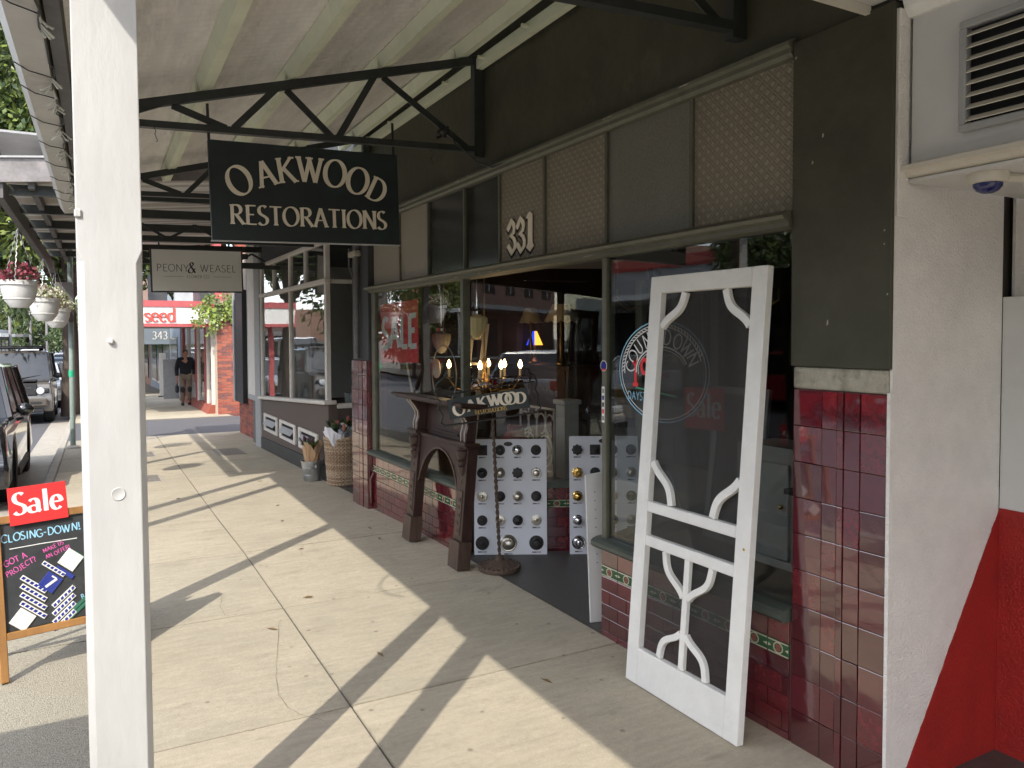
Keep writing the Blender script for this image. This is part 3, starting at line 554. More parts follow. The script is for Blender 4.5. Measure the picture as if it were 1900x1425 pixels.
dl = (LB-LA).normalized(); tiled_riser(LA+dl*.02+Vector((dl.y, -dl.x, 0))*(-.009), dl, Vector((dl.y, -dl.x, 0)) if Vector((dl.y, -dl.x, 0)).y < 0 else Vector((-dl.y, dl.x, 0)), 1.06)
# pier tiles
pc = [2.2245, 2.082, 2.012, 1.982, 1.912, 1.800]
for r in range(10):
    z1 = 1.463-r*.1465
    for k in range(5):
        th = .014 if k in (1, 3) else (.017 if k == 2 else .012)
        tile(Vector((2.545, 0, 0)), Vector((0, 1, 0)), nX, pc[k+1]+.0015, pc[k]-.0015, z1-.1465+.0015, z1-.0015, random.choice(TM), th=th, tilt=.016)
B(2.527, 2.547, 1.785, 1.7995, -.02, 1.472).build('edge_strip', 'render_white', shop)
# tiled pilaster at the far end and its upper half
B(2.50, 2.70, 7.52, 8.03, -.08, 1.44).build('pilaster_core', 'grout', shop)
for r in range(10):
    z1 = 1.44-r*.15
    for k, (u0, u1) in enumerate(((7.53, 7.66), (7.665, 7.77), (7.775, 7.88), (7.885, 8.02))):
        tile(Vector((2.50, 0, 0)), Vector((0, 1, 0)), nX, u0, u1-.002, z1-.148, z1-.002, random.choice(TM), th=.014 if k in (1, 2) else .009)
    tile(Vector((0, 7.52, 0)), Vector((1, 0, 0)), Vector((0, -1, 0)), 2.505, 2.535, z1-.148, z1-.002, random.choice(TM))
B(2.49, 2.70, 7.515, 7.535, -.08, .12).build('pilaster_foot', 'tile_maroon_c', shop, bevel=.004)
B(2.51, 2.70, 7.52, 8.03, 1.441, 2.86).build('pilaster', 'florist_dark', shop, bevel=.004)
mb = MB().tube([(2.475, 7.78, 2.84), (2.475, 7.78, 1.46)], .028, 10); mb.build('downpipe', 'beam_grey', shop)
MB().tube([(2.47, 8.0, 2.60), (2.47, 8.0, 2.42), (2.47, 7.84, 2.27), (2.47, 7.80, 2.20)], .012, 8).build('conduit', 'beam_grey', shop)
B(2.44, 2.51, 7.72, 7.95, 2.50, 2.56).build('pipe_bracket', 'plaster_cream', shop, bevel=.01)
MB().tube([(2.515, 7.49, .02), (2.515, 7.49, .26), (2.53, 7.44, .33)], .014, 8).build('waste_pipe', 'tile_maroon_c', shop)

random.seed(44)
for k in range(7, 26):      # flaked paint on the pier, lintel and upper wall
    if k < 14: y, z, x = random.choice([random.uniform(1.80, 1.84), random.uniform(1.85, 2.2), random.uniform(2.18, 2.23)]), random.uniform(1.6, 2.8), 2.5245
    elif k < 20: y, z, x = random.uniform(2.3, 7.3), random.choice([2.8455, 2.853]), 2.4995
    else: y, z, x = random.uniform(2.3, 7.3), 2.13, 2.5095
    w, h = random.uniform(.002, .006), random.uniform(.002, .012)
    if k >= 14: w, h = random.uniform(.01, .05), .003
    MB().prism([(-w, -h), (w*.6, -h*.7), (w, h*.2), (w*.3, h), (-w*.7, h*.6)], lambda u, v, d: Vector((x-d, y-u, z+v)), 0, .0006).build('paint_chip', 'plaster_cream', shop)
# ================================================================== NEIGHBOUR ON THE RIGHT
nb = thing('white_building', 'white rendered building with red painted wedge beside the tiled pier', 'building', (2.6, 1.7, 0))
B(2.541, 3.215, 1.7875, 1.7985, -.03, 2.83).build('side_wall', 'render_white', nb)
B(2.541, 2.60, 1.7765, 1.787, 2.10, 2.83).build('wall_rib', 'render_white', nb, bevel=.003)
fy = lambda u, v, d: Vector((u, 1.787-d, v))
random.seed(2); MB().prism([(3.214, -.02), (3.214, .975)]+[(3.214-.0105*k+random.uniform(-.0022, .0022), .975-.0166*k) for k in range(1, 60)], fy, 0, .003).build('painted_wedge', 'red_wall', nb)
B(3.2155, 3.30, .2, 1.7865, -.02, 1.83).build('recess_panel', 'white_paint', nb, bevel=.003)
B(3.2118, 3.2154, .2, 1.783, -.02, .985).build('painted_dado', 'red_wall', nb)
B(3.9, 4.0, -3, 1.79, -.02, 2.9).build('recess_wall', 'render_white', nb); B(3.3005, 3.899, 1.787, 1.7985, -.02, 2.9).build('side_wall', 'render_white', nb)
B(2.56, 3.9, -3, 1.786, -.03, .0).build('recess_floor', 'floor_dark', nb)
B(2.60, 2.70, -3, 1.768, 2.278, 2.80).build('over_door_panel', 'white_paint', nb)
mould([(2.75, 2.236), (2.62, 2.236), (2.585, 2.244), (2.575, 2.256), (2.552, 2.262), (2.552, 2.278), (2.75, 2.278)], -3, 1.776).build('ledge', 'cream_paint', nb)
B(2.601, 3.9, -3, 1.777, 2.224, 2.2355).build('soffit', 'white_paint', nb)
mould([(2.72, 2.80), (2.585, 2.80), (2.56, 2.83), (2.55, 2.86), (2.72, 2.86)], -3, 1.776).build('crown_moulding', 'white_gloss', nb)
B(2.55, 3.5, -3, 1.79, 2.861, 4.5).build('upper_wall', 'render_white', nb)
vt = thing('wall_vent', 'grey louvred vent with angled slats in the white panel over the doorway', 'vent', (2.58, 1.35, 2.37))
mb = MB()
for a in ((.98, 1.582, 2.352, 2.376), (.98, 1.582, 2.690, 2.714)): mb.box(2.566, 2.5995, *a)
mb.box(2.566, 2.5995, 1.558, 1.582, 2.376, 2.690); mb.box(2.566, 2.5995, .98, 1.004, 2.376, 2.690)
mb.build('vent_frame', 'trim_grey', vt, bevel=.004)
B(2.596, 2.5998, 1.005, 1.557, 2.377, 2.689).build('backing', 'dark_void', vt)
for k in range(8):
    z = 2.392+k*.0395; MB().beam((2.578, 1.006, z), (2.578, 1.556, z), .030, .003, upv=(-.62, 0, .78)).build('slat', 'cream_paint', vt)
lm = thing('ceiling_sensor', 'white round fitting with dark blue dome under the doorway soffit', 'light', (2.69, 1.55, 2.22))
MB().lathe([(.062, .0), (.064, -.02), (.058, -.032), (.045, -.034)], (2.69, 1.55, 2.2235), 24).build('housing', 'cream_paint', lm)
MB().lathe([(.046, -.030), (.044, -.045), (.034, -.058), (.018, -.066), (0, -.068)], (2.69, 1.55, 2.2235), 24).build('dome', 'dome_blue', lm)
MB().tube([(2.72, 1.53, 2.212), (2.9, 1.45, 2.205), (3.2, 1.3, 2.21)], .016, 8).build('arm', 'cream_paint', lm)
# neighbour's canopy over the camera with its white post
nc = thing('white_canopy', 'white boarded canopy of the rendered building, edge above the dark pier', 'canopy', (1.2, 0, 2.86))
for k in range(30):
    x0 = -.25+k*.093; B(x0+.001, x0+.0915, -2.2, 1.885, 2.872, 2.886).build('soffit_board', 'white_paint', nc)
B(-.25, 2.53, 1.8855, 1.905, 2.842, 3.0).build('end_trim', 'cream_paint', nc); B(-.27, -.2505, -2.2, 1.905, 2.82, 3.0).build('fascia', 'white_paint', nc); B(-.25, 2.54, -2.2, 1.905, 3.001, 3.02).build('roof', 'iron_sheet', nc)
wp = thing('verandah_post', 'thick white painted timber post with chamfered edges at the kerb', 'post', (.045, 1.93, 0))
def chpost(mb, cx, cy, s, z0, z1, ch):
    h = s/2; P = [(-h+ch, -h), (h-ch, -h), (h, -h+ch), (h, h-ch), (h-ch, h), (-h+ch, h), (-h, h-ch), (-h, -h+ch)]
    return mb.prism([(cx+a, cy+b) for a, b in P], lambda u, v, d: Vector((u, v, d)), z0, z1)
def post_loft(cx, cy, sz, rings):
    mb = MB(); h = sz/2; vs = []; fs = []
    for z, ch in rings: vs += [(cx+.010*(1-z/2.87)+a, cy+b, z) for a, b in [(-h+ch, -h), (h-ch, -h), (h, -h+ch), (h, h-ch), (h-ch, h), (-h+ch, h), (-h, h-ch), (-h, -h+ch)]]
    for i in range(len(rings)-1): fs += [(i*8+j, i*8+(j+1) % 8, i*8+8+(j+1) % 8, i*8+8+j) for j in range(8)]
    return mb.add(vs, fs+[tuple(range(8))[::-1], tuple(range(len(vs)-8, len(vs)))])
post_loft(.054, 1.93, .125, [(0, .013), (1.84, .013), (1.868, .0015), (2.871, .0015)]).build('shaft', 'post_white', wp, bevel=.0015)
Mx = Matrix.Rotation(R(90), 3, 'X')
MB().lathe([(.013, 0), (.0145, .0012), (.013, .0022), (.0105, .0012), (0, .0010)], (.064, 1.8675, 1.345), 20, Mx).build('timber_plug', 'post_white', wp)
MB().lathe([(.007, 0), (.006, .006), (.003, .009), (0, .009)], (.056, 1.8675, 1.672), 12, Mx).build('nail_head', 'post_white', wp)
B(-.0075, .007, 1.862, 1.870, 1.93, 1.948).build('bolt_cap', 'post_white', wp, bevel=.003)
# ================================================================== SHOP CANOPY (corrugated iron on steel trusses)
cp = thing('shop_canopy', 'corrugated iron canopy with pale green purlins and dark steel trusses', 'canopy', (1.2, 5, 2.9))
def rz(x): return 2.962+.281*x          # top of truss top chord
def corr(y0, y1, name, par, m, xa, xb, zf, pitch=.076, amp=.009):
    n = int((y1-y0)/pitch*8); mb = MB(); vs = []; fs = []
    for i in range(n+1):
        y = y0+(y1-y0)*i/n; a = amp*math.sin(2*math.pi*y/pitch)
        for x in (xa, (xa+xb)/2, xb): vs.append((x, y, zf(x)+a))
        if i: b = 3*i; fs += [(b-3, b-2, b+1, b), (b-2, b-1, b+2, b+1)]
    return mb.add(vs, fs).build(name, m, par, smooth=True)
y = 1.92
while y < 8.1:
    y1 = min(y+.836, 8.12); corr(y, y1, 'roof_sheet', cp, random.choice(['iron_sheet']), -.19, 2.54, lambda x: rz(x)+.105); y = y1
for x, w, h in ((.13, .05, .09), (.664, .05, .092), (1.19, .05, .092), (1.80, .05, .092), (2.36, .05, .092)):
    p0 = Vector((x-.018*3.0, 1.93, rz(x)+.004+h/2)); p1 = Vector((x+.018*3.1, 8.1, rz(x)+.004+h/2))
    o = MB().beam(p0, p1, w, h-.002, upv=(-.27, 0, .96)).build('purlin', 'purlin_green', cp)
    MB().beam(p0+Vector((.04, 0, -h/2+.012)), p1+Vector((.04, 0, -h/2+.012)), .03, .006, upv=(-.27, 0, .96)).build('flange', 'purlin_green', o)
    for yy in (2.56, 5.06, 7.53):
        xx = x+.018*(yy-5.0)
        MB().box(xx-.034, xx-.026, yy-.008, yy+.04, rz(xx)-.003, rz(xx)+.085).build('cleat', 'purlin_green', o)
pl = MB().beam((2.47, 1.94, 3.60), (2.535, 8.1, 3.60), .05, .07).build('wall_plate', 'purlin_green', cp)
for k in range(9):
    yy = 2.4+k*.62; MB().tube([(2.40+.0105*(yy-1.94), yy, 3.605), (2.53, yy, 3.605)], .012, 8).build('bolt', 'purlin_green', pl)
def truss(yt, par):
    T = MB().beam((.04, yt, rz(.04)-.028), (2.50, yt, rz(2.50)-.028), .045, .052).build('truss', 'truss_green', par)
    B(.04, 2.46, yt-.025, yt+.025, 0, 0) if False else None
    MB().beam((.04, yt, 2.905), (2.46, yt, 3.005), .050, .040).build('bottom_chord', 'truss_green', T)
    B(2.462, 2.535, yt-.03, yt+.03, 2.955, rz(2.5)-.01).build('end_post', 'truss_green', T)
    tn = [.467, 1.133, 1.77]; bn = [.14, .82, 1.47, 2.44]
    for k in range(3):
        for b in (bn[k], bn[k+1]):
            s = .006 if b > tn[k] else -.006
            MB().beam((tn[k], yt+s, rz(tn[k])-.05), (b, yt+s, 2.905+.041*b+.012), .012, .044, upv=(0, 1, 0)).build('web_bar', 'truss_green', T) if False else MB().beam((tn[k]+(.03 if b > tn[k] else -.03), yt+s*2.2, rz(tn[k])-.045), (b+(-.02 if b > tn[k] else .02), yt+s*2.2, 2.905+.041*b+.012), .010, .042, upv=(0, 0, 1)).build('web_bar', 'truss_green', T)
    return T
for yt in (2.53, 5.03, 7.5): truss(yt, cp)
MB().add([(x, y, z) for y in (1.907, 1.935) for x, z in ((-.17, 2.885), (2.5445, 2.885), (2.5445, rz(2.5445)+.125), (-.17, rz(-.17)+.125))], [(0, 1, 2, 3), (7, 6, 5, 4), (0, 4, 5, 1), (1, 5, 6, 2), (2, 6, 7, 3), (3, 7, 4, 0)]).build('sun_block_panel', 'iron_sheet', cp)  # added panel, stops sun leaking through the open canopy end
for yt in (2.53, 5.03, 7.5):
    q = B(.03, .13, yt-.05, yt+.05, gz(yt), 2.88 if False else rz(.08)-.06).build('post', 'white_paint', cp, bevel=.004)
# little hooks and wire tangles on the trusses
def tangle(x, y, z, n, r, label):
    pts = [(x+random.uniform(-r, r), y-.03+random.uniform(-r, r)*.4, z-k*.012+random.uniform(-.01, .01)) for k in range(n)]
    return MB().tube([(x, y, z+.03)]+pts, .0022, 5).build('wire_tangle', 'wrought_iron', cp)
tangle(.40, 5.0, 2.88, 7, .014, ''); tangle(2.12, 5.0, 2.95, 8, .014, '')
MB().tube([(2.28, 5.0, 3.10), (2.30, 4.98, 3.02), (2.36, 4.95, 2.97), (2.44, 4.93, 2.90), (2.50, 4.80, 2.84), (2.51, 4.55, 2.85)], .006, 6).build('cable', 'wrought_iron', cp)
for dx in (0, .05): MB().tube([(2.18+dx+random.uniform(-.02, .02), 4.985, 3.12-.02*k+dx*.2) for k in range(5)], .012, 6).build('cable', 'wrought_iron', cp)
# gutter with fascia and string lights
gx = lambda y: -.155+.021*(y-2)
gt = MB()
prof = [(.03, 2.90), (.03, 2.955), (.012, 2.955), (.012, 2.82), (-.07, 2.81), (-.10, 2.85), (-.10, 2.94), (-.112, 2.94), (-.112, 2.845), (-.078, 2.795), (.024, 2.805)]
n = len(prof); y0, y1 = 1.95, 8.1
gt.add([(gx(y0)+a, y0, b) for a, b in prof]+[(gx(y1)+a, y1, b) for a, b in prof], [tuple(range(n))[::-1], tuple(range(n, 2*n))]+[(i, (i+1) % n, n+(i+1) % n, n+i) for i in range(n)])
gt.build('gutter', 'gutter_grey', cp)
MB().beam((gx(y0)+.065, y0, 2.89), (gx(y1)+.065, y1, 2.89), .05, .13).build('eave_beam', 'beam_grey', cp)
sg = thing('string_lights', 'string of small icicle lights draped along the canopy gutter', 'lights', (gx(5), 5, 2.8))
w = []
random.seed(11)
for k in range(60):
    y = 2.0+k*.1; w.append((gx(y)+.03+random.uniform(-.012, .012), y, 2.795+random.uniform(-.012, .004)))
MB().tube(w, .0035, 5).build('cord', 'light_wire', sg)
for k in range(11):
    y = 2.1+k*.52+random.uniform(-.12, .12); x = gx(y); sag = [(x-.10, y, 2.80), (x-.05, y+.05, 2.785), (x+.0, y+.10, 2.790), (x+.03, y+.13, 2.792)]
    MB().tube(sag, .0028, 5).build('branch', 'light_wire', sg)
    mb = MB()
    for q in range(7):
        a = random.uniform(-.05, .05); b = random.uniform(-.04, .04); mb.tube([(x+.03, y+.13+q*.03, 2.79), (x+.03+a, y+.13+q*.03+b, 2.765+random.uniform(-.02, .01))], [.003, .0055], 6)
    mb.build('lamp', 'light_tip', sg)['kind'] = 'stuff'
tag(MB().tube([(gx(2.6)-.12, 2.62, 2.74), (gx(2.7)-.16, 2.74, 2.70), (gx(2.9)-.17, 2.92, 2.71), (gx(3.0)-.13, 3.02, 2.76), (gx(3.0)-.09, 3.06, 2.82)], .006, 6).build('cable_loop', 'car_blue'), 'dark blue cable looping down off the canopy gutter corner', 'cable')
# ================================================================== HANGING SIGN "OAKWOOD RESTORATIONS"
hs = thing('hanging_sign', 'dark green hanging board lettered OAKWOOD RESTORATIONS in raised cream capitals', 'sign', (1.3, 5.03, 2.27))
sf = plane_fn((.705, 5.012, 2.268), (1, 0, .028), (-.028, 0, 1), (0, -1, 0))
SWd, SHt = 1.198, .60
MB().prism([(0, 0), (SWd, 0), (SWd, SHt), (0, SHt)], sf, -.035, 0).build('board', 'sign_green', hs, bevel=.003)
MB().prism([(-.004, -.006), (SWd+.004, -.006), (SWd+.004, -.0005), (-.004, -.0005)], sf, -.038, .003).build('edge_trim', 'trim_grey', hs)
for u in (.004, SWd-.02):
    MB().prism([(u, -.02 if False else SHt-.25), (u+.016, SHt-.25), (u+.016, SHt+.22), (u, SHt+.22)], sf, -.043, -.036).build('hanger_strap', 'truss_green', hs)
row1 = [('O', .168, .605, 24), ('A', .325, .690, 17), ('K', .455, .742, 8), ('W', .605, .762, -1), ('O', .765, .742, -9), ('O', .915, .680, -17), ('D', 1.045, .590, -27)]
ls = .155
for k, (c, u, v, a) in enumerate(row1):
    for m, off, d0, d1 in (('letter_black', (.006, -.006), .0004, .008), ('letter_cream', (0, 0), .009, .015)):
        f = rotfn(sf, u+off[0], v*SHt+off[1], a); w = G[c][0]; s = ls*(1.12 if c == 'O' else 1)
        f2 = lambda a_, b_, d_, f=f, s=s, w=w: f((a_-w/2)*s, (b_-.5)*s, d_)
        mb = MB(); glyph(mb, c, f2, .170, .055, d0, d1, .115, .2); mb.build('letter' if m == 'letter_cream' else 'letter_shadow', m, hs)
s2 = 'RESTORATIONS'; size = .118; tw = text_w(s2, .035)*size; k_ = 1.0/tw
u = .103
for c in s2:
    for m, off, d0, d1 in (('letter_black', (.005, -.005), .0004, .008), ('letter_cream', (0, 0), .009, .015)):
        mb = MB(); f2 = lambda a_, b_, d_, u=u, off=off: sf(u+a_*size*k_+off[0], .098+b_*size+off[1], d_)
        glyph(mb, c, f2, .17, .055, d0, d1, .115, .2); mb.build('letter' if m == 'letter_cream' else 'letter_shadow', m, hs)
    u += (G[c][0]+.035)*size*k_
# ================================================================== WHITE SCREEN DOOR leaning on the window
lean = math.atan2(.155, 1.965)
sd = thing('screen_door', 'white timber screen door with curved brackets leaning against the right window', 'door', (2.345, 3.045, 0), rot=(0, 0, 0), world=False)
cs, sn = math.cos(lean), math.sin(lean)
def df(u, v, d):            # u to the right in view (towards -y), v up the door, d out to the street
    return Vector((v*sn-d*cs, -u, v*cs+d*sn+.018*0))
DW, DH, ST = .745, 1.972, .082
def dbox(u0, u1, v0, v1, name, d0=0., d1=.038, bev=.003, par=sd): return MB().prism([(u0, v0), (u1, v0), (u1, v1), (u0, v1)], df, d0, d1).build(name, 'white_gloss', par, bevel=bev)
dbox(0, ST, 0.001, DH, 'stile'); dbox(DW-ST, DW, 0.001, DH, 'stile')
e = .0004
dbox(ST+e, DW-ST-e, DH-.082, DH, 'top_rail', d1=.037); dbox(ST+e, DW-ST-e, 0.001, .175, 'bottom_rail', d1=.037); dbox(ST+e, DW-ST-e, .835, .885, 'mid_rail', d1=.036); dbox(ST+e, DW-ST-e, .672, .722, 'mid_rail', d1=.036)
dbox(DW/2-.017, DW/2+.017, .1755, .6715, 'lower_muntin', d0=.006, d1=.030)
MB().prism([(ST-.01, .16), (DW-ST+.01, .16), (DW-ST+.01, DH-.07), (ST-.01, DH-.07)], df, .003, .0045).build('fly_screen', 'fly_screen', sd)
def brk(pts, w=.036, name='bracket', d0=.007, d1=.031):
    l, r = ribbon(pts, w, w, 0); MB().strip(l, r, df, d0, d1).build(name, 'white_gloss', sd, bevel=.002)
def scurve(p, q, corner, n=14, amp=.030, s_=.010):
    """curved bracket from p to q bulging away from its corner"""
    dx, dy = q[0]-p[0], q[1]-p[1]; l = math.hypot(dx, dy); nx, ny = -dy/l, dx/l
    if nx*(corner[0]-p[0])+ny*(corner[1]-p[1]) > 0: nx, ny = -nx, -ny
    out = []
    for i in range(n+1):
        t = i/n; k = amp*math.sin(math.pi*t)**1.3-s_*math.sin(2*math.pi*t); out.append((p[0]+dx*t+nx*k, p[1]+dy*t+ny*k))
    return out
a, b = ST+.004, DW-ST-.004; top = DH-.083; mid = .886; c = DW/2
brk(scurve((a+.003, top-.165), (a+.155, top-.002), (a, top), amp=.020)); brk(scurve((b-.003, top-.165), (b-.155, top-.002), (b, top), amp=.020))
brk(scurve((a+.003, mid+.19), (a+.15, mid+.002), (a, mid), amp=.022)); brk(scurve((b-.003, mid+.19), (b-.15, mid+.002), (b, mid), amp=.022))
brk(scurve((c-.016, .495), (c-.155, .670), (c, .67), amp=.026), .030); brk(scurve((c+.016, .495), (c+.155, .670), (c, .67), amp=.026), .030)
brk(scurve((c-.016, .335), (c-.155, .178), (c, .178), amp=.030), .030); brk(scurve((c+.016, .335), (c+.155, .178), (c, .178), amp=.030), .030)
MB().lathe([(.006, 0), (.006, .002), (0, .0025)], df(DW-.03, .80, .038), 10, Matrix(((0, 0, -1), (0, 1, 0), (1, 0, 0)))).build('screw_hole', 'knob_brass', sd)
# ================================================================== TIMBER MANTELPIECE leaning on the left window
mt = thing('mantelpiece', 'dark carved timber mantelpiece with arched opening leaning on the window', 'mantelpiece', (2.42, 5.57, 0))
mf = lambda u, h, d: Vector((2.418+.09*h-d, u, h+.09*d))
def mbx(u0, u1, h0, h1, d0, d1, name, m='mantel_timber', par=mt, bev=.003): return MB().prism([(u0, h0), (u1, h0), (u1, h1), (u0, h1)], mf, d0, d1).build(name, m, par, bevel=bev)
for u0, u1, s in ((5.96, 6.10, 1), (5.035, 5.175, -1)):
    mbx(u0-.012, u1+.012, .0, .20, -.0, .105, 'plinth', 'mantel_worn'); lg = mbx(u0, u1, .2005, .885, 0, .082, 'leg')
    mbx(u0+.03, u1-.03, .24, .56, .0825, .088, 'carved_panel', 'mantel_worn', lg)
    for k in range(5): mbx(u0+.045+.012*(k % 2), u0+.085+.012*(k % 2), .26+.055*k, .285+.055*k, .0885, .093, 'carving', 'mantel_timber', lg, .002)
    mbx(u0-.025, u1+.025, .885, .91, -.0, .125, 'capital'); mbx(u0-.012, u1+.012, .868, .8845, -.0, .105, 'neck_mould')
    uc = (u0+u1)/2; Md = Matrix.Rotation(-math.atan(.078)*0, 3, 'Y')
    pr = [(0, -.30), (.012, -.285), (.026, -.25), (.022, -.225), (.014, -.215), (.018, -.205), (.034, -.185), (.044, -.15), (.046, -.135), (.032, -.125), (.046, -.11), (.050, -.095), (.034, -.085), (.048, -.07), (.054, -.05), (.054, -.02), (.038, -.008), (.038, 0)]
    MB().lathe(pr, mf(uc, .866, .084), 14).build('turned_pendant', 'mantel_timber', mt)
    # curved corbel up to the shelf
    prof = [(.91, .02), (.91, .095), (.97, .10), (1.02, .088), (1.06, .095), (1.10, .125), (1.14, .165), (1.168, .175), (1.168, .02)]
    cmb = MB(); n = len(prof); cmb.add([mf(uc-.055, h, d) for h, d in prof]+[mf(uc+.055, h, d) for h, d in prof], [tuple(range(n))[::-1], tuple(range(n, 2*n))]+[(i, (i+1) % n, n+(i+1) % n, n+i) for i in range(n)])
    cb = cmb.build('corbel', 'mantel_timber', mt, bevel=.003)
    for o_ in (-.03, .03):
        MB().tube([mf(uc+o_, h, d+.0015) for h, d in prof[1:-1]], .0042, 6).build('pale_bead', 'mantel_line', cb)  # thin pale line following the corbel curve
# arched frieze
poly = [(5.176, .50)]+[(5.5675-.392*math.cos(R(t)), .38+.43*math.sin(R(t))) for t in range(18, 163, 9)]+[(5.959, .50)]
outer = [(5.176+(5.959-5.176)*i/(len(poly)-1), .868) for i in range(len(poly))]
MB().strip(outer, poly, mf, .012, .062).build('arched_frieze', 'mantel_timber', mt)
l, r = ribbon(poly, .014, .014, 0); MB().strip(l, r, mf, .0625, .069).build('arch_bead', 'mantel_worn', mt)
mbx(5.176, 5.959, .8685, .895, .0, .085, 'frieze_rail'); mbx(5.10, 6.03, .8955, 1.168, .0, .018, 'overmantel_panel'); mbx(5.30, 5.80, .93, .945, .0185, .05, 'ledge_strip')
mr = mbx(5.24, 5.42, .965, 1.075, .0185, .03, 'mirror_frame', 'mantel_worn'); mbx(5.25, 5.41, .975, 1.065, .0305, .033, 'mirror', 'knob_chrome', mr, .004)
mbx(4.93, 6.33, 1.1685, 1.195, -.0, .215, 'shelf', 'mantel_timber', mt, .006); mbx(4.97, 6.29, 1.155, 1.168, .02, .19, 'shelf_mould')
# ================================================================== SMALL SIGN ON A TWISTED IRON STAND
ss = thing('sign_stand', 'small green OAKWOOD RESTORATIONS board in a scrolled iron frame on twisted stand', 'sign', (2.61, 4.93, 0))
bx, by = 2.61, 4.93
MB().lathe([(.15, 0), (.155, .015), (.15, .03), (.13, .04), (.10, .052), (.06, .064), (.035, .075), (.025, .10), (.0, .10)], (bx, by, .003), 28).build('base', 'rust_iron', ss)
mb = MB()
for k in range(26): a = 2*math.pi*k/26; mb.sphere((bx+.143*math.cos(a), by+.143*math.sin(a), .036), .012, n=6, m=4)
o = mb.build('base_beading', 'rust_iron', ss); o['kind'] = 'stuff'
ix = Vector((.876, -.483, 0)); top_ = Vector((bx-.045*.876, by+.045*.483, 1.09)); bot_ = Vector((bx, by, .10))
for ph in (0, math.pi):
    pts = []
    for k in range(90):
        t = k/89; p = bot_.lerp(top_, t); a = ph+t*2*math.pi*11; pts.append(p+ix*.007*math.cos(a)+Vector((.483, .876, 0))*.007*math.sin(a))
    MB().tube(pts, .0075, 6).build('twisted_rod', 'rust_iron', ss)
tilt = R(8.5); ux = ix*math.cos(tilt)+Vector((0, 0, math.sin(tilt))); vx = Vector((0, 0, math.cos(tilt)))-ix*math.sin(tilt); nx_ = Vector((-.483, -.876, 0))
cen = Vector((bx, by, 0))+ix*(-.075)+Vector((0, 0, 1.205))
f3 = plane_fn(cen, ux, vx, nx_)
MB().prism([(-.29, -.075), (.29, -.075), (.29, .068), (-.29, .068)], f3, -.010, .010).build('board', 'sign_green', ss, bevel=.002)
for s, u0, v0, a in (('O', -.215, -.012, 12), ('A', -.125, .004, 8), ('K', -.045, .012, 4), ('W', .045, .016, 0), ('O', .125, .012, -3), ('O', .165, .010, -5), ('D', .235, .002, -7)):
    z_ = .078 if s != 'O' else .085; w = G[s][0]; fr = rotfn(f3, u0, v0, a); mb = MB()
    glyph(mb, s, lambda a_, b_, d_: fr((a_-w/2)*z_*1.15, (b_-.5)*z_, d_), .24, .08, .0102, .0115 if (u0*100) % 2 < 1 else .0119, .13, .25); mb.build('letter', 'letter_cream', ss)
text('RESTORATIONS', lambda u, v, d: f3(u+.01, v-.068, d), .028, .14, .07, .0102, .0112, .02).build('small_lettering', 'knob_brass', ss)
def ft(pts, r, name): return MB().tube([f3(u, v, d) for u, v, d in pts], r, 6).build(name, 'wrought_iron', ss)
fr_ = ft([(-.36, -.09, 0), (-.33, -.115, 0), (-.2, -.118, 0), (.33, -.118, 0), (.365, -.09, 0), (.345, -.05, 0), (.36, 0, 0), (.345, .05, 0), (.365, .10, 0), (.35, .15, 0), (.325, .16, 0), (.31, .14, 0), (.325, .125, 0)], .0065, 'iron_frame')
ft([(-.36, -.09, 0), (-.335, -.04, 0), (-.365, .01, 0), (-.34, .06, 0), (-.37, .12, 0), (-.345, .19, 0), (-.29, .225, 0)], .0065, 'iron_frame')
ft([(-.35, .10, 0), (-.1, .105, 0), (.2, .108, 0), (.35, .10, 0)], .006, 'top_bar')
for s_ in (-1, 1):
    ft([(s_*.02, .105, 0), (s_*.05, .13, 0), (s_*.06, .165, 0), (s_*.085, .18, 0), (s_*.105, .16, 0), (s_*.09, .145, 0)], .005, 'scroll')
    ft([(s_*.16, .106, 0), (s_*.20, .12, 0), (s_*.22, .15, 0), (s_*.25, .155, 0), (s_*.262, .135, 0)], .005, 'scroll')
    ft([(s_*.24, .068, 0), (s_*.24, .104, 0)], .003, 'chain_link')
ft([(-.37, .12, 0), (-.36, .15, .03), (-.33, .16, .03), (-.31, .15, .02)], .005, 'scroll')
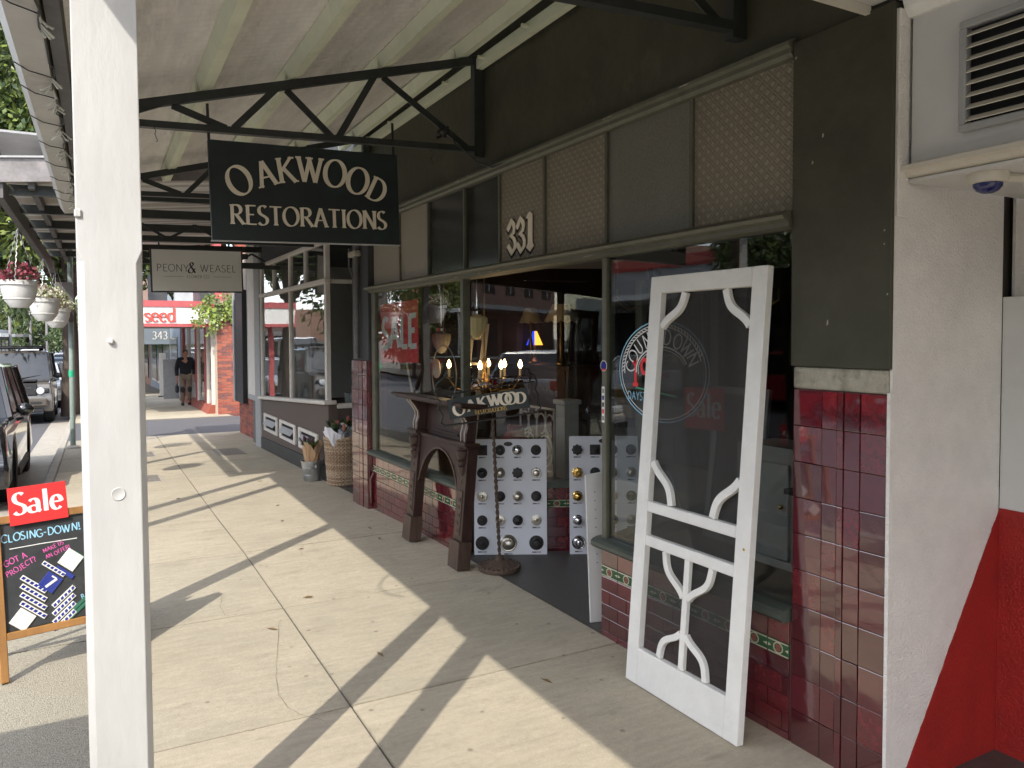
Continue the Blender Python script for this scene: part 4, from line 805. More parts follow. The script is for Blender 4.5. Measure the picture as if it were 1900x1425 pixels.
# ================================================================== DOOR-KNOB DISPLAY BOARDS
nl = Vector((-.4706, -.8824, 0))
knob_cache = {}
def knob_mesh(kind, m):
    if (kind, m) in knob_cache: return knob_cache[(kind, m)]
    prof = {'rose': [(1.0, 0), (1.0, .10), (.9, .18), (.82, .16), (.62, .2), (.34, .26), (.26, .42), (.38, .62), (.62, .78), (.70, .98), (.62, 1.18), (.40, 1.30), (.15, 1.34), (0, 1.34)],
            'flower': [(1.0, 0), (1.0, .14), (.8, .22), (.4, .26), (.32, .5), (.7, .7), (.88, .95), (.78, 1.15), (.4, 1.25), (.12, 1.2), (0, 1.28)],
            'ball': [(1.0, 0), (1.0, .08), (.94, .14), (.62, .2), (.38, .4), (.60, .55), (.82, .8), (.86, 1.1), (.72, 1.4), (.42, 1.58), (0, 1.64)],
            'disc': [(1.0, 0), (1.0, .16), (.95, .24), (.86, .26), (.80, .20), (.62, .22), (.55, .34), (.42, .36), (.36, .28), (.22, .32), (.12, .44), (0, .46)],
            'big': [(1.0, 0), (.99, .10), (.90, .18), (.80, .16), (.74, .26), (.56, .34), (.50, .30), (.42, .5), (.36, .7), (.42, .86), (.34, 1.0), (.14, 1.06), (0, 1.06)],
            'square': [(1.1, 0), (1.1, .12), (1.0, .16), (.5, .18), (.35, .4), (.6, .6), (.7, .8), (.5, 1.0), (0, 1.05)]}[kind]
    mb = MB(); n = 32 if kind == 'flower' else 24; b = 0; vs = []; fs = []
    for r, z in prof:
        for j in range(n):
            a = 2*math.pi*j/n; k = 1.0
            if kind == 'flower': k = 1+.10*math.cos(8*a)*(1 if r > .5 else .3)
            if kind == 'square' and z < .17: k = 1/max(abs(math.cos(a)), abs(math.sin(a)))*.9
            vs.append((r*k*math.cos(a), r*k*math.sin(a), z))
    for i in range(len(prof)-1):
        for j in range(n): fs.append((i*n+j, i*n+(j+1) % n, (i+1)*n+(j+1) % n, (i+1)*n+j))
    mb.add(vs, fs); mb.sm = True; o = mb.build('door_knob', m, None); me = o.data; bpy.data.objects.remove(o); knob_cache[(kind, m)] = me; return me
def knob_board(base, width, height, label, spec, lean_):
    t = thing('knob_board', label, 'display board', tuple(base), world=True)
    vv = (Vector((0, 0, 1))-nl*lean_).normalized(); nn = (nl+Vector((0, 0, lean_))).normalized(); f = plane_fn(base, dl, vv, nn)
    MB().prism([(0, 0), (width, 0), (width, height), (0, height)], f, 0, .012).build('panel', 'board_white', t, bevel=.0015)
    M = Matrix((dl, vv, nn)).transposed()
    for u, v, r, kind, m in spec:
        o = bpy.data.objects.new('door_knob', knob_mesh(kind, m)); col.objects.link(o); o.parent = t
        o.matrix_local = Matrix.Translation(f(u, v, .0122)-OFF[t.name]) @ (M @ Matrix.Diagonal((r, r, r*.9))).to_4x4()
        w = random.uniform(.026, .036); MB().prism([(u-w, v-r-.022), (u+w, v-r-.022), (u+w, v-r-.010), (u-w, v-r-.010)], f, .0122, .0128).build('price_label', 'label_grey', t)
        MB().prism([(u-w+.002, v-r-.019), (u-w+.03, v-r-.019), (u-w+.03, v-r-.013), (u-w+.002, v-r-.013)], f, .0129, .0132).build('print_line', 'knob_iron', t)
    MB().prism([(width*.47+.034*math.cos(R(a)), height-.038+.017*math.sin(R(a))) for a in range(0, 360, 20)], f, .0122, .014).build('oval_plaque', 'knob_iron', t)
    return t
c1 = [.062, .20, .335, .478]; r1 = [.80, .625, .445, .262, .088]
K = lambda kinds: [(c1[i % 4], r1[i//4], .040, k, m) for i, (k, m) in enumerate(kinds)]
sp1 = K([('square', 'knob_iron'), ('rose', 'knob_black'), ('ball', 'knob_chrome'), ('disc', 'knob_iron'), ('rose', 'knob_black'), ('ball', 'knob_nickel'), ('flower', 'knob_black'), ('rose', 'knob_nickel'),
         ('disc', 'knob_nickel'), ('rose', 'knob_black'), ('ball', 'knob_nickel'), ('rose', 'knob_iron'), ('disc', 'knob_iron'), ('disc', 'knob_nickel'), ('rose', 'knob_black'), ('disc', 'knob_nickel')])
sp1 += [(.062, .090, .052, 'disc', 'knob_iron'), (.262, .088, .066, 'big', 'knob_nickel'), (.478, .090, .056, 'big', 'knob_iron')]
base1 = Vector((2.617, 5.358, .004))
knob_board(base1, .56, .885, 'white display board of door knobs next to the mantelpiece, big silver knob low', sp1, .075)
sp2 = K([('flower', 'knob_black'), ('square', 'knob_iron'), ('disc', 'knob_iron'), ('rose', 'knob_iron'), ('flower', 'knob_brass'), ('disc', 'knob_black'), ('ball', 'knob_brass'), ('rose', 'knob_nickel'),
         ('ball', 'knob_brass'), ('rose', 'knob_black'), ('disc', 'knob_nickel'), ('rose', 'knob_black'), ('ball', 'knob_chrome'), ('ball', 'knob_nickel'), ('rose', 'knob_black'), ('disc', 'knob_nickel')])
sp2 += [(.068, .090, .054, 'big', 'knob_chrome'), (.26, .088, .05, 'big', 'knob_nickel'), (.47, .09, .05, 'big', 'knob_iron')]
knob_board(base1+dl*.735, .56, .905, 'white display board of door knobs with brass column partly behind the corner glass', sp2, .075)
# ================================================================== NARROW WHITE SHELF BOARD in the entry
ws = thing('shelf_board', 'narrow white board with peg holes standing against the entry corner', 'board', (2.59, 3.72, 0))
f4 = plane_fn((2.578, 3.735, .004), (.97, -.243, 0), (-.02, .035, 1), (-.243, -.97, 0))
MB().prism([(0, 0), (.14, 0), (.14, .885), (0, .865)], f4, -.016, 0).build('panel', 'white_paint', ws, bevel=.002)
for k in range(9): MB().prism([(.055+.0035*math.cos(a), .35+.052*k+.0035*math.sin(a)) for a in [R(45*i) for i in range(8)]], f4, .0002, .0008).build('peg_hole', 'dark_void', ws)
# ================================================================== CHALK A-BOARD
ab = thing('chalk_board', 'wooden framed chalk A-board reading CLOSING DOWN with blue tiles stuck on', 'sign', (-.2, 4.6, 0))
e1 = Vector((.972, .236, 0)); n1 = Vector((.236, -.972, 0)); lb = .20
v1 = (Vector((0, 0, 1))-n1*lb).normalized(); nn1 = (n1+Vector((0, 0, lb))).normalized()
AO = Vector((-.375, 4.475, .002)); f5 = plane_fn(AO, e1, v1, nn1); AW = .62
def abx(u0, u1, v0, v1_, d0, d1, name, m, par=ab): return MB().prism([(u0, v0), (u1, v0), (u1, v1_), (u0, v1_)], f5, d0, d1).build(name, m, par, bevel=.003)
abx(0, .036, 0, .80, -.02, .02, 'leg', 'frame_timber'); abx(AW-.036, AW, 0, .80, -.02, .02, 'leg', 'frame_timber')
abx(.0365, AW-.0365, .762, .80, -.018, .018, 'top_rail', 'frame_timber'); abx(.0365, AW-.0365, .195, .232, -.018, .018, 'bottom_rail', 'frame_timber')
abx(.0365, AW-.0365, .2325, .7615, -.008, .004, 'slate', 'blackboard')
hz = .80*v1.z; bk = AO+v1*.80; 
for u in (.018, AW-.018):
    p = bk+e1*u-n1*.03; q = AO+e1*u-n1*.36; MB().beam(p, (q.x, q.y, 0.002), .03, .03, upv=tuple(n1)).build('rear_leg', 'frame_timber', ab)
q0, q1 = AO+e1*.03-n1*.315, AO+e1*(AW-.03)-n1*.315; MB().beam((q0.x, q0.y, .16), (q1.x, q1.y, .16), .02, .04).build('rear_rail', 'frame_timber', ab)
def bp(px, py): return (.062+(px-11)*.00243, max(0, (1265-(py+.20*(px-11)))*.00272))
def chalk(s, px, py, size, ang, m, thick=.085, jit=.08, gap=.16):
    u, v = bp(px, py); fr = rotfn(f5, u, v, ang); return text(s, fr, size, thick, thick*.7, .0042, .0049, gap, 0, False, None, .6, jit).build('chalk_writing', m, ab)
chalk('CLOSING-DOWN!', 1, 1021, .0385, 1.5, 'chalk_blue', .15, .06, .05)
u, v = bp(15, 1031); u2, v2 = bp(140, 1005); l, r = ribbon([(u, v), ((u+u2)/2, (v+v2)/2+.002), (u2, v2)], .005, .004, 0); MB().strip(l, r, f5, .0042, .0048).build('chalk_underline', 'chalk_white', ab)
chalk('GOT A', 5, 1064, .029, 18, 'chalk_pink', .14, .1, .08); chalk('PROJECT?', 8, 1083, .026, 24, 'chalk_pink', .14, .1, .06)
chalk('MAKE US', 76, 1036, .020, 18, 'chalk_pink', .14, .1, .06); chalk('AN OFFER!', 80, 1047, .020, 18, 'chalk_pink', .14, .1, .06); chalk('BARG', 141, 1123, .026, 16, 'chalk_blue', .13, .1)
mat('tile_white', (.76, .75, .70), .18, .04, 9, .3, 60); mat('tile_blue', (.012, .022, .23), .12, .15, 9); mat('tile_green', (.02, .14, .075), .15, .3, 25)
A1, A2 = -42, 38
def tpiece(px, py, w, h, ang, name, m, d=.010):
    u, v = bp(px, py); fr = rotfn(f5, u, v, ang); o = MB().prism([(-w/2, -h/2), (w/2, -h/2), (w/2, h/2), (-w/2, h/2)], fr, .0043, d).build(name, m, ab, bevel=.001); return fr, o
def strip_tile(px, py, w, h, ang, n):
    fr, o = tpiece(px, py, w, h, ang, 'border_strip', 'tile_white')
    for k in range(n):
        c_ = -w/2+w*(k+.5)/n; q = w/n*.34; s_ = h*.28
        MB().prism([(c_-q-s_*.25, -s_), (c_+q-s_*.25, -s_), (c_+q+s_*.25, s_), (c_-q+s_*.25, s_)], fr, .0101, .0108).build('blue_check', 'tile_blue', o)
tpiece(30, 1158, .085, .085, A1, 'white_tile', 'tile_white'); tpiece(125, 1047, .088, .088, A1, 'white_tile', 'tile_white', .0096)
f7, o7 = tpiece(84, 1090, .082, .082, A1, 'number_tile', 'tile_blue'); mb = MB(); glyph(mb, '7', lambda a_, b_, d_: f7((a_-.29)*.06, (b_-.5)*.06, d_), .22, .12, .0101, .0112, 0, .1); mb.build('numeral', 'tile_white', o7)
tpiece(112, 1071, .100, .022, A1, 'blue_strip', 'tile_blue', .0094)
strip_tile(92, 1065, .125, .022, A1, 6)
for k in range(4):
    strip_tile(54-1.3*k, 1094+15.5*k, .140, .024, A1, 6); strip_tile(107-.6*k, 1116+15*k, .130, .024, A2, 6)
for px, py, a_ in ((132, 1142, A2), (137, 1128, A2), (146, 1040, A1)): tpiece(px, py, .10 if a_ == A2 else .085, .016, a_, 'green_strip', 'tile_green', .009)
# red Sale card standing on top of the A-board
sa = thing('sale_card', 'red Sale card with white lettering standing on top of the chalk board', 'sign', tuple(AO+v1*.78+e1*.2))
f6 = rotfn(f5, .078, .745, 1.5)
MB().prism([(0, 0), (.262, 0), (.262, .19), (0, .19)], f6, .0205, .0245).build('card', 'red_card', sa, bevel=.001)
text('Sale', lambda u, v, d: f6(u+.131, v+.052, d), .108, .20, .06, .0247, .0252, .05, .09, True, None, .15).build('lettering', 'chalk_white', sa)
# ================================================================== FLORIST NEXT DOOR
XF = 2.62
fl = thing('flower_shop', 'flower shop with white framed windows and small white vents below', 'shop', (XF, 11, -.1))
sz = lambda y: .905-.0505*(y-9.42)          # sill line follows the fall of the street
def yz(mb, y0, y1, z0a, z0b, z1a, z1b, x0, x1):
    return mb.add([(x0, y0, z0a), (x1, y0, z0a), (x1, y1, z0b), (x0, y1, z0b), (x0, y0, z1a), (x1, y0, z1a), (x1, y1, z1b), (x0, y1, z1b)], [(0, 3, 2, 1), (4, 5, 6, 7), (0, 1, 5, 4), (1, 2, 6, 5), (2, 3, 7, 6), (3, 0, 4, 7)])
B(2.64, 2.9, 8.06, 14.0, 2.88, 5.2).build('upper_wall', 'florist_dark', fl)
yz(MB(), 9.40, 13.42, -.2, -.25, sz(9.4)-.05, sz(13.42)-.05, 2.625, 2.75).build('stall_riser', 'florist_brown', fl)
yz(MB(), 9.40, 13.42, -.2, -.25, .10, .02, 2.605, 2.6248).build('plinth', 'florist_dark', fl)
B(2.6255, 3.6, 9.42, 9.52, -.2, .80).build('return_riser', 'florist_brown', fl)
yz(MB(), 9.36, 13.45, sz(9.36)-.05, sz(13.45)-.05, sz(9.36), sz(13.45), 2.56, 2.72).build('window_sill', 'florist_white', fl, bevel=.01); B(2.73, 3.6, 9.38, 9.52, .803, .862).build('return_sill', 'florist_white', fl, bevel=.008)
for y, w, z0 in ((9.45, .075, None), (11.326, .05, None), (13.33, .07, None)): yz(MB(), y-w/2, y+w/2, sz(y), sz(y), 2.87, 2.87, 2.61, 2.67).build('window_post', 'florist_white', fl, bevel=.005)
for y in (10.454, 12.398): B(2.612, 2.66, y-.02, y+.02, 2.39, 2.87).build('glazing_bar', 'florist_white', fl, bevel=.004)
B(2.59, 2.67, 9.39, 13.37, 2.335, 2.392).build('transom_rail', 'florist_white', fl, bevel=.006); B(2.60, 2.67, 9.39, 13.37, 2.825, 2.8795).build('head_rail', 'florist_white', fl, bevel=.006)
B(2.672, 3.6, 9.425, 9.475, 2.338, 2.388).build('return_rail', 'florist_white', fl, bevel=.005); B(3.55, 3.62, 9.42, 9.48, .86, 2.88).build('window_post', 'florist_white', fl)
for y0, y1 in ((9.49, 11.30), (11.352, 13.295)): yz(MB(), y0, y1, sz(y0), sz(y1), 2.335, 2.335, 2.638, 2.644).build('window_pane', 'glass', fl)
for y0, y1 in ((9.49, 10.434), (10.474, 11.30), (11.352, 12.378), (12.418, 13.295)): B(2.638, 2.644, y0, y1, 2.392, 2.825).build('upper_pane', 'glass', fl)
B(2.672, 3.55, 9.447, 9.453, .863, 2.338).build('window_pane', 'glass', fl); B(2.672, 3.55, 9.447, 9.453, 2.388, 2.88).build('upper_pane', 'glass', fl)
B(3.6, 3.7, 8.1, 9.42, -.2, .75).build('entry_door_panel', 'florist_brown', fl); B(3.63, 3.636, 8.1, 9.42, .75, 2.88).build('entry_door_pane', 'glass', fl); B(2.62, 3.6, 8.1, 9.42, 2.882, 2.93).build('entry_ceiling', 'florist_dark', fl); B(2.66, 3.6, 8.052, 8.10, -.2, 2.9).build('party_wall', 'florist_dark', fl)
yz(MB(), 8.05, 9.42, gz(8.05)-.06, gz(9.42)-.06, gz(8.05)+.004, gz(9.42)+.004, 2.62, 3.6).build('entry_step', 'floor_dark', fl)
B(2.60, 2.80, 13.43, 13.86, -.26, 3.2).build('corner_pilaster', 'trim_grey', fl, bevel=.01)
B(2.76, 6.5, 9.53, 13.42, .60, .62).build('display_floor', 'inside_brown', fl); B(6.5, 6.6, 8, 13.9, -.3, 3).build('back_wall', 'florist_white', fl); B(2.91, 6.5, 8.0, 13.9, 2.9, 2.95).build('shop_ceiling', 'florist_dark', fl); B(2.81, 6.5, 13.5, 13.6, -.3, 2.9).build('side_wall', 'florist_white', fl)
for k, (y0, y1) in enumerate(((12.18, 13.15), (11.03, 12.0), (9.85, 10.83))):
    z0, z1 = .165+.0*k, .445
    fr = MB().box(2.596, 2.6246, y0, y1, z1-.045, z1).box(2.596, 2.6246, y0, y1, z0, z0+.045).box(2.596, 2.6246, y0, y0+.09, z0+.045, z1-.045).box(2.596, 2.6246, y1-.09, y1, z0+.045, z1-.045).build('vent_frame', 'florist_white', fl, bevel=.004)
    B(2.6195, 2.6247, y0+.09, y1-.09, z0+.045, z1-.045).build('vent_opening', 'dark_void', fr)
    MB().beam((2.590, y0+.12, z0+.15), (2.590, y1-.12, z0+.15), .10, .006, upv=(-.75, 0, .66)).build('vent_flap', 'trim_grey', fr)
# stock inside the flower shop window
for nm, lab, y, x, h, r, m in (('flower_bucket', 'tall pale bucket inside the flower shop window', 9.85, 3.1, .34, .13, 'inside_white'), ('vase', 'grey vase inside the flower shop window', 10.25, 3.35, .28, .09, 'box_grey'), ('vase', 'tall thin white vase in the flower shop window', 11.6, 3.1, .5, .07, 'inside_white')):
    o = MB().lathe([(r*.7, 0), (r*.8, .02), (r, h*.8), (r*1.05, h), (r*.9, h), (r*.85, h*.7), (0, h*.65)], (x, y, .62), 16).build(nm, m); tag(o, lab, 'vase' if nm == 'vase' else 'bucket')
pts = []; mbc = MB(); n = 40
l = [(11.45+.9*i/n, .03*math.sin(i*1.3)) for i in range(n+1)]
mbc.add([(2.95+d, y, .64) for y, d in l]+[(2.95+d*.6, y, 2.35) for y, d in l], [(i, i+1, n+2+i, n+1+i) for i in range(n)]); mbc.sm = True
cu = thing('curtain', 'pale pleated curtain hanging in the flower shop window', 'curtain', (2.95, 11.9, .63)); mbc.build('cloth', 'inside_white', cu); MB().tube([(2.95, 11.4, 2.36), (2.95, 12.4, 2.36)], .012, 8).build('rail', 'inside_white', cu)
# wicker basket with wrapped proteas
random.seed(5)
wb = thing('wicker_basket', 'tall woven wicker basket by the flower shop entry', 'basket', (2.715, 9.13, gz(9.13)))
bz = gz(9.13)+.012
mb = MB(); NS = 30; NR = 26
for r_ in range(NR):
    z = bz+.02+r_*.0205; rad = .172+.036*(r_/NR)+(.006 if r_ in (0, NR-1) else 0)
    pts = [(2.715+(rad+.006*(1 if (k+r_) % 2 else -1))*math.cos(2*math.pi*k/60*1.0), 9.13+(rad+.006*(1 if (k+r_) % 2 else -1))*math.sin(2*math.pi*k/60), z) for k in range(60)]
    MB().tube(pts, .0105, 5, closed=True).build('weave_ring', random.choice(['wicker', 'wicker', 'wicker_pale']), wb)
for k in range(30):
    a = 2*math.pi*k/30; MB().tube([(2.715+.170*math.cos(a), 9.13+.170*math.sin(a), bz), (2.715+.211*math.cos(a), 9.13+.211*math.sin(a), bz+.57)], .007, 5).build('stake', 'wicker_pale', wb)
MB().lathe([(.165, 0), (.165, .02), (0, .02)], (2.715, 9.13, bz-.008), 20).build('bottom', 'wicker', wb)
for rr in (.55, .568): MB().tube([(2.715+.214*math.cos(2*math.pi*k/40), 9.13+.214*math.sin(2*math.pi*k/40), bz+rr+.006*math.sin(k*2.1)) for k in range(40)], .012, 6, closed=True).build('rim', 'wicker_pale', wb)
def bunch(name, label, x, y, z, ncone, r0, r1, h, wrap, heads, seed, lean_=(0, 0)):
    random.seed(seed); t = thing(name, label, 'bouquet', (x, y, z)); lx, ly = lean_
    mbw = MB(); n = 22; vs = []
    for i, (rr, zz) in enumerate(((r0, 0), ((r0+r1)/2, h*.5), (r1, h))):
        for j in range(n):
            a = 2*math.pi*j/n; q = rr*(1+(.10*math.sin(5*a+i)+random.uniform(-.05, .05))); top = (.06*math.sin(2*a+.6)+random.uniform(-.015, .015))*(h/.3) if i == 2 else 0
            vs.append((x+q*math.cos(a)+lx*zz, y+q*math.sin(a)+ly*zz, z+zz+top))
    fs = [(i*n+j, i*n+(j+1) % n, (i+1)*n+(j+1) % n, (i+1)*n+j) for i in range(2) for j in range(n)]
    mbw.add(vs, fs); o = mbw.build('wrapping', wrap, t, smooth=False); sm = o.modifiers.new('s', 'SOLIDIFY'); sm.thickness = .0015
    for k in range(heads):
        a = random.uniform(0, 6.28); q = random.uniform(.0, r1*.85); hx, hy, hz = x+q*math.cos(a)+lx*h, y+q*math.sin(a)+ly*h, z+h*random.uniform(.92, 1.12)
        MB().tube([(x+lx*h*.3, y+ly*h*.3, z+h*.3), (hx, hy, hz)], .004, 5).build('stem', 'leaf_dark', t)
        if k % 3 == 0: 
            mb = MB()
            for p in range(9):
                b = 2*math.pi*p/9; d = Vector((math.cos(b)*.018, math.sin(b)*.018, 0)); c0 = Vector((hx, hy, hz)); mb.add([c0+d*.4, c0+d+Vector((-d.y*.5, d.x*.5, .045)), c0+d*.7+Vector((0, 0, .10)), c0+d+Vector((d.y*.5, -d.x*.5, .045))], [(0, 1, 2, 3)])
            mb.lathe([(.006, 0), (.016, .02), (.015, .055), (0, .09)], (hx, hy, hz), 8).build('flower_head', 'protea' if wrap == 'tissue' else 'petal_purple', t)
        mb = MB()
        for p in range(5):
            b = random.uniform(0, 6.28); l = random.uniform(.09, .16); d = Vector((math.cos(b), math.sin(b), random.uniform(.6, 1.6))).normalized(); s_ = d.cross(Vector((0, 0, 1))).normalized()*l*.13; c0 = Vector((hx, hy, hz-.02)); mb.add([c0, c0+d*l*.5+s_, c0+d*l, c0+d*l*.5-s_], [(0, 1, 2, 3)])
        mb.build('leaves', random.choice(['leaf_dark', 'leaf_dark', 'leaf_a']), t)
    return t
bunch('wrapped_bouquet', 'proteas wrapped in white paper standing in the wicker basket', 2.64, 9.05, bz+.42, 1, .07, .14, .24, 'tissue', 12, 3, (-.15, -.1))
bunch('wrapped_bouquet', 'leafy bunch in white paper leaning back in the wicker basket', 2.79, 9.18, bz+.42, 1, .07, .14, .26, 'tissue', 12, 9, (.1, .15))
# zinc bucket and kraft bouquet
bk_ = thing('zinc_bucket', 'galvanised metal bucket on the footpath beside the wicker basket', 'bucket', (2.47, 9.62, gz(9.62)))
z0 = gz(9.62)+.002
MB().lathe([(.095, 0), (.10, .01), (.128, .235), (.136, .24), (.136, .25), (.126, .25), (.098, .02), (0, .018)], (2.47, 9.62, z0), 28).build('pail', 'zinc', bk_)
for zz in (.08, .17): MB().tube([(2.47+(.1005+.12*zz)*math.cos(2*math.pi*k/32), 9.62+(.1005+.12*zz)*math.sin(2*math.pi*k/32), z0+zz) for k in range(32)], .003, 5, closed=True).build('hoop', 'zinc', bk_)
MB().tube([(2.47-.03, 9.62-.13, z0+.21), (2.47-.03, 9.62-.14, z0+.17), (2.47+.01, 9.62-.142, z0+.165), (2.47+.02, 9.62-.136, z0+.21)], .004, 6).build('handle', 'zinc', bk_)
bunch('kraft_bouquet', 'small posy wrapped in brown kraft paper standing in the metal bucket', 2.47, 9.62, z0+.06, 1, .05, .115, .36, 'kraft', 7, 21, (.02, .02))
# ================================================================== FLORIST'S CANOPY
fc = thing('boarded_canopy', 'weathered timber boarded canopy in front of the flower shop', 'canopy', (1, 11.5, 2.9))
fz = lambda x: 3.10+.10*(x+.6)
random.seed(3)
y = 8.17
while y < 15.4:
    MB().beam((-.60+.02*(y-8), y+.069, fz(-.6)+.05), (2.62, y+.069, fz(2.62)+.05), .134, .018).build('lining_board', random.choice(['canopy_board', 'canopy_board', 'white_paint']), fc); y += .138
MB().beam((-.66, 8.14, fz(-.66)+.035), (2.54, 8.14, fz(2.54)+.035), .035, .20).build('end_fascia', 'old_timber', fc)
MB().beam((-.66, 8.14, fz(-.66)+.15), (2.54, 8.14, fz(2.54)+.15), .08, .016).build('flashing', 'galv_roof', fc)
MB().beam((-.60, 8.16, 2.99), (-.40, 15.4, 2.87), .06, .17).build('eave_beam', 'beam_grey', fc); MB().beam((-.36, 8.2, 3.06), (-.18, 15.4, 3.02), .05, .10).build('inner_beam', 'beam_grey', fc)
for y in (8.36, 9.55, 10.75, 11.95, 13.15, 14.35): MB().beam((-.55+.02*(y-8), y, 3.01), (2.60, y, 3.10), .07, .09).build('rafter', 'truss_green', fc)
for y in (9.9, 12.9):
    T = MB().beam((.1, y, 2.80), (2.6, y, 2.84), .05, .045).build('truss', 'truss_green', fc)
    for k in range(4): MB().beam((.3+.6*k, y, 2.82), (.6+.6*k, y, 3.0), .02, .03).build('web_bar', 'truss_green', T); MB().beam((.6+.6*k, y, 3.0), (.9+.6*k, y, 2.83), .016, .03).build('web_bar', 'truss_green', T)
B(-.65, 2.64, 8.17, 15.42, 3.48, 3.50).build('roof', 'galv_roof', fc)
for y in (8.35, 11.9, 15.2): B(.12, .22, y-.05, y+.05, gz(y), 3.03).build('post', 'beam_grey', fc)
# Peony & Weasel sign
ps = thing('hanging_sign', 'pale grey hanging sign reading PEONY & WEASEL FLOWER CO', 'sign', (1.5, 12, 2.33))
pf = plane_fn((.892, 11.98, 2.333), (1, 0, .018), (-.018, 0, 1), (0, -1, 0))
MB().prism([(-.02, -.02), (1.215, -.02), (1.215, .60), (-.02, .60)], pf, -.06, -.002).build('frame', 'florist_dark', ps); MB().prism([(0, 0), (1.193, 0), (1.193, .578), (0, .578)], pf, -.0015, .003).build('panel', 'sign_grey', ps)
for s_, u_ in (('PEONY', .265), ('WEASEL', .872)): text(s_, lambda u, v, d: pf(u*1.12+u_, v+.275, d), .100, .075, .065, .0032, .0042, .06).build('lettering', 'ink_dark', ps)
amp = [(.66, .02), (.24, .72)]+arc(.36, .84, .14, .15, 210, -40, 10)+[(.12, .38)]+arc(.26, .2, .2, .2, 150, 330, 10)+[(.66, .42)]
l, r = ribbon(amp, .15, .05, .4); MB().strip(l, r, lambda u, v, d: pf(.462+u*.15, .255+v*.15, d), .0032, .0048).build('ampersand', 'ink_dark', ps)
text('FLOWER CO', lambda u, v, d: pf(u+.595, v+.182, d), .042, .11, .10, .0032, .004, .1).build('lettering', 'ink_soft', ps)
for a_, b_ in ((.15, .40), (.80, 1.05)): MB().prism([(a_, .202), (b_, .202), (b_, .207), (a_, .207)], pf, .0032, .004).build('rule_line', 'ink_soft', ps)
MB().beam((2.09, 12.0, 2.72), (2.64, 12.0, 2.72), .05, .06).build('bracket_arm', 'truss_green', ps)
for u_ in (.1, 1.1): MB().tube([pf(u_, .60, -.03), pf(u_, .80, -.03)], .010, 6).build('hanger', 'truss_green', ps)
# ================================================================== PANELS AND BRICK PIER BEFORE THE LANE
def brick_wall(t, a, d, nrm, length, z0, z1, name='brick', bw=.23, bh=.076, jt=.010, proud=.006):
    """individual bricks laid on line a + d*u facing nrm"""
    z = z0; row = 0; me = {}
    while z < z1-.02:
        u = -bw/2 if row % 2 else 0
        while u < length-.02:
            ua, ub = max(0, u), min(u+bw-jt, length)
            if ub-ua > .03:
                c = a+d*((ua+ub)/2)+nrm*proud/2+Vector((0, 0, z+(bh-jt)/2)); m = random.choice(['brick_red', 'brick_orange', 'brick_orange', 'brick_dark']); k = (round(ub-ua, 2), m)
                if k not in me:
                    o = MB().obox((0, 0, 0), ub-ua, proud+.01, bh-jt).build(name, m, None); me[k] = o.data; bpy.data.objects.remove(o)
                o = bpy.data.objects.new(name, me[k]); col.objects.link(o); o.parent = t
                X = d; Z = Vector((0, 0, 1)); Y = Z.cross(X); o.matrix_local = Matrix.Translation(c+nrm*random.uniform(-.001, .002)-OFF[t.name]) @ Matrix((X, Y, Z)).transposed().to_4x4()
            u += bw
        z += bh; row += 1
random.seed(8)
bp_ = thing('brick_pier', 'narrow red brick pier between the flower shop and the lane', 'pier', (2.85, 15.2, gz(15)))
B(2.78, 3.3, 14.55, 16.35, -.35, 3.3).build('mortar_core', 'mortar', bp_)
brick_wall(bp_, Vector((2.78, 16.35, gz(15.4)-.1)), Vector((0, -1, 0)), Vector((-1, 0, 0)), 1.8, 0, 1.0); brick_wall(bp_, Vector((2.78, 14.55, gz(15.4)-.1)), Vector((1, 0, 0)), Vector((0, -1, 0)), .5, 0, 3.2)
wpn = thing('white_pilaster_board', 'tall pale grey board fixed above the brick pier foot', 'board', (2.7, 14.4, .5)); B(2.66, 2.775, 13.9, 14.85, .56, 3.4).build('panel', 'trim_grey', wpn, bevel=.008)
B(2.655, 2.6595, 14.0, 14.75, .66, 3.3).build('raised_face', 'florist_white', wpn); B(2.68, 2.775, 13.87, 14.5, -.28, .5595).build('lower_wall', 'beam_grey', wpn)
bb = thing('black_banner_board', 'tall narrow black board hanging beside the lane', 'board', (2.7, 15.9, .4)); B(2.68, 2.76, 15.45, 16.25, .42, 2.58).build('panel', 'banner_black', bb); B(2.66, 2.70, 16.252, 16.40, .42, 2.60).build('edge_post', 'trim_grey', bb)
# ================================================================== SEED SHOP ACROSS THE LANE
sd_ = thing('brick_shop', 'red brick shop beyond the lane with white fascia reading seed', 'shop', (3.2, 24, gz(22)))
g2 = gz(21.6)
B(3.09, 3.62, 21.46, 21.9, g2-.1, 2.62).build('pier_core', 'mortar', sd_)
brick_wall(sd_, Vector((3.09, 21.46, g2-.05)), Vector((1, 0, 0)), Vector((0, -1, 0)), .53, 0, 2.95)
MB().add([(2.85, 21.9, g2-.1), (3.4, 21.9, g2-.1), (3.4, 29.5, -.6), (2.95, 29.5, -.6), (2.98, 21.9, g2+.22), (3.4, 21.9, g2+.22), (3.4, 29.5, g2-.0), (3.0, 29.5, g2-.0)], [(0, 3, 2, 1), (4, 5, 6, 7), (0, 1, 5, 4), (1, 2, 6, 5), (2, 3, 7, 6), (3, 0, 4, 7)]).build('stall_riser', 'brick_red', sd_)
for y, m, w in ((22.1, 'florist_white', .12), (23.0, 'florist_white', .10), (23.35, 'seed_red', .22), (25.0, 'florist_white', .10), (25.4, 'seed_red', .22), (27.3, 'florist_white', .1), (28.9, 'seed_red', .25)): B(3.03, 3.13, y-w/2, y+w/2, g2-.35, 2.02).build('window_post', m, sd_)
for y0, y1 in ((22.17, 22.94), (23.48, 24.94), (25.53, 27.24), (27.36, 28.77)): B(3.075, 3.081, y0, y1, g2-.3, 2.0).build('window_pane', 'glass', sd_)
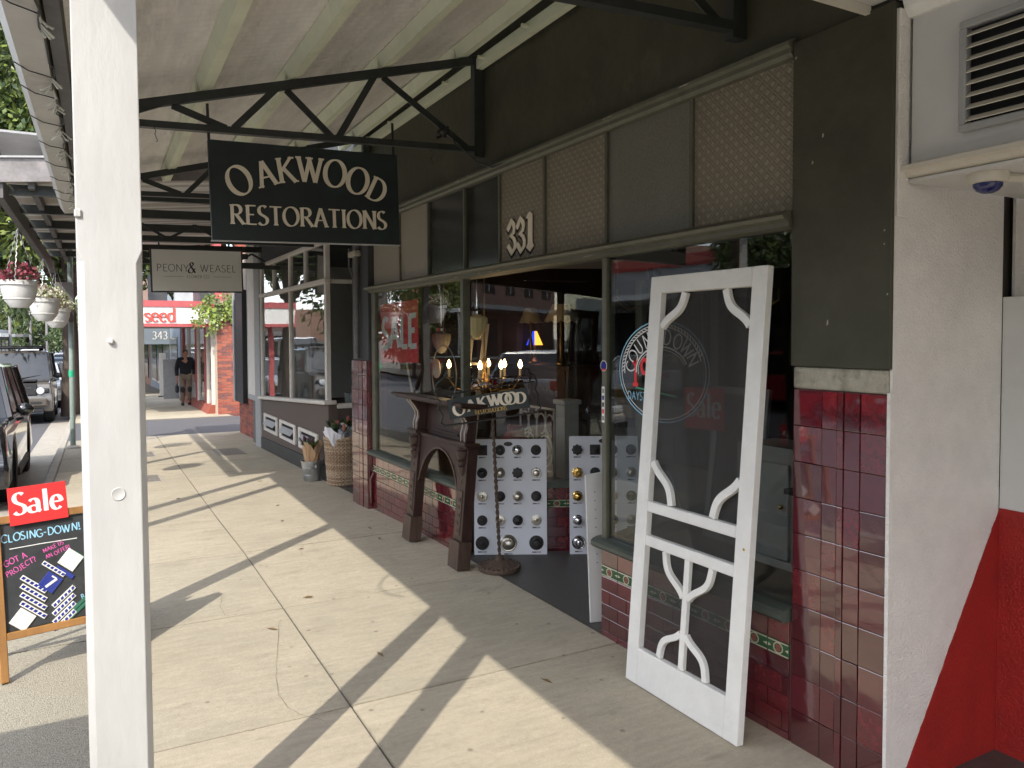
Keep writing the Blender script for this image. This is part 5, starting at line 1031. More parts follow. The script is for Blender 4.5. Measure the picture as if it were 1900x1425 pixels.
B(5.6, 5.7, 21.9, 30, -.8, 3).build('back_wall', 'inside_black', sd_); B(3.14, 5.6, 21.9, 30, -.62, -.55).build('shop_floor', 'inside_brown', sd_); B(3.63, 12, 21.55, 21.88, -.6, 6.0).build('lane_wall', 'brick_red', sd_)
B(3.12, 3.3, 21.92, 30, 2.61, 6.2).build('upper_wall', 'seed_red', sd_)
for y in (23, 25.2, 27.4): w_ = B(3.105, 3.118, y-.5, y+.5, 3.4, 5.2).build('upper_window', 'opp_glass', sd_); B(3.09, 3.104, y-.56, y+.56, 3.3, 3.38).build('sill', 'florist_white', w_)
B(.18, 3.10, 21.72, 30, 2.56, 2.62).build('awning_roof', 'galv_roof', sd_); B(.18, 3.1, 21.73, 30, 2.0, 2.04).build('awning_soffit', 'canopy_board', sd_)
B(.15, 3.088, 21.66, 21.72, 2.04, 2.46).build('fascia_panel', 'sign_white', sd_); B(.12, 3.10, 21.63, 21.719, 2.4605, 2.62).build('fascia_top', 'seed_red', sd_); B(.12, 3.088, 21.63, 21.719, 1.955, 2.0395).build('fascia_bottom', 'seed_red', sd_); B(.10, .1795, 21.72, 30, 1.96, 2.62).build('fascia_panel', 'seed_red', sd_)
for k in range(4): w_ = B(.9+.62*k, 1.35+.62*k, 21.95, 22.0, 2.63, 3.3).build('clerestory_panel', 'florist_dark' if k % 2 else 'trim_grey', sd_)
for m, o_, d in (('trim_grey', .02, .002), ('seed_letter', 0, .02)):
    u = 1.40
    for c in 'seed':
        mb = MB(); glyph(mb, c, lambda a_, b_, d_: Vector((u+a_*.355+o_, 21.658-d_, 2.09+b_*.335-o_)), .17, .05, d, d+.012, .06, .12); mb.build('letter', m, sd_); u += (G[c][0]-.01)*.355
for k, y in enumerate((23.5, 29)): B(.35, .45, y-.05, y+.05, gz(y), 2.0).build('awning_post', 'seed_red', sd_)
# climbing vine on the pier
vn = thing('vine', 'yellow green vine trailing over the brick pier and fascia', 'plant', (3.2, 21.45, 2.4))
random.seed(31)
for s_ in range(14):
    x, z = random.uniform(2.9, 3.6), random.uniform(2.35, 2.75); p = [(x, 21.42, z)]; ln = random.randint(5, 12)
    for k in range(ln): x += random.uniform(-.10, .06); z -= random.uniform(-.01, .09); p.append((x, 21.42-random.uniform(.0, .12), z))
    MB().tube(p, .008, 5).build('stem', 'bark', vn)
    mb = MB()
    for q in p:
        for k in range(7):
            d = Vector((random.gauss(0, 1), random.gauss(0, .6), random.gauss(-.2, 1))).normalized()*random.uniform(.06, .11); c0 = Vector(q)+Vector((random.gauss(0, .06), random.gauss(0, .03)-.02, random.gauss(0, .06))); s2_ = d.cross(Vector((0, 1, 0))).normalized()*d.length*.35; mb.add([c0, c0+d*.5+s2_, c0+d, c0+d*.5-s2_], [(0, 1, 2, 3)])
    mb.build('leaves', random.choice(['leaf_yellow', 'leaf_b', 'leaf_b', 'leaf_a']), vn)
# shop 343 further along
s3 = thing('grey_shop', 'grey painted shop numbered 343 past the brick shop', 'shop', (3.2, 34, -.6))
B(3.1, 3.3, 30.1, 44, -.9, 6).build('wall', 'grey_blue', s3); B(.4, 3.09, 33.9, 34.0, 1.42, 2.05).build('awning_fascia', 'grey_blue', s3); B(.4, 3.09, 34.0, 44, 2.0, 2.06).build('awning_roof', 'galv_roof', s3)
text('343', lambda u, v, d: Vector((2.75+u, 33.89-d, 1.62+v)), .30, .12, .08, .002, .01, .1).build('number', 'sign_white', s3)
for k in range(4): w_ = B(3.07, 3.095, 31+3*k, 33.4+3*k, -.3, 1.7).build('window', 'opp_glass', s3); B(3.05, 3.069, 31+3*k, 33.4+3*k, -.38, -.3).build('sill', 'florist_white', s3)
B(2.55, 3.05, 30.4, 30.5, -.7, .9).build('low_wall', 'trim_grey', s3); wsn = thing('pavement_banner', 'narrow white upright banner on the far footpath by the grey shop', 'sign', (2.6, 32, -.55)); B(2.55, 2.78, 31.98, 32.02, -.5, 1.1).build('banner', 'sign_white', wsn); B(2.5, 2.83, 31.9, 32.1, -.56, -.5).build('foot', 'black_plastic', wsn)
# ================================================================== VEHICLES (local: front towards -y, x to the right seen from behind)
def car(name, label, x, y, L_, W_, H_, paint, style='suv', flip=False, group=None, detail=2, wr=.36, clear=.24, wb=.58):
    zg = gz(y)-.13; ang = math.atan2(gz(y+1.3)-gz(y-1.3), 2.6)
    t = thing(name, label, 'car', (x, y, zg), group, rot=(ang if not flip else -ang, 0, math.pi if flip else 0), world=False)
    f, b = -L_/2, L_/2; belt = H_*(.60 if style != 'sedan' else .64); hw = W_/2
    ya, yb = f+L_*.195, f+L_*.195+L_*wb; ar = wr*1.16
    bonnet = {'suv': H_*.60, 'boxy': H_*.585, 'sedan': H_*.62, 'hatch': H_*.60}[style]
    prof = [(f+.03, clear+.02)]+[(ya+ar*math.cos(R(a)), wr*.95+ar*math.sin(R(a))) for a in range(190, -11, -20)]+[(yb+ar*math.cos(R(a)), wr*.95+ar*math.sin(R(a))) for a in range(190, -11, -20)]+[(b-.05, clear+.05), (b, .55*H_*.8), (b-.03, belt-.02), (b-.08, belt)]
    nose = f+(.10 if style == 'boxy' else .22); cowl = f+L_*(.235 if style == 'boxy' else .255)
    prof += [(cowl, belt), (nose+.15, bonnet-.03), (nose, bonnet-.10 if style != 'boxy' else bonnet-.05), (f+.02, H_*.36), (f, H_*.30)]
    n = len(prof); mb = MB(); ins = lambda z: .0 if z < H_*.5 else .05
    mb.add([(-hw+ins(z), yy, z) for yy, z in prof]+[(hw-ins(z), yy, z) for yy, z in prof], [tuple(range(n))[::-1], tuple(range(n, 2*n))]+[(i, (i+1) % n, n+(i+1) % n, n+i) for i in range(n)])
    body = mb.build('body', paint, t, bevel=.05 if detail > 1 else .04, segs=3, smooth=True)
    # cabin: glass block, pillars, roof
    wf = {'suv': .50, 'boxy': .26, 'sedan': .62, 'hatch': .55}[style]; rb = {'suv': .28, 'boxy': .08, 'sedan': .55, 'hatch': .40}[style]
    c0, c1, r0, r1 = cowl+.02, b-.10, cowl+wf, b-.10-rb; gw, rw = hw-.055, hw-.20 if style != 'boxy' else hw-.13; zr = H_-.05
    gb = [(-gw, c0, belt-.02), (gw, c0, belt-.02), (gw, c1, belt-.02), (-gw, c1, belt-.02), (-rw, r0, zr), (rw, r0, zr), (rw, r1, zr), (-rw, r1, zr)]
    MB().add(gb, [(0, 3, 2, 1), (4, 5, 6, 7), (0, 1, 5, 4), (1, 2, 6, 5), (2, 3, 7, 6), (3, 0, 4, 7)]).build('cabin_glass', 'car_glass', t)
    rf = MB().add([(-rw-.02, r0-.03, zr-.02), (rw+.02, r0-.03, zr-.02), (rw+.02, r1+.04, zr-.02), (-rw-.02, r1+.04, zr-.02), (-rw+.05, r0+.08, H_), (rw-.05, r0+.08, H_), (rw-.05, r1-.05, H_-.01), (-rw+.05, r1-.05, H_-.01)], [(0, 3, 2, 1), (4, 5, 6, 7), (0, 1, 5, 4), (1, 2, 6, 5), (2, 3, 7, 6), (3, 0, 4, 7)]).build('roof', paint, t, bevel=.03, segs=2, smooth=True)
    V = [Vector(p) for p in gb]
    for s_, (i, j) in enumerate(((0, 4), (1, 5), (2, 6), (3, 7))): MB().beam(V[i], V[j], .07, .07, upv=(0, 1, .2)).build('pillar', paint if style != 'boxy' else 'trim_black', t, bevel=.01)
    for k in (.42, .74):
        for s_ in (-1, 1):
            lo = Vector((s_*(gw+.004), c0+(c1-c0)*k, belt)); hi = Vector((s_*(rw+.004), r0+(r1-r0)*k*.9, zr)); MB().beam(lo, hi, .055, .012, upv=(1, 0, 0)).build('door_pillar', 'trim_black', t)
    # wheels
    for yy in (ya, yb):
        for s_ in (-1, 1):
            Mw = Matrix.Rotation(R(90)*s_, 3, 'Y'); wx = s_*(hw-.235)
            w_ = MB().lathe([(wr*.66, 0), (wr*.72, .03), (wr*.72, .20), (wr*.70, .225), (wr*.92, .235), (wr, .205), (wr, .03), (wr*.93, .0)], (wx, yy, wr), 28, Mw).build('wheel', 'tyre', t)
            MB().lathe([(wr*.70, .10), (wr*.70, .19), (wr*.62, .195), (wr*.58, .16), (wr*.3, .15), (wr*.16, .18), (0, .185)], (wx, yy, wr), 20, Mw).build('rim', 'rim', w_)
            if detail > 1:
                for k in range(5):
                    a = 2*math.pi*k/5; d = Mw @ Vector((math.cos(a), math.sin(a), 0)); c_ = Vector((wx, yy, wr))+Mw @ Vector((0, 0, .182)); MB().beam(c_+d*.05, c_+d*wr*.62, .045, .03, upv=tuple(Mw @ Vector((0, 0, 1)))).build('spoke', 'rim', w_)
    # mirrors, lights, plates
    for s_ in (-1, 1):
        mr_ = MB().sphere((s_*(hw+.08), cowl+.28, belt+.08), .10, .06, .075, 12, 8).build('mirror', 'trim_black' if style == 'boxy' else paint, t); MB().beam((s_*(hw-.06), cowl+.28, belt+.03), (s_*(hw+.04), cowl+.28, belt+.06), .04, .03).build('mirror_arm', 'trim_black', mr_)
        hl = MB().obox((s_*(hw-.25), f+.10 if style != 'boxy' else f+.03, H_*.455), .34, .10, .12).build('headlight', 'trim_black' if style == 'boxy' else 'lamp_lens', t, bevel=.03, segs=2)
        if style == 'boxy': MB().lathe([(.085, 0), (.085, .02), (.06, .03), (0, .03)], (s_*(hw-.27), f-.022, H_*.455), 20, Matrix.Rotation(R(90), 3, 'X')).build('lens', 'lamp_lens', hl)
        MB().obox((s_*(hw-.14), b-.04, H_*.52), .22, .10, .18).build('tail_light', 'tail_red', t, bevel=.02)
        if detail > 1:
            for k in (.36, .60): MB().beam((s_*(hw-.012), c0+(c1-c0)*k, belt-.10), (s_*(hw-.012), c0+(c1-c0)*k+.16, belt-.10), .035, .03).build('door_handle', 'trim_black', t)
            MB().beam((s_*(hw+.004), ya+ar+.05, clear+.05), (s_*(hw+.004), yb-ar-.05, clear+.05), .03, .10).build('sill_trim', 'trim_black', t)
    MB().obox((0, f+.02, H_*.30), W_*.62, .06, H_*.10).build('grille', 'trim_black', t, bevel=.01); MB().obox((0, f-.012, H_*.225), .37, .02, .11).build('number_plate', 'sign_white', t)
    MB().obox((0, b+.005, H_*.42), .37, .02, .11).build('number_plate', 'sign_white', t)
    MB().obox((0, f+.06, clear+.06), W_*.8, .14, .10).build('lower_bumper', 'trim_black', t, bevel=.02)
    t['half'] = hw
    return t, dict(f=f, b=b, hw=hw, belt=belt, bonnet=bonnet, c0=c0, c1=c1, r0=r0, r1=r1, rw=rw, H=H_, cowl=cowl)
t1, q1 = car('parked_car', 'glossy black car parked at the kerb past the chalk board', -1.63, 12.35, 4.7, 1.84, 1.62, 'car_black', 'suv', wr=.37)
MB().obox((q1['hw']-.02, q1['f']+1.1, .62), .02, .18, .30).build('reflector', 'amber', t1, bevel=.01) if False else None
t2, q = car('four_wheel_drive', 'boxy stone coloured four wheel drive with black bonnet panel and roof rack', -1.63, 25.15, 4.75, 1.98, 1.86, 'car_stone', 'boxy', wr=.40, clear=.30)
MB().obox((0, q['f']+.55, q['bonnet']+.005), 1.25, .95, .03).build('bonnet_panel', 'trim_black', t2, bevel=.01); MB().obox((0, q['f']+.012, q['H']*.475), 1.30, .05, .30).build('grille_panel', 'trim_black', t2, bevel=.02)
MB().obox((.0, q['f']-.02, q['H']*.50), 1.02, .02, .045).build('grille_bar', 'chrome', t2, bevel=.008)
text('DEFENDER', lambda u, v, d: Vector((u*1.5, q['f']-.018-d, q['bonnet']-.13+v)), .055, .2, .14, 0, .006, .35).build('bonnet_lettering', 'chrome', t2)
for s_ in (-1, 1):
    MB().obox((s_*.66, q['f']-.03, q['H']*.30), .42, .10, .20).build('bumper_end', 'car_stone', t2, bevel=.03); MB().obox((s_*.62, q['f']-.085, q['H']*.30), .24, .02, .05).build('bumper_slot', 'trim_black', t2)
MB().obox((0, q['f']-.05, q['H']*.245), .95, .10, .16).build('bumper_centre', 'car_silver', t2, bevel=.03); text('121', lambda u, v, d: Vector((u, q['f']-.112-d, q['H']*.225+v)), .075, .16, .14, 0, .004, .15).build('plate_lettering', 'sign_white', t2); MB().obox((0, q['f']-.104, q['H']*.245), .37, .008, .11).build('plate', 'ink_dark', t2)
rk = MB().box(-.70, .70, q['r0']+.0, q['r1'], q['H']+.07, q['H']+.10).build('roof_rack', 'trim_black', t2)
for k in range(6): MB().tube([(-.72, q['r0']+.1+k*.5, q['H']+.115), (.72, q['r0']+.1+k*.5, q['H']+.115)], .018, 6).build('rack_bar', 'trim_black', rk)
for s_ in (-1, 1):
    for k in range(3): MB().tube([(s_*.66, q['r0']+.2+k*.9, q['H']-.02), (s_*.66, q['r0']+.2+k*.9, q['H']+.08)], .02, 6).build('rack_foot', 'trim_black', rk)
for s_ in (-.35, .35): MB().tube([(s_-.1, q['c0']-.02, q['belt']+.03), (s_+.35, q['c0']+.05, q['belt']+.10)], .012, 5).build('wiper', 'trim_black', t2)
for nm, lab, x, y, L_, W_, H_, p, st in (('parked_car', 'silver hatchback parked behind the boxy four wheel drive', -1.45, 31.4, 4.2, 1.78, 1.5, 'car_silver', 'hatch'), ('parked_car', 'dark blue car parked further down past the silver hatchback', -1.0, 51, 4.4, 1.8, 1.5, 'car_blue', 'sedan'), ('parked_car', 'small dark car parked just past the silver hatchback', -1.35, 37.2, 4.2, 1.78, 1.48, 'car_black', 'hatch'),
    ('moving_van', 'white van out on the road behind the roof rack', -4.3, 41, 5.4, 2.0, 2.5, 'car_white', 'boxy'), ('moving_car', 'white car coming down the far road', -3.9, 82, 4.5, 1.85, 1.6, 'car_white', 'suv'), ('moving_car', 'dark car on the far road ahead of the white one', -6.2, 84, 4.5, 1.8, 1.45, 'car_black', 'sedan'), ('parked_car', 'grey car parked at the far end of the kerb line', -1.0, 66, 4.4, 1.8, 1.5, 'car_silver', 'suv')):
    car(nm, lab, x, y, L_, W_, H_, p, st, detail=1)
# cars seen in the shop window reflections and shadow: parked beside and across
tw_, qw = car('parked_car', 'white wagon with roof rails parked at the kerb behind the white post', -1.63, .80, 4.7, 1.86, 1.66, 'car_white', 'suv')
for s_ in (-1, 1): MB().tube([(s_*.60, qw['r0']+.15, qw['H']-.02), (s_*.60, qw['r0']+.28, qw['H']+.05), (s_*.60, qw['r1']-.2, qw['H']+.05), (s_*.60, qw['r1']-.05, qw['H']-.02)], .02, 8).build('roof_rail', 'trim_black', tw_)
tw2, q2 = car('parked_car', 'white car with roof rails parked in front of the shop entry, past the wagon', -1.66, 6.2, 4.4, 1.82, 1.56, 'car_white', 'suv') if False else (None, None)
for lab, y, p, st in (('red hatchback parked across the road opposite the shop', 15.5, 'car_red', 'hatch'), ('white sedan parked across the road beside the red hatchback', 22.0, 'car_white', 'sedan'), ('silver wagon parked across the road near the white arched building', 28.5, 'car_silver', 'suv'), ('dark wagon parked across the road at the far end', 36, 'car_black', 'suv')): car('parked_car', lab, -12.3, y, 4.5, 1.8, 1.52, p, st, flip=True, detail=1)
# ================================================================== SIGN POLE
py_ = 15.26; sp_ = thing('sign_pole', 'slim grey green street pole with bright green band at the kerb', 'pole', (-.135, py_, gz(py_)))
MB().tube([(-.152, py_, gz(py_)-.02), (-.13, py_, 3.9)], .042, 14).build('pole', 'pole_green', sp_); MB().tube([(-.149, py_, 1.02), (-.1485, py_, 1.13)], .0455, 14).build('band', 'band_green', sp_)
B(-.36, -.10, py_-.055, py_-.047, 1.95, 2.62).build('sign_plate', 'sign_metal', sp_); MB().lathe([(.12, 0), (.11, .03), (.05, .06)], (-.152, py_, gz(py_)), 16).build('collar', 'kerb_stone', sp_)
# ================================================================== HANGING FLOWER BASKETS
def hbasket(x, y, z, r, label, kinds, hook, seed):
    random.seed(seed); t = thing('hanging_basket', label, 'flower basket', (x, y, z), 'hanging baskets under the timber canopy')
    MB().lathe([(.0, -.30*r/.19), (r*.45, -.295*r/.19), (r*.75, -.22*r/.19), (r*.90, -.12*r/.19), (r*.93, -.05*r/.19), (r*1.0, -.045*r/.19), (r*1.02, 0), (r*.95, .0), (r*.9, -.05), (0, -.06)], (x, y, z), 28).build('bowl', 'pot_white', t)
    for zz in (-.045, -.20): MB().tube([(x+r*(.99 if zz > -.1 else .80)*math.cos(2*math.pi*k/28), y+r*(.99 if zz > -.1 else .80)*math.sin(2*math.pi*k/28), z+zz*r/.19) for k in range(28)], .006, 5, closed=True).build('moulded_ring', 'pot_white', t)
    for k in range(3):
        a = 2*math.pi*k/3+.4; p0, p1 = Vector((x+r*.97*math.cos(a), y+r*.97*math.sin(a), z)), Vector((x, y, hook)); pts = []
        n = int((p1-p0).length/.018)
        for i in range(n+1): q_ = p0.lerp(p1, i/n); pts.append(q_+Vector((.005*math.cos(i*1.57), .005*math.sin(i*1.57), 0)))
        MB().tube(pts, .006, 5).build('chain', 'chain', t)
    for m, cnt, spread in kinds:
        mb = MB()
        for i in range(cnt):
            a = random.uniform(0, 6.28); rr = r*math.sqrt(random.random())*spread; h = .12*(1-(rr/r/spread)**2)+random.uniform(-.05, .05); c0 = Vector((x+rr*math.cos(a), y+rr*math.sin(a), z+.02+h)); d = Vector((random.gauss(0, 1), random.gauss(0, 1), random.gauss(.3, .8))).normalized()*random.uniform(.02, .045); s_ = d.cross(Vector((random.random(), random.random(), random.random()))).normalized()*d.length*.5; mb.add([c0, c0+d*.5+s_, c0+d, c0+d*.5-s_], [(0, 1, 2, 3)])
        o = mb.build('flowers', m, t); o['kind'] = 'stuff'
hbasket(-.575, 10.0, 2.30, .187, 'hanging white bowl of dark red flowers on chains', [('flower_red', 500, 1.1), ('leaf_c', 120, 1.0)], 2.86, 1)
hbasket(-.44, 12.9, 2.24, .205, 'hanging white bowl overflowing with white and pale green flowers', [('flower_white', 420, 1.3), ('leaf_b', 300, 1.35), ('flower_red', 160, .9)], 2.84, 2)
hbasket(-.34, 15.0, 2.17, .205, 'hanging white bowl with trailing white flowers beside the slim pole', [('flower_white', 250, 1.35), ('leaf_b', 300, 1.4), ('flower_red', 200, .9)], 2.84, 3)
# ================================================================== TREES
def tree(name, label, x, y, base, trunk_h, cr, cz, n, leafl, seed, mats=('leaf_a', 'leaf_b', 'leaf_c'), tr=.16, clumps=70, group=None, ymin=None, squash=(1, 1, 1)):
    random.seed(seed); t = thing(name, label, 'tree', (x, y, base), group)
    pts = [(x, y, base-.05), (x+.05, y+.03, base+trunk_h*.5), (x-.03, y, base+trunk_h), (x+.05, y+.1, cz)]
    MB().tube(pts, [tr*1.25, tr, tr*.85, tr*.45], 12).build('trunk', 'bark', t)
    cl = []
    for k in range(clumps):
        while True:
            v = Vector((random.uniform(-1, 1), random.uniform(-1, 1), random.uniform(-1, 1)))
            if .25 < v.length < 1: break
        c_ = Vector((x+v.x*cr*squash[0], y+v.y*cr*squash[1], cz+v.z*cr*squash[2]))
        if ymin and c_.y < ymin: c_.y = ymin+random.uniform(0, .5)
        cl.append((c_, random.uniform(.45, .95)*cr*.24))
    for k in range(9):
        c_, _ = cl[k*5 % len(cl)]; mid = Vector((x, y, base+trunk_h)).lerp(c_, .5)+Vector((0, 0, .3)); MB().tube([(x, y, base+trunk_h*.9), mid, c_], [tr*.5, tr*.3, tr*.1], 7).build('limb', 'bark', t)
    per = n//len(mats)
    for m in mats:
        mb = MB(); vs = []; fs = []
        for i in range(per):
            c_, rr = random.choice(cl); dv = Vector((random.gauss(0, 1), random.gauss(0, 1), random.gauss(0, .8))); p = c_+dv.normalized()*rr*random.uniform(.5, 1.15)
            d = (dv.normalized()+Vector((random.gauss(0, .5), random.gauss(0, .5), random.gauss(-.35, .5)))).normalized()*leafl*random.uniform(.7, 1.3); s_ = d.cross(Vector((random.gauss(0, 1), random.gauss(0, 1), random.gauss(0, 1)+.01))).normalized()*leafl*.21
            b_ = len(vs); vs += [p, p+d*.45+s_, p+d, p+d*.45-s_]; fs.append((b_, b_+1, b_+2, b_+3))
        mb.add(vs, fs); o = mb.build('foliage', m, t); o['kind'] = 'stuff'
    return t
tree('street_tree', 'broad leafy street tree standing at the kerb beyond the timber canopy', -.28, 24.2, gz(24.2), 3.4, 4.3, 7.0, 80000, .22, 4, clumps=190, ymin=21.0, squash=(1.15, .8, 1.0), tr=.2)
tree('street_tree', 'leafy street tree across the road opposite the shop', -14.2, 17.5, 0-.1, 2.4, 2.7, 5.0, 7000, .22, 14, clumps=60)
random.seed(77)
for k, (x, y, r_, lab) in enumerate(((-1.4, 110, 4.2, 'round dark tree at the end of the street beside the far poles'), (-4.2, 125, 5.0, 'wide bushy tree at the end of the street behind the far cars'), (1.2, 118, 4.5, 'dense tree at the far end of the street by the shops'), (-9, 140, 5.5, 'big green tree on the far left of the street end'), (.2, 90, 2.6, 'small street tree in front of the wide bushy trees'))):
    tree('distant_tree', lab, x, y, gz(y), 1.6, r_, gz(y)+r_*.95, 4200, r_*.13, 50+k, ('leaf_far', 'leaf_c', 'leaf_a'), .25, 50, None, None, (1.2, 1, .72))
# ================================================================== PERSON WALKING
pn = thing('person', 'person in dark jumper and khaki work trousers with knee pads walking towards us', 'person', (2.82, 26.1, gz(26.1)), world=False)
px, py0, pz = 2.82, 26.1, gz(26.1)
def skin(name, verts, edges, radii, m, par, root=0, sub=2):
    me = bpy.data.meshes.new(name); me.from_pydata([Vector(v) for v in verts], edges, []); o = bpy.data.objects.new(name, me); col.objects.link(o); o.parent = par
    md = o.modifiers.new('skin', 'SKIN'); md.use_smooth_shade = True
    for i, r_ in enumerate(radii):
        s_ = me.skin_vertices[0].data[i]; s_.radius = r_ if isinstance(r_, tuple) else (r_, r_); s_.use_root = (i == root)
    sb = o.modifiers.new('sub', 'SUBSURF'); sb.levels = sub; sb.render_levels = sub; me.materials.append(MATS[m]); return o
# joints: 0 pelvis 1 waist 2 chest 3 neck 4 head base 5 head top / legs / arms (x right in view)
PV = [(0, 0, .94), (0, 0, 1.08), (0, -.01, 1.32), (0, -.01, 1.47), (0, -.03, 1.56), (0, -.03, 1.69),
      (-.10, 0, .90), (-.105, -.10, .50), (-.10, .02, .10), (-.10, -.13, .05), (.10, 0, .90), (.105, -.02, .50), (.11, .14, .12), (.11, .03, .05),
      (-.19, 0, 1.42), (-.25, .03, 1.14), (-.25, -.07, .90), (-.245, -.10, .80), (.19, 0, 1.42), (.26, .05, 1.15), (.24, -.06, .93), (.235, -.10, .84)]
PE = [(0, 1), (1, 2), (2, 3), (3, 4), (4, 5), (0, 6), (6, 7), (7, 8), (8, 9), (0, 10), (10, 11), (11, 12), (12, 13), (2, 14), (14, 15), (15, 16), (16, 17), (2, 18), (18, 19), (19, 20), (20, 21)]
PR = [(.15, .11), (.155, .115), (.165, .12), .055, .075, .07, .085, .062, .045, .04, .085, .062, .045, .04, .07, .05, .036, .03, .07, .05, .036, .03]
body = skin('body', PV, PE, PR, 'skin', pn)
jp = skin('jumper', [PV[i] for i in (0, 1, 2, 3, 14, 15, 16, 18, 19, 20)], [(0, 1), (1, 2), (2, 3), (2, 4), (4, 5), (5, 6), (2, 7), (7, 8), (8, 9)], [(.175, .135), (.185, .145), (.19, .145), (.075, .075), .088, .070, .052, .088, .070, .052], 'jumper_navy', pn, 1)
tr_ = skin('trousers', [PV[i] for i in (0, 6, 7, 8, 10, 11, 12)], [(0, 1), (1, 2), (2, 3), (0, 4), (4, 5), (5, 6)], [(.165, .125), .10, .080, .068, .10, .080, .068], 'trouser_khaki', pn, 0)
for a in (7, 11): MB().sphere((PV[a][0], PV[a][1]-.055, PV[a][2]), .065, .04, .10, 12, 8).build('knee_pad', 'pad_dark', tr_)
for a, b in ((8, 9), (12, 13)): MB().sphere(((PV[a][0]+PV[b][0])/2, (PV[a][1]+PV[b][1])/2, PV[b][2]+.005), .055, .14, .058, 12, 8).build('boot', 'boot', pn)
MB().sphere((0, -.015, 1.675), .082, .098, .085, 14, 8).build('hair', 'hair', pn)
MB().sphere((0, -.105, 1.595), .058, .03, .08, 12, 8).build('face', 'skin', pn)
for s_ in (-1, 1): MB().sphere((s_*.026, -.128, 1.615), .010, .008, .008, 8, 6).build('eye', 'ink_dark', pn); MB().sphere((s_*.078, -.03, 1.60), .012, .02, .03, 8, 6).build('ear', 'skin', pn)
MB().sphere((0, -.138, 1.592), .012, .014, .022, 8, 6).build('nose', 'skin', pn); MB().sphere((0, -.130, 1.555), .022, .006, .006, 8, 6).build('mouth', 'protea', pn)
for hx, hy, hz_ in ((-.245, -.11, .80), (.235, -.115, .84)):
    hd = MB().sphere((hx, hy, hz_-.02), .028, .042, .05, 10, 8).build('hand', 'skin', pn)
    for k in range(4): MB().tube([(hx-.018+.012*k, hy-.02+.012*k, hz_-.055), (hx-.018+.012*k, hy-.035+.012*k, hz_-.09), (hx-.016+.012*k, hy-.02+.012*k, hz_-.115+.006*abs(k-1.5))], .0085, 6).build('finger', 'skin', hd)
    MB().tube([(hx+.02, hy-.03, hz_-.02), (hx+.03, hy-.05, hz_-.05), (hx+.022, hy-.05, hz_-.075)], .0095, 6).build('thumb', 'skin', hd)
bag = thing('tool_bag', 'small dark bag held in the walking person\'s hand', 'bag', (px-.25, py0-.12, pz+.42)); MB().obox((px-.26, py0-.12, pz+.52), .10, .26, .22).build('pouch', 'pad_dark', bag, bevel=.03); MB().tube([(px-.26, py0-.22, pz+.62), (px-.255, py0-.12, pz+.70), (px-.26, py0-.02, pz+.62)], .010, 6).build('strap', 'pad_dark', bag)
# ================================================================== FAR STREET: poles, wires, low shops
for k, (x, y, h, lab) in enumerate(((-7.2, 66, 9.5, 'timber power pole across the road nearest the far shops'), (-5.6, 84, 9.5, 'tall power pole standing by the far white shop'), (-4.6, 96, 9.0, 'power pole with cross arms near the bushy trees'), (-3.4, 104, 8.5, 'thin power pole among the trees at the street end'))):
    t = thing('power_pole', lab, 'pole', (x, y, gz(y))); MB().tube([(x, y, gz(y)-.1), (x, y, gz(y)+h)], [.14, .09], 10).build('pole', 'old_timber', t)
    for zz in (.4, 1.2): MB().beam((x-1.1, y, gz(y)+h-zz), (x+1.1, y, gz(y)+h-zz), .10, .10).build('cross_arm', 'old_timber', t)
for k, (z, x0) in enumerate(((8.6, -7.9), (8.6, -6.5), (7.8, -7.9), (7.0, -7.2), (8.0, -6.6))):
    pts = [(x0+(3.8)*i/24+.0, 40+64*i/24, gz(90)+z-.0-.9*math.sin(math.pi*(i % 8)/8)*.5) for i in range(25)]
    tag(MB().tube(pts, .02, 5).build('power_line', 'black_plastic'), 'thin dark power line strung between the far poles', 'wire', 'power lines over the far road')
for lab, x0, x1, y0, y1, h, m in (('low dark brown shop across the far road', -15, -9.0, 60, 74, 4.6, 'brick_opp'), ('low white shop with flat awning across the far road', -14, -8.0, 75, 92, 3.6, 'render_opp'), ('grey flat roofed shop at the far bend', -14, -7.4, 93, 112, 3.4, 'awning_grey')):
    t = thing('far_shop', lab, 'shop', (x1, (y0+y1)/2, gz(y0))); B(x0, x1, y0, y1, gz(y0)-.1, gz(y0)+h).build('wall', m, t); B(x1, x1+2.3, y0+.2, y1-.2, gz(y0)+2.6, gz(y0)+2.9).build('awning', 'sign_white' if m == 'render_opp' else 'beam_grey', t)
    for k in range(4): B(x1+.01, x1+.05, y0+.8+k*(y1-y0)/4, y0+(k+1)*(y1-y0)/4-.4, gz(y0)+.4, gz(y0)+2.3).build('window', 'opp_glass', t)
    B(x0+1, x1-1, y0-.04, y0-.005, gz(y0)+.6, gz(y0)+2.2).build('side_panel', 'beam_grey', t)
for k, (y0, y1, h, m, lab) in enumerate(((44.1, 58, 5.2, 'brick_opp', 'brick shop in the far row past the grey shop'), (58.2, 74, 4.6, 'render_opp', 'pale rendered shop in the far row past the brick shop'), (74.2, 100, 5.6, 'grey_blue', 'blue grey shop at the end of the far row'))):
    t = thing('far_shop', lab, 'shop', (3.2, y0, gz(y0))); B(3.1, 9, y0, y1, -1, h).build('wall', m, t); B(.6, 3.09, y0+.2, y1-.2, 2.0, 2.2).build('awning', 'awning_grey', t)
    for q_ in range(3): B(3.05, 3.095, y0+1+q_*4, y0+4+q_*4, -.4, 1.8).build('window', 'opp_glass', t)
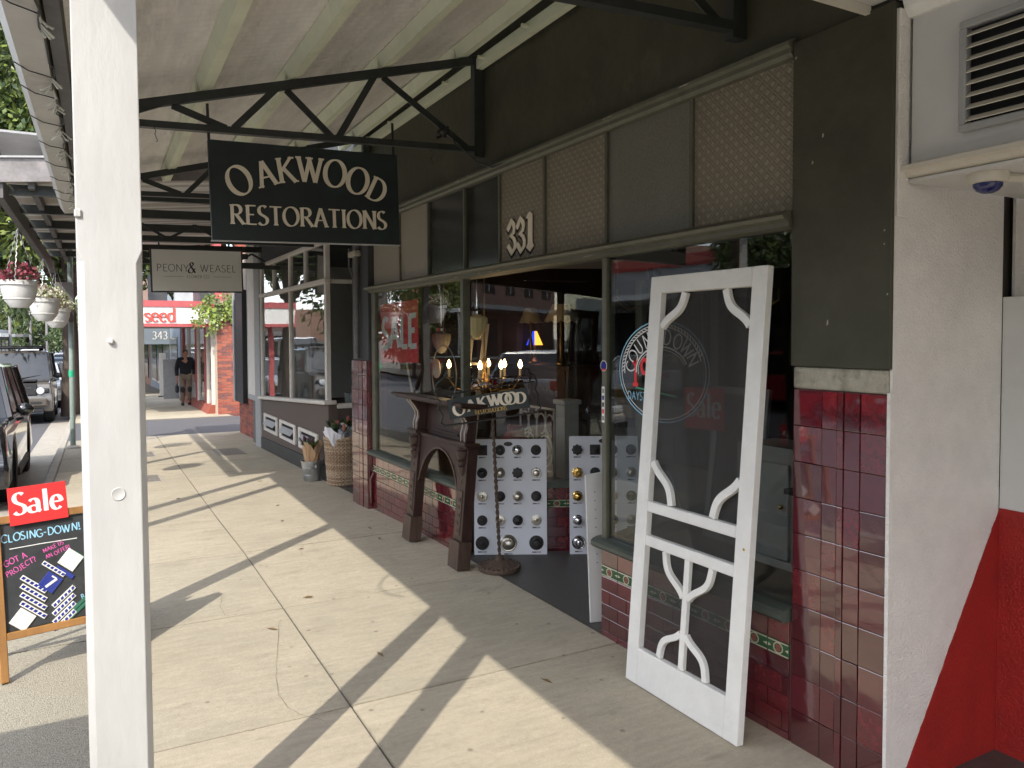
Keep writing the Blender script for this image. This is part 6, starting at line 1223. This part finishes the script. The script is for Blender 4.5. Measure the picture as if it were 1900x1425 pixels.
# ================================================================== INSIDE THE SHOP
# red SALE poster on the left window
po = thing('sale_poster', 'large red poster with white SALE lettering inside the left window', 'poster', (2.62, 6.9, 1.43))
pfn = plane_fn((2.60, 7.40, 1.43), (.0, -1, .03), (0, .012, 1), (-1, 0, 0))
MB().prism([(0, 0), (.98, -.01), (.98, .555), (0, .56)], pfn, -.002, 0).build('sheet', 'poster_red', po)
u = .045
for c in 'SALE':
    mb = MB(); glyph(mb, c, lambda a_, b_, d_: pfn(u+a_*.385, .135+b_*.285, d_), .21, .17, .0008, .0016, 0, .1); mb.build('letter', 'chalk_white', po); u += (G[c][0]-.02)*.385
# pendant lamp
def pendant(x, y, z, r, m, label, top=2.9, h=.24):
    t = thing('pendant_lamp', label, 'lamp', (x, y, z)); MB().tube([(x, y, z+h+.07), (x, y, top)], .008, 8).build('rod', 'chrome', t); MB().lathe([(.03, 0), (.05, .01), (.05, .04), (.02, .06), (.02, .08)], (x, y, z+h), 16).build('gallery', 'chrome', t)
    prof = [(0, 0), (r*.35, .012), (r*.55, .04), (r*.85, h*.45), (r, h*.8), (r*.95, h*.92), (r*.5, h), (0, h)]; mb = MB(); n = 48; vs = []; fs = []
    for q, zz in prof:
        for j in range(n): a = 2*math.pi*j/n; k = 1+(.035*math.cos(12*a) if q > r*.4 else 0); vs.append((x+q*k*math.cos(a), y+q*k*math.sin(a), z+zz))
    for i in range(len(prof)-1):
        for j in range(n): fs.append((i*n+j, i*n+(j+1) % n, (i+1)*n+(j+1) % n, (i+1)*n+j))
    mb.add(vs, fs); mb.sm = True; mb.build('shade', m, t); return t
pendant(3.0, 6.07, 1.655, .092, 'lamp_cream', 'cream fluted glass pendant lamp hanging in the left window', 2.9, .205)
pendant(2.95, 6.72, 1.52, .088, 'inside_white', 'clear fluted glass lamp shade hung behind the left window', 2.9, .20)
pendant(2.80, 2.42, 2.02, .05, 'inside_white', 'small white bell lamp hanging high in the right window', 2.9, .12)
# chandelier
ch = thing('chandelier', 'brass chandelier with lit candle bulbs glowing in the left window', 'chandelier', (3.25, 6.35, 1.2)); cx_, cy_, cz_ = 3.25, 6.42, 1.27
MB().tube([(cx_, cy_, cz_+.0), (cx_, cy_, cz_+.45), (cx_, cy_, 2.9)], .008, 8).build('chain', 'brass_dark', ch); MB().lathe([(0, -.12), (.02, -.11), (.035, -.07), (.015, -.03), (.05, 0), (.03, .05), (.012, .1), (.03, .16), (.012, .22)], (cx_, cy_, cz_), 16).build('stem', 'brass_dark', ch)
for k in range(8):
    a = 2*math.pi*k/8+.2; d = Vector((math.cos(a), math.sin(a), 0)); c0 = Vector((cx_, cy_, cz_)); R_ = .33 if k % 2 else .24
    ar = MB().tube([c0+d*.02, c0+d*R_*.4+Vector((0, 0, -.09)), c0+d*R_*.8+Vector((0, 0, -.07)), c0+d*R_+Vector((0, 0, .02))], .008, 6).build('arm', 'brass_dark', ch)
    p = c0+d*R_+Vector((0, 0, .02)); MB().lathe([(.005, 0), (.04, .012), (.042, .018), (.012, .02)], p, 12).build('drip_pan', 'brass_dark', ar); MB().tube([p+Vector((0, 0, .02)), p+Vector((0, 0, .10))], .013, 8).build('candle', 'candle', ar); MB().lathe([(.008, 0), (.021, .022), (.019, .042), (.006, .072), (0, .08)], p+Vector((0, 0, .10)), 10).build('bulb', 'bulb', ar)
    for q in range(3): MB().lathe([(0, -.03), (.008, -.012), (0, 0)], p+d*(-.05-.06*q)+Vector((0, 0, -.03-.02*q)), 6).build('crystal_drop', 'chrome', ar)
# standing lamps at the back
def table_lamp(x, y, z, r, label, m='shade_cream', hs=.18):
    t = thing('table_lamp', label, 'lamp', (x, y, z)); MB().lathe([(.09, 0), (.09, .015), (.03, .04), (.015, .1), (.03, .2), (.012, .3), (.02, .36), (.008, .5)], (x, y, z), 14).build('base', 'brass_dark', t)
    mb = MB(); n = 40; prof = [(r, 0), (r*.72, hs*.5), (r*.5, hs)]; vs = [(x+q*(1+.05*math.cos(10*2*math.pi*j/n)*(q == r))*math.cos(2*math.pi*j/n), y+q*math.sin(2*math.pi*j/n), z+.46+zz-(.02*abs(math.cos(5*2*math.pi*j/n)) if q == r else 0)) for q, zz in prof for j in range(n)]
    mb.add(vs, [(i*n+j, i*n+(j+1) % n, (i+1)*n+(j+1) % n, (i+1)*n+j) for i in range(2) for j in range(n)]); mb.sm = True; mb.build('shade', m, t); return t
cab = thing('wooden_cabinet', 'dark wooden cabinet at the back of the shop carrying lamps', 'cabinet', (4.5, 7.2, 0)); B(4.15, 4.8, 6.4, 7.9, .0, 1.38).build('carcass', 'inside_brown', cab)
for k in range(3):
    for j in range(2): d_ = B(4.125, 4.1495, 6.43+.75*j, 7.13+.75*j, .08+.43*k, .48+.43*k).build('drawer', 'inside_brown', cab, bevel=.006); MB().sphere((4.115, 6.78+.75*j, .28+.43*k), .018, n=8, m=6).build('drawer_knob', 'knob_brass', d_)
table_lamp(4.42, 7.58, 1.385, .13, 'small cream scalloped lamp on the back cabinet', hs=.15); table_lamp(4.42, 6.95, 1.385, .18, 'wide cream scalloped lamp on the back cabinet', hs=.17)
sg_ = thing('stained_glass_lamp', 'small blue and amber stained glass lamp glowing in the dark shop', 'lamp', (4.6, 7.8, 1.385)); MB().lathe([(.07, 0), (.02, .05), (.015, .2)], (4.6, 7.8, 1.385), 12).build('base', 'brass_dark', sg_)
for k in range(6):
    a0, a1 = 2*math.pi*k/6, 2*math.pi*(k+1)/6; MB().add([(4.6+.11*math.cos(a0), 7.8+.11*math.sin(a0), 1.58), (4.6+.11*math.cos(a1), 7.8+.11*math.sin(a1), 1.58), (4.6+.03*math.cos(a1), 7.8+.03*math.sin(a1), 1.74), (4.6+.03*math.cos(a0), 7.8+.03*math.sin(a0), 1.74)], [(0, 1, 2, 3)]).build('glass_segment', 'blue_glass' if k % 2 else 'amber_glass', sg_)
# boxes on a bench
bn_ = thing('display_bench', 'long black bench inside the shop stacked with boxes', 'bench', (4.6, 5.6, 0)); B(4.25, 4.95, 4.9, 6.3, .86, .92).build('top', 'inside_black', bn_)
for x in (4.29, 4.87):
    for y in (4.94, 6.22): B(x, x+.05, y, y+.05, 0, .86).build('leg', 'inside_black', bn_)
B(4.30, 4.9, 4.95, 6.25, .02, .855).build('front_cloth', 'beam_grey', bn_)
for k, (y, z, w, h, m, lab) in enumerate(((5.95, .921, .34, .12, 'box_yellow', 'flat mustard box at the bottom of the bench stack'), (5.95, 1.042, .28, .10, 'box_yellow', 'mustard box on top of the flat one'), (5.98, 1.143, .42, .07, 'box_yellow', 'wide mustard lid topmost of its stack'), (5.45, .921, .26, .11, 'box_grey', 'grey box beside the mustard stack on the bench'), (5.42, 1.032, .20, .09, 'box_grey', 'small grey box topmost beside the mustard stack'), (5.1, .921, .22, .16, 'box_grey', 'tall grey box at the bench end'))):
    t = thing('storage_box', lab, 'box', (4.6, y, z)); B(4.45, 4.75, y-w/2, y+w/2, z, z+h*.72).build('carton', m, t, bevel=.003); B(4.445, 4.755, y-w/2-.005, y+w/2+.005, z+h*.725, z+h).build('lid', m, t, bevel=.003)
# white pedestal and iron lace panel on the left platform
pd = thing('white_pedestal', 'white square pedestal post standing in the window display', 'pedestal', (3.62, 5.62, .47)); B(3.56, 3.70, 5.54, 5.68, .472, 1.10).build('shaft', 'inside_white', pd); B(3.54, 3.72, 5.52, 5.70, 1.1005, 1.14).build('cap', 'inside_white', pd, bevel=.006)
lc = thing('iron_lace_panel', 'white cast iron lace panel leaning in the window display', 'panel', (3.6, 6.0, .47))
lf = lambda u, v, d: Vector((3.62-.1*d, 6.40-u, .475+v))
def lt(pts, r=.009, m='inside_white'): MB().tube([lf(u, v, 0) for u, v in pts], r, 6).build('scroll', m, lc)
for u in (0, .30, .60): lt([(u, 0), (u, .56)], .011)
for v in (.0, .56): lt([(0, v), (.60, v)], .012)
for u0 in (.15, .45):
    lt(arc(u0, .18, .12, .14, 0, 360, 20)); lt(arc(u0, .18, .06, .07, 0, 360, 14), .007); lt([(u0-.14, .54)]+arc(u0-.07, .42, .07, .09, 150, -90, 8)); lt([(u0+.14, .54)]+arc(u0+.07, .42, .07, .09, 30, 270, 8)); lt([(u0, .05), (u0, .54)], .007)
bp2 = thing('cast_iron_fireplace', 'black arched cast iron fireplace inside the shop', 'fireplace', (4.2, 4.9, 0))
fp_ = lambda u, v, d: Vector((4.05-.47*u*0+d*.2+.53*u*.0, 5.35-u, v))
MB().prism([(0, .02), (.62, .02), (.62, .90), (0, .90)], fp_, 0, .1).build('surround', 'beam_grey', bp2); MB().prism([(.10, .03), (.52, .03)]+arc(.31, .42, .21, .26, 0, 180, 14), fp_, -.05, -.002).build('firebox', 'inside_black', bp2); l, r = ribbon(arc(.31, .42, .225, .275, 0, 180, 14), .03, .03, 0); MB().strip(l, r, fp_, -.07, -.003).build('arch_rim', 'inside_black', bp2)
rv = thing('red_vase', 'squat dark red vase in the window display behind the mantelpiece', 'vase', (3.25, 5.75, .472)); MB().lathe([(.07, 0), (.13, .08), (.16, .2), (.12, .33), (.06, .40), (.07, .44), (.05, .44), (.05, .40), (0, .38)], (3.25, 5.85, .472), 24).build('pot', 'inside_red', rv)
gh = thing('round_hoop', 'thin pale hoop with a cream disc hanging behind the SALE poster', 'hoop', (2.9, 6.85, 1.2)); MB().tube([(2.9, 6.55+.27*math.cos(2*math.pi*k/40), 1.33+.27*math.sin(2*math.pi*k/40)) for k in range(40)], .006, 6, closed=True).build('ring', 'inside_white', gh); MB().lathe([(.09, 0), (.09, .01), (0, .012)], (2.93, 6.78, 1.38), 24, Matrix.Rotation(R(-90), 3, 'Y')).build('disc', 'shade_cream', gh); MB().tube([(2.9, 6.55, 1.6), (2.9, 6.55, 2.9)], .003, 5).build('cord', 'inside_white', gh)
st_ = thing('display_stake', 'thin white pole leaning in the left window', 'pole', (2.8, 6.9, .47)); MB().tube([(2.80, 6.75, .475), (2.70, 6.98, 1.46)], .011, 8).build('rod', 'inside_white', st_)
ladder = thing('white_ladder', 'small white ladder standing in the left window', 'ladder', (3.2, 7.0, .47))
for y in (6.62, 6.92): MB().beam((3.2, y, .475), (3.35, y-.05, 1.8), .03, .05).build('rail', 'inside_white', ladder)
for k in range(5): MB().beam((3.22+.028*k, 6.61, .70+.24*k), (3.22+.028*k, 6.90, .70+.24*k), .04, .025).build('rung', 'inside_white', ladder)
# crystal chandelier frame seen deep inside
for i, (x, y, z, lab) in enumerate(((5.2, 6.5, 2.05, 'unlit crystal chandelier hanging deep in the shop above the lamps'), (5.6, 5.6, 2.0, 'second unlit brass chandelier hanging by the back wall'))):
    t = thing('chandelier', lab, 'chandelier', (x, y, z)); random.seed(60+i); MB().tube([(x, y, z), (x, y, 2.95)], .01, 6).build('chain', 'brass_dark', t); MB().lathe([(0, -.2), (.06, -.15), (.03, -.05), (.08, .05), (.03, .15), (.02, .3)], (x, y, z), 12).build('stem', 'brass_dark', t)
    for k in range(6):
        a = 2*math.pi*k/6; d = Vector((math.cos(a), math.sin(a), 0)); c0 = Vector((x, y, z)); am = MB().tube([c0, c0+d*.2+Vector((0, 0, -.1)), c0+d*.38+Vector((0, 0, .02)), c0+d*.38+Vector((0, 0, .12))], .011, 6).build('arm', 'brass_dark', t)
        for q in range(4): MB().lathe([(0, -.06), (.014, -.03), (0, 0)], c0+d*(.12+.08*q)+Vector((0, 0, -.08)), 6).build('crystal_drop', 'chrome', am)
# right window: painted countdown, red sale sign, frames, desk lamp
cw = thing('painted_countdown', 'chalk pen COUNTDOWN 19 DAYS TO roundel drawn on the right window glass', 'window sign', (2.552, 3.1, 1.3))
wf_ = lambda u, v, d: Vector((2.5555-d, 3.08-u, 1.50+v))
def ring(rx, ry, a0, a1, w, m, cy=0., n=40, d=.001): 
    l, r = ribbon(arc(0, cy, rx, ry, a0, a1, n), w, w, 0); MB().strip(l, r, wf_, .0004, d).build('chalk_line', m, cw)
ring(.345, .255, 0, 360, .006, 'chalk_blue'); ring(.325, .240, 0, 360, .004, 'chalk_white', d=.0012); ring(.30, .225, 15, 185, .006, 'chalk_white', d=.0014); ring(.20, .125, 20, 185, .008, 'chalk_white', d=.0015); ring(.185, .11, 20, 190, .003, 'chalk_white', d=.0016)
for k in range(34):
    a = R(20+k*4.8); MB().strip([(.305*math.cos(a), .228*math.sin(a)), (.32*math.cos(a+.05), .238*math.sin(a+.05))], [(.305*math.cos(a+.03), .228*math.sin(a+.03)), (.32*math.cos(a+.08), .238*math.sin(a+.08))], wf_, .0004, .0012).build('chalk_tick', 'chalk_white', cw)
for k, c in enumerate('COUNTDOWN'):
    a = 174-k*19; px_, py_2 = .25*math.cos(R(a)), .175*math.sin(R(a)); f_ = rotfn(wf_, px_, py_2, a-90); w = G[c][0]; mb = MB(); glyph(mb, c, lambda u, v, d: f_((u-w/2)*.075, (v-.5)*.075, d), .10, .09, .0004, .0013, 0, .5); mb.build('chalk_letter', 'chalk_white', cw)
for c, u0 in (('1', -.235), ('9', -.165)): mb = MB(); glyph(mb, c, lambda u, v, d: wf_(u0+u*.12, -.075+v*.135, d), .16, .15, .0004, .0014, 0, .5); mb.build('chalk_numeral', 'chalk_red', cw)
for s_, u0 in (('DAYS', -.275), ('TO', -.145)): text(s_, lambda u, v, d: wf_(u+u0, v-.155, d), .042, .10, .09, .0004, .0012, .1, 0, False).build('chalk_word', 'chalk_blue', cw)
MB().strip([(-.20, -.088), (.12, -.115)], [(-.20, -.094), (.12, -.125)], wf_, .0004, .0011).build('chalk_underline', 'band_green', cw)
st3 = thing('alarm_sticker', 'small blue and red octagonal security sticker on the corner post', 'sticker', (2.533, 3.545, 1.51)); sf_ = lambda u, v, d: Vector((2.5348-d, 3.545-u, 1.515+v))
MB().prism([(.032*math.cos(R(22.5+45*k)), .032*math.sin(R(22.5+45*k))) for k in range(8)], sf_, 0, .0006).build('backing', 'sign_white', st3); MB().prism([(.028*math.cos(R(22.5+45*k)), .028*math.sin(R(22.5+45*k))) for k in range(8)], sf_, .0007, .001).build('field', 'tile_blue', st3); MB().prism([(-.024, -.017), (-.011, -.027), (.011, -.027), (.024, -.017)], sf_, .0011, .0014).build('lower_band', 'red_card', st3)
cs_ = thing('card_sticker_strip', 'narrow white strip of payment card marks on the corner post', 'sticker', (2.533, 3.55, 1.25)); cf_ = lambda u, v, d: Vector((2.5348-d, 3.55-u, 1.20+v)); MB().prism([(-.013, 0), (.013, 0), (.013, .20), (-.013, .20)], cf_, 0, .0006).build('strip', 'sign_white', cs_)
for k, m in enumerate(('ink_soft', 'red_card', 'ink_dark', 'tile_blue', 'ink_soft')): MB().prism([(-.009, .012+.038*k), (.009, .012+.038*k), (.009, .036+.038*k), (-.009, .036+.038*k)], cf_, .0007, .001).build('card_mark', m, cs_)
rs = thing('sale_card', 'red Sale card with serif lettering hung inside the window behind the screen door', 'sign', (2.75, 2.95, 1.2)); rf_ = plane_fn((2.68, 3.04, 1.215), (0, -1, .03), (0, .03, 1), (-1, 0, 0)); MB().prism([(0, 0), (.275, 0), (.275, .205), (0, .205)], rf_, -.003, 0).build('card', 'red_card', rs); text('Sale', lambda u, v, d: rf_(u+.137, v+.06, d), .115, .19, .06, .0004, .001, .05, .09, True, None, .15).build('lettering', 'chalk_white', rs); MB().tube([rf_(.137, .205, 0), rf_(.137, .75, 0)], .002, 5).build('cord', 'inside_white', rs)
dk = thing('desk_lamp', 'chrome desk lamp with thin stem in the right window', 'lamp', (2.95, 3.35, .47)); MB().lathe([(.09, 0), (.08, .02), (.02, .03)], (2.95, 3.25, .472), 20).build('base', 'chrome', dk); MB().tube([(2.95, 3.25, .49), (2.90, 3.40, .88), (2.88, 3.44, .97)], .008, 8).build('stem', 'chrome', dk); MB().lathe([(.07, 0), (.06, .03), (.035, .055), (.02, .06)], (2.87, 3.46, .93), 18).build('shade', 'chrome', dk)
wd_ = thing('white_washstand', 'white painted cupboard standing in the right window display', 'cupboard', (3.3, 3.0, .47)); B(3.15, 3.45, 2.75, 3.15, .472, 1.10).build('carcass', 'inside_white', wd_); B(3.135, 3.1495, 2.78, 3.12, .52, 1.02).build('door', 'inside_white', wd_, bevel=.006); MB().sphere((3.125, 2.82, .8), .014, n=8, m=6).build('door_knob', 'knob_brass', wd_)
for k, (y, x, w, h, m, lab) in enumerate(((2.33, 2.95, .22, 1.5, 'inside_brown', 'tall brown frame leaning at the pier end of the right window'), (2.52, 3.1, .34, 1.1, 'mantel_worn', 'dark picture frame leaning in the right window'), (3.35, 3.3, .42, .9, 'box_grey', 'grey panel leaning behind the desk lamp'))):
    t = thing('leaning_frame', lab, 'frame', (x, y, .47))
    for a, b_, c_, d_ in ((0, .04, 0, h), (w-.04, w, 0, h), (.0405, w-.0405, 0, .04), (.0405, w-.0405, h-.04, h)): MB().prism([(a, c_), (b_, c_), (b_, d_), (a, d_)], lambda u, v, d: Vector((x+.12*v-d, y+w/2-u, .474+v)), 0, .025).build('frame_side', m, t)
    MB().prism([(.03, .03), (w-.03, .03), (w-.03, h-.03), (.03, h-.03)], lambda u, v, d: Vector((x+.12*v-d, y+w/2-u, .474+v)), .006, .01).build('picture', 'knob_chrome' if k == 1 else 'shop_inside', t)
ir = thing('iron_bracket', 'curled iron bracket hanging near the pier in the right window', 'bracket', (2.7, 2.30, 1.6)); MB().tube([(2.70, 2.26, 1.98), (2.70, 2.30, 1.90), (2.70, 2.30, 1.80), (2.70, 2.27, 1.72), (2.70, 2.31, 1.68), (2.70, 2.33, 1.73)], .01, 6).build('scroll', 'wrought_iron', ir)
vs2 = thing('black_chair', 'black bentwood chair folded in the right window', 'chair', (3.05, 2.45, .47)); MB().tube([(2.9, 2.35, .475), (2.95, 2.4, .95), (3.0, 2.45, 1.05)], .015, 8).build('leg', 'inside_black', vs2); MB().tube([(3.2, 2.55, .475), (3.0, 2.40, .95)], .015, 8).build('leg', 'inside_black', vs2); B(2.9, 3.2, 2.33, 2.6, .93, .955).build('seat', 'inside_black', vs2)
# ================================================================== ACROSS THE ROAD (seen mirrored in the shop windows)
def opp(y0, y1, h, m, label, awn, aw_h=3.1, arch=False, parapet=None, sign=None):
    t = thing('opposite_building', label, 'building', (-17, (y0+y1)/2, gz((y0+y1)/2))); g_ = gz((y0+y1)/2)
    B(-24, -17, y0+.02, y1-.02, g_-.2, h).build('wall', m, t); B(-17, -14.0, y0+.1, y1-.1, aw_h, aw_h+.22).build('awning', awn, t)
    if parapet: B(-17.2, -16.9, y0+.02, y1-.02, h+.002, h+.5).build('parapet', parapet, t)
    n = max(2, int((y1-y0)/2.6)); s_ = (y1-y0)/n
    for k in range(n):
        a, b_ = y0+s_*k+.4, y0+s_*(k+1)-.4
        w_ = B(-16.99, -16.96, a, b_, g_+.5, aw_h-.35).build('shop_window', 'opp_glass', t); B(-16.98, -16.9, a, b_, g_+.36, g_+.49).build('sill', 'florist_white', w_)
        if h > 5.5:
            if arch: u_ = MB().prism([(a+.2, 4.3), (b_-.2, 4.3)]+arc((a+b_)/2, 5.2, (b_-a)/2-.2, .8, 0, 180, 12), lambda u, v, d: Vector((-16.99+d, u, v)), 0, .03).build('arched_window', 'opp_glass', t)
            else: u_ = B(-16.99, -16.96, a+.3, b_-.3, 4.2, 5.6).build('upper_window', 'opp_glass', t)
            B(-16.955, -16.93, (a+b_)/2-.03, (a+b_)/2+.03, 4.3, 5.6).build('glazing_bar', 'florist_white', u_)
    for y in (y0+.4, y1-.4): B(-14.2, -14.1, y-.05, y+.05, gz(y), aw_h).build('awning_post', 'florist_white', t)
    return t
opp(-4, 6, 6.8, 'brick_opp', 'brown brick building across the road, nearest the white wagon', 'awning_grey'); opp(6, 13, 5.2, 'render_opp', 'low pale building across the road from the entry', 'awning_grey', parapet='beam_grey')
opp(13, 22, 7.6, 'render_opp', 'white two storey building with arched windows across the road', 'beam_grey', arch=True); opp(22, 31, 4.6, 'awning_grey', 'single storey building with red parapet across the road', 'sign_white', parapet='opp_red')
opp(31, 41, 6.4, 'brick_opp', 'brick two storey building across the road past the red parapet', 'awning_grey'); opp(41, 58, 4.8, 'brick_opp', 'long low brick building across the road before the far shops', 'sign_white', parapet='opp_red')
opp(-18, -4, 6.2, 'render_opp', 'pale two storey building across the road behind the white wagon', 'awning_grey'); opp(-40, -18, 7.0, 'brick_opp', 'long brick building across the road, last before the crossing', 'awning_grey')
# our side of the street behind the camera
bs = thing('white_shopfront', 'white rendered shopfront continuing past the vented doorway', 'shop', (2.7, -6, 0)); B(2.72, 3.0, -9, -3.05, -.02, 2.86).build('wall', 'render_white', bs)
for k in range(2): w_ = B(2.70, 2.719, -8.6+2.8*k, -6.2+2.8*k, .5, 2.3).build('window', 'opp_glass', bs); B(2.66, 2.70, -8.7+2.8*k, -6.1+2.8*k, .42, .499).build('sill', 'florist_white', bs)
b3 = thing('brick_shopfront', 'dark brick shop behind the white shopfront with deep awning', 'shop', (2.7, -16, 0)); B(2.6, 6, -30, -9.05, -.02, 6.2).build('wall', 'brick_opp', b3); B(-.3, 2.59, -30, -9.1, 2.9, 3.15).build('awning', 'sign_white', b3); B(-.35, -.301, -30, -9.1, 2.6, 3.3).build('awning_fascia', 'shop_green', b3)
for k in range(5): B(2.57, 2.599, -13+(-3.6)*k, -10.2+(-3.6)*k, .5, 2.4).build('window', 'opp_glass', b3)
for y in (-10, -15, -20, -25): B(-.2, -.08, y-.06, y+.06, 0, 2.9).build('awning_post', 'florist_white', b3)
tree('street_tree', 'leafy kerb tree behind the camera by the brick shop', -.9, -13, 0, 2.4, 2.6, 5.2, 6000, .2, 91, clumps=60)
tree('street_tree', 'tall street tree across the road near the crossing', -14.6, -10, 0, 2.6, 3.2, 5.6, 6000, .24, 92, clumps=60)
for lab, x, y, p_, st, fl_ in (('silver hatchback parked at the kerb behind the wagon', -1.7, -6.4, 'car_silver', 'hatch', False), ('dark sedan parked across the road near the pale building', -12.3, -3, 'car_blue', 'sedan', True), ('white van parked across the road by the brown brick building', -12.3, 5.5, 'car_white', 'boxy', True)): car('parked_car', lab, x, y, 4.5, 1.82, 1.5 if st != 'boxy' else 2.0, p_, st, flip=fl_, detail=1)
for lab, x0, x1, y0, h, m in (('long cream building closing the street behind', -30, -2, -75, 6, 'render_opp'), ('tall brick building closing the street corner', -2, 20, -70, 8, 'brick_opp')):
    t = thing('corner_building', lab, 'building', ((x0+x1)/2, y0, 0)); B(x0, x1, y0-10, y0, -.2, h).build('wall', m, t)
    for k in range(int((x1-x0)/4)): B(x0+1+4*k, x0+3+4*k, y0, y0+.04, .8, 2.6).build('window', 'opp_glass', t)
tree('street_tree', 'broad sunlit tree across the road before the long brick building', -13.2, 46, gz(46), 2.2, 4.2, gz(46)+5.2, 16000, .3, 95, ('leaf_a', 'leaf_b', 'leaf_b'), clumps=90)
tree('street_tree', 'leafy tree across the road beside the red parapet', -14.4, 33, gz(33), 2.4, 2.6, gz(33)+4.8, 8000, .25, 96, clumps=60)
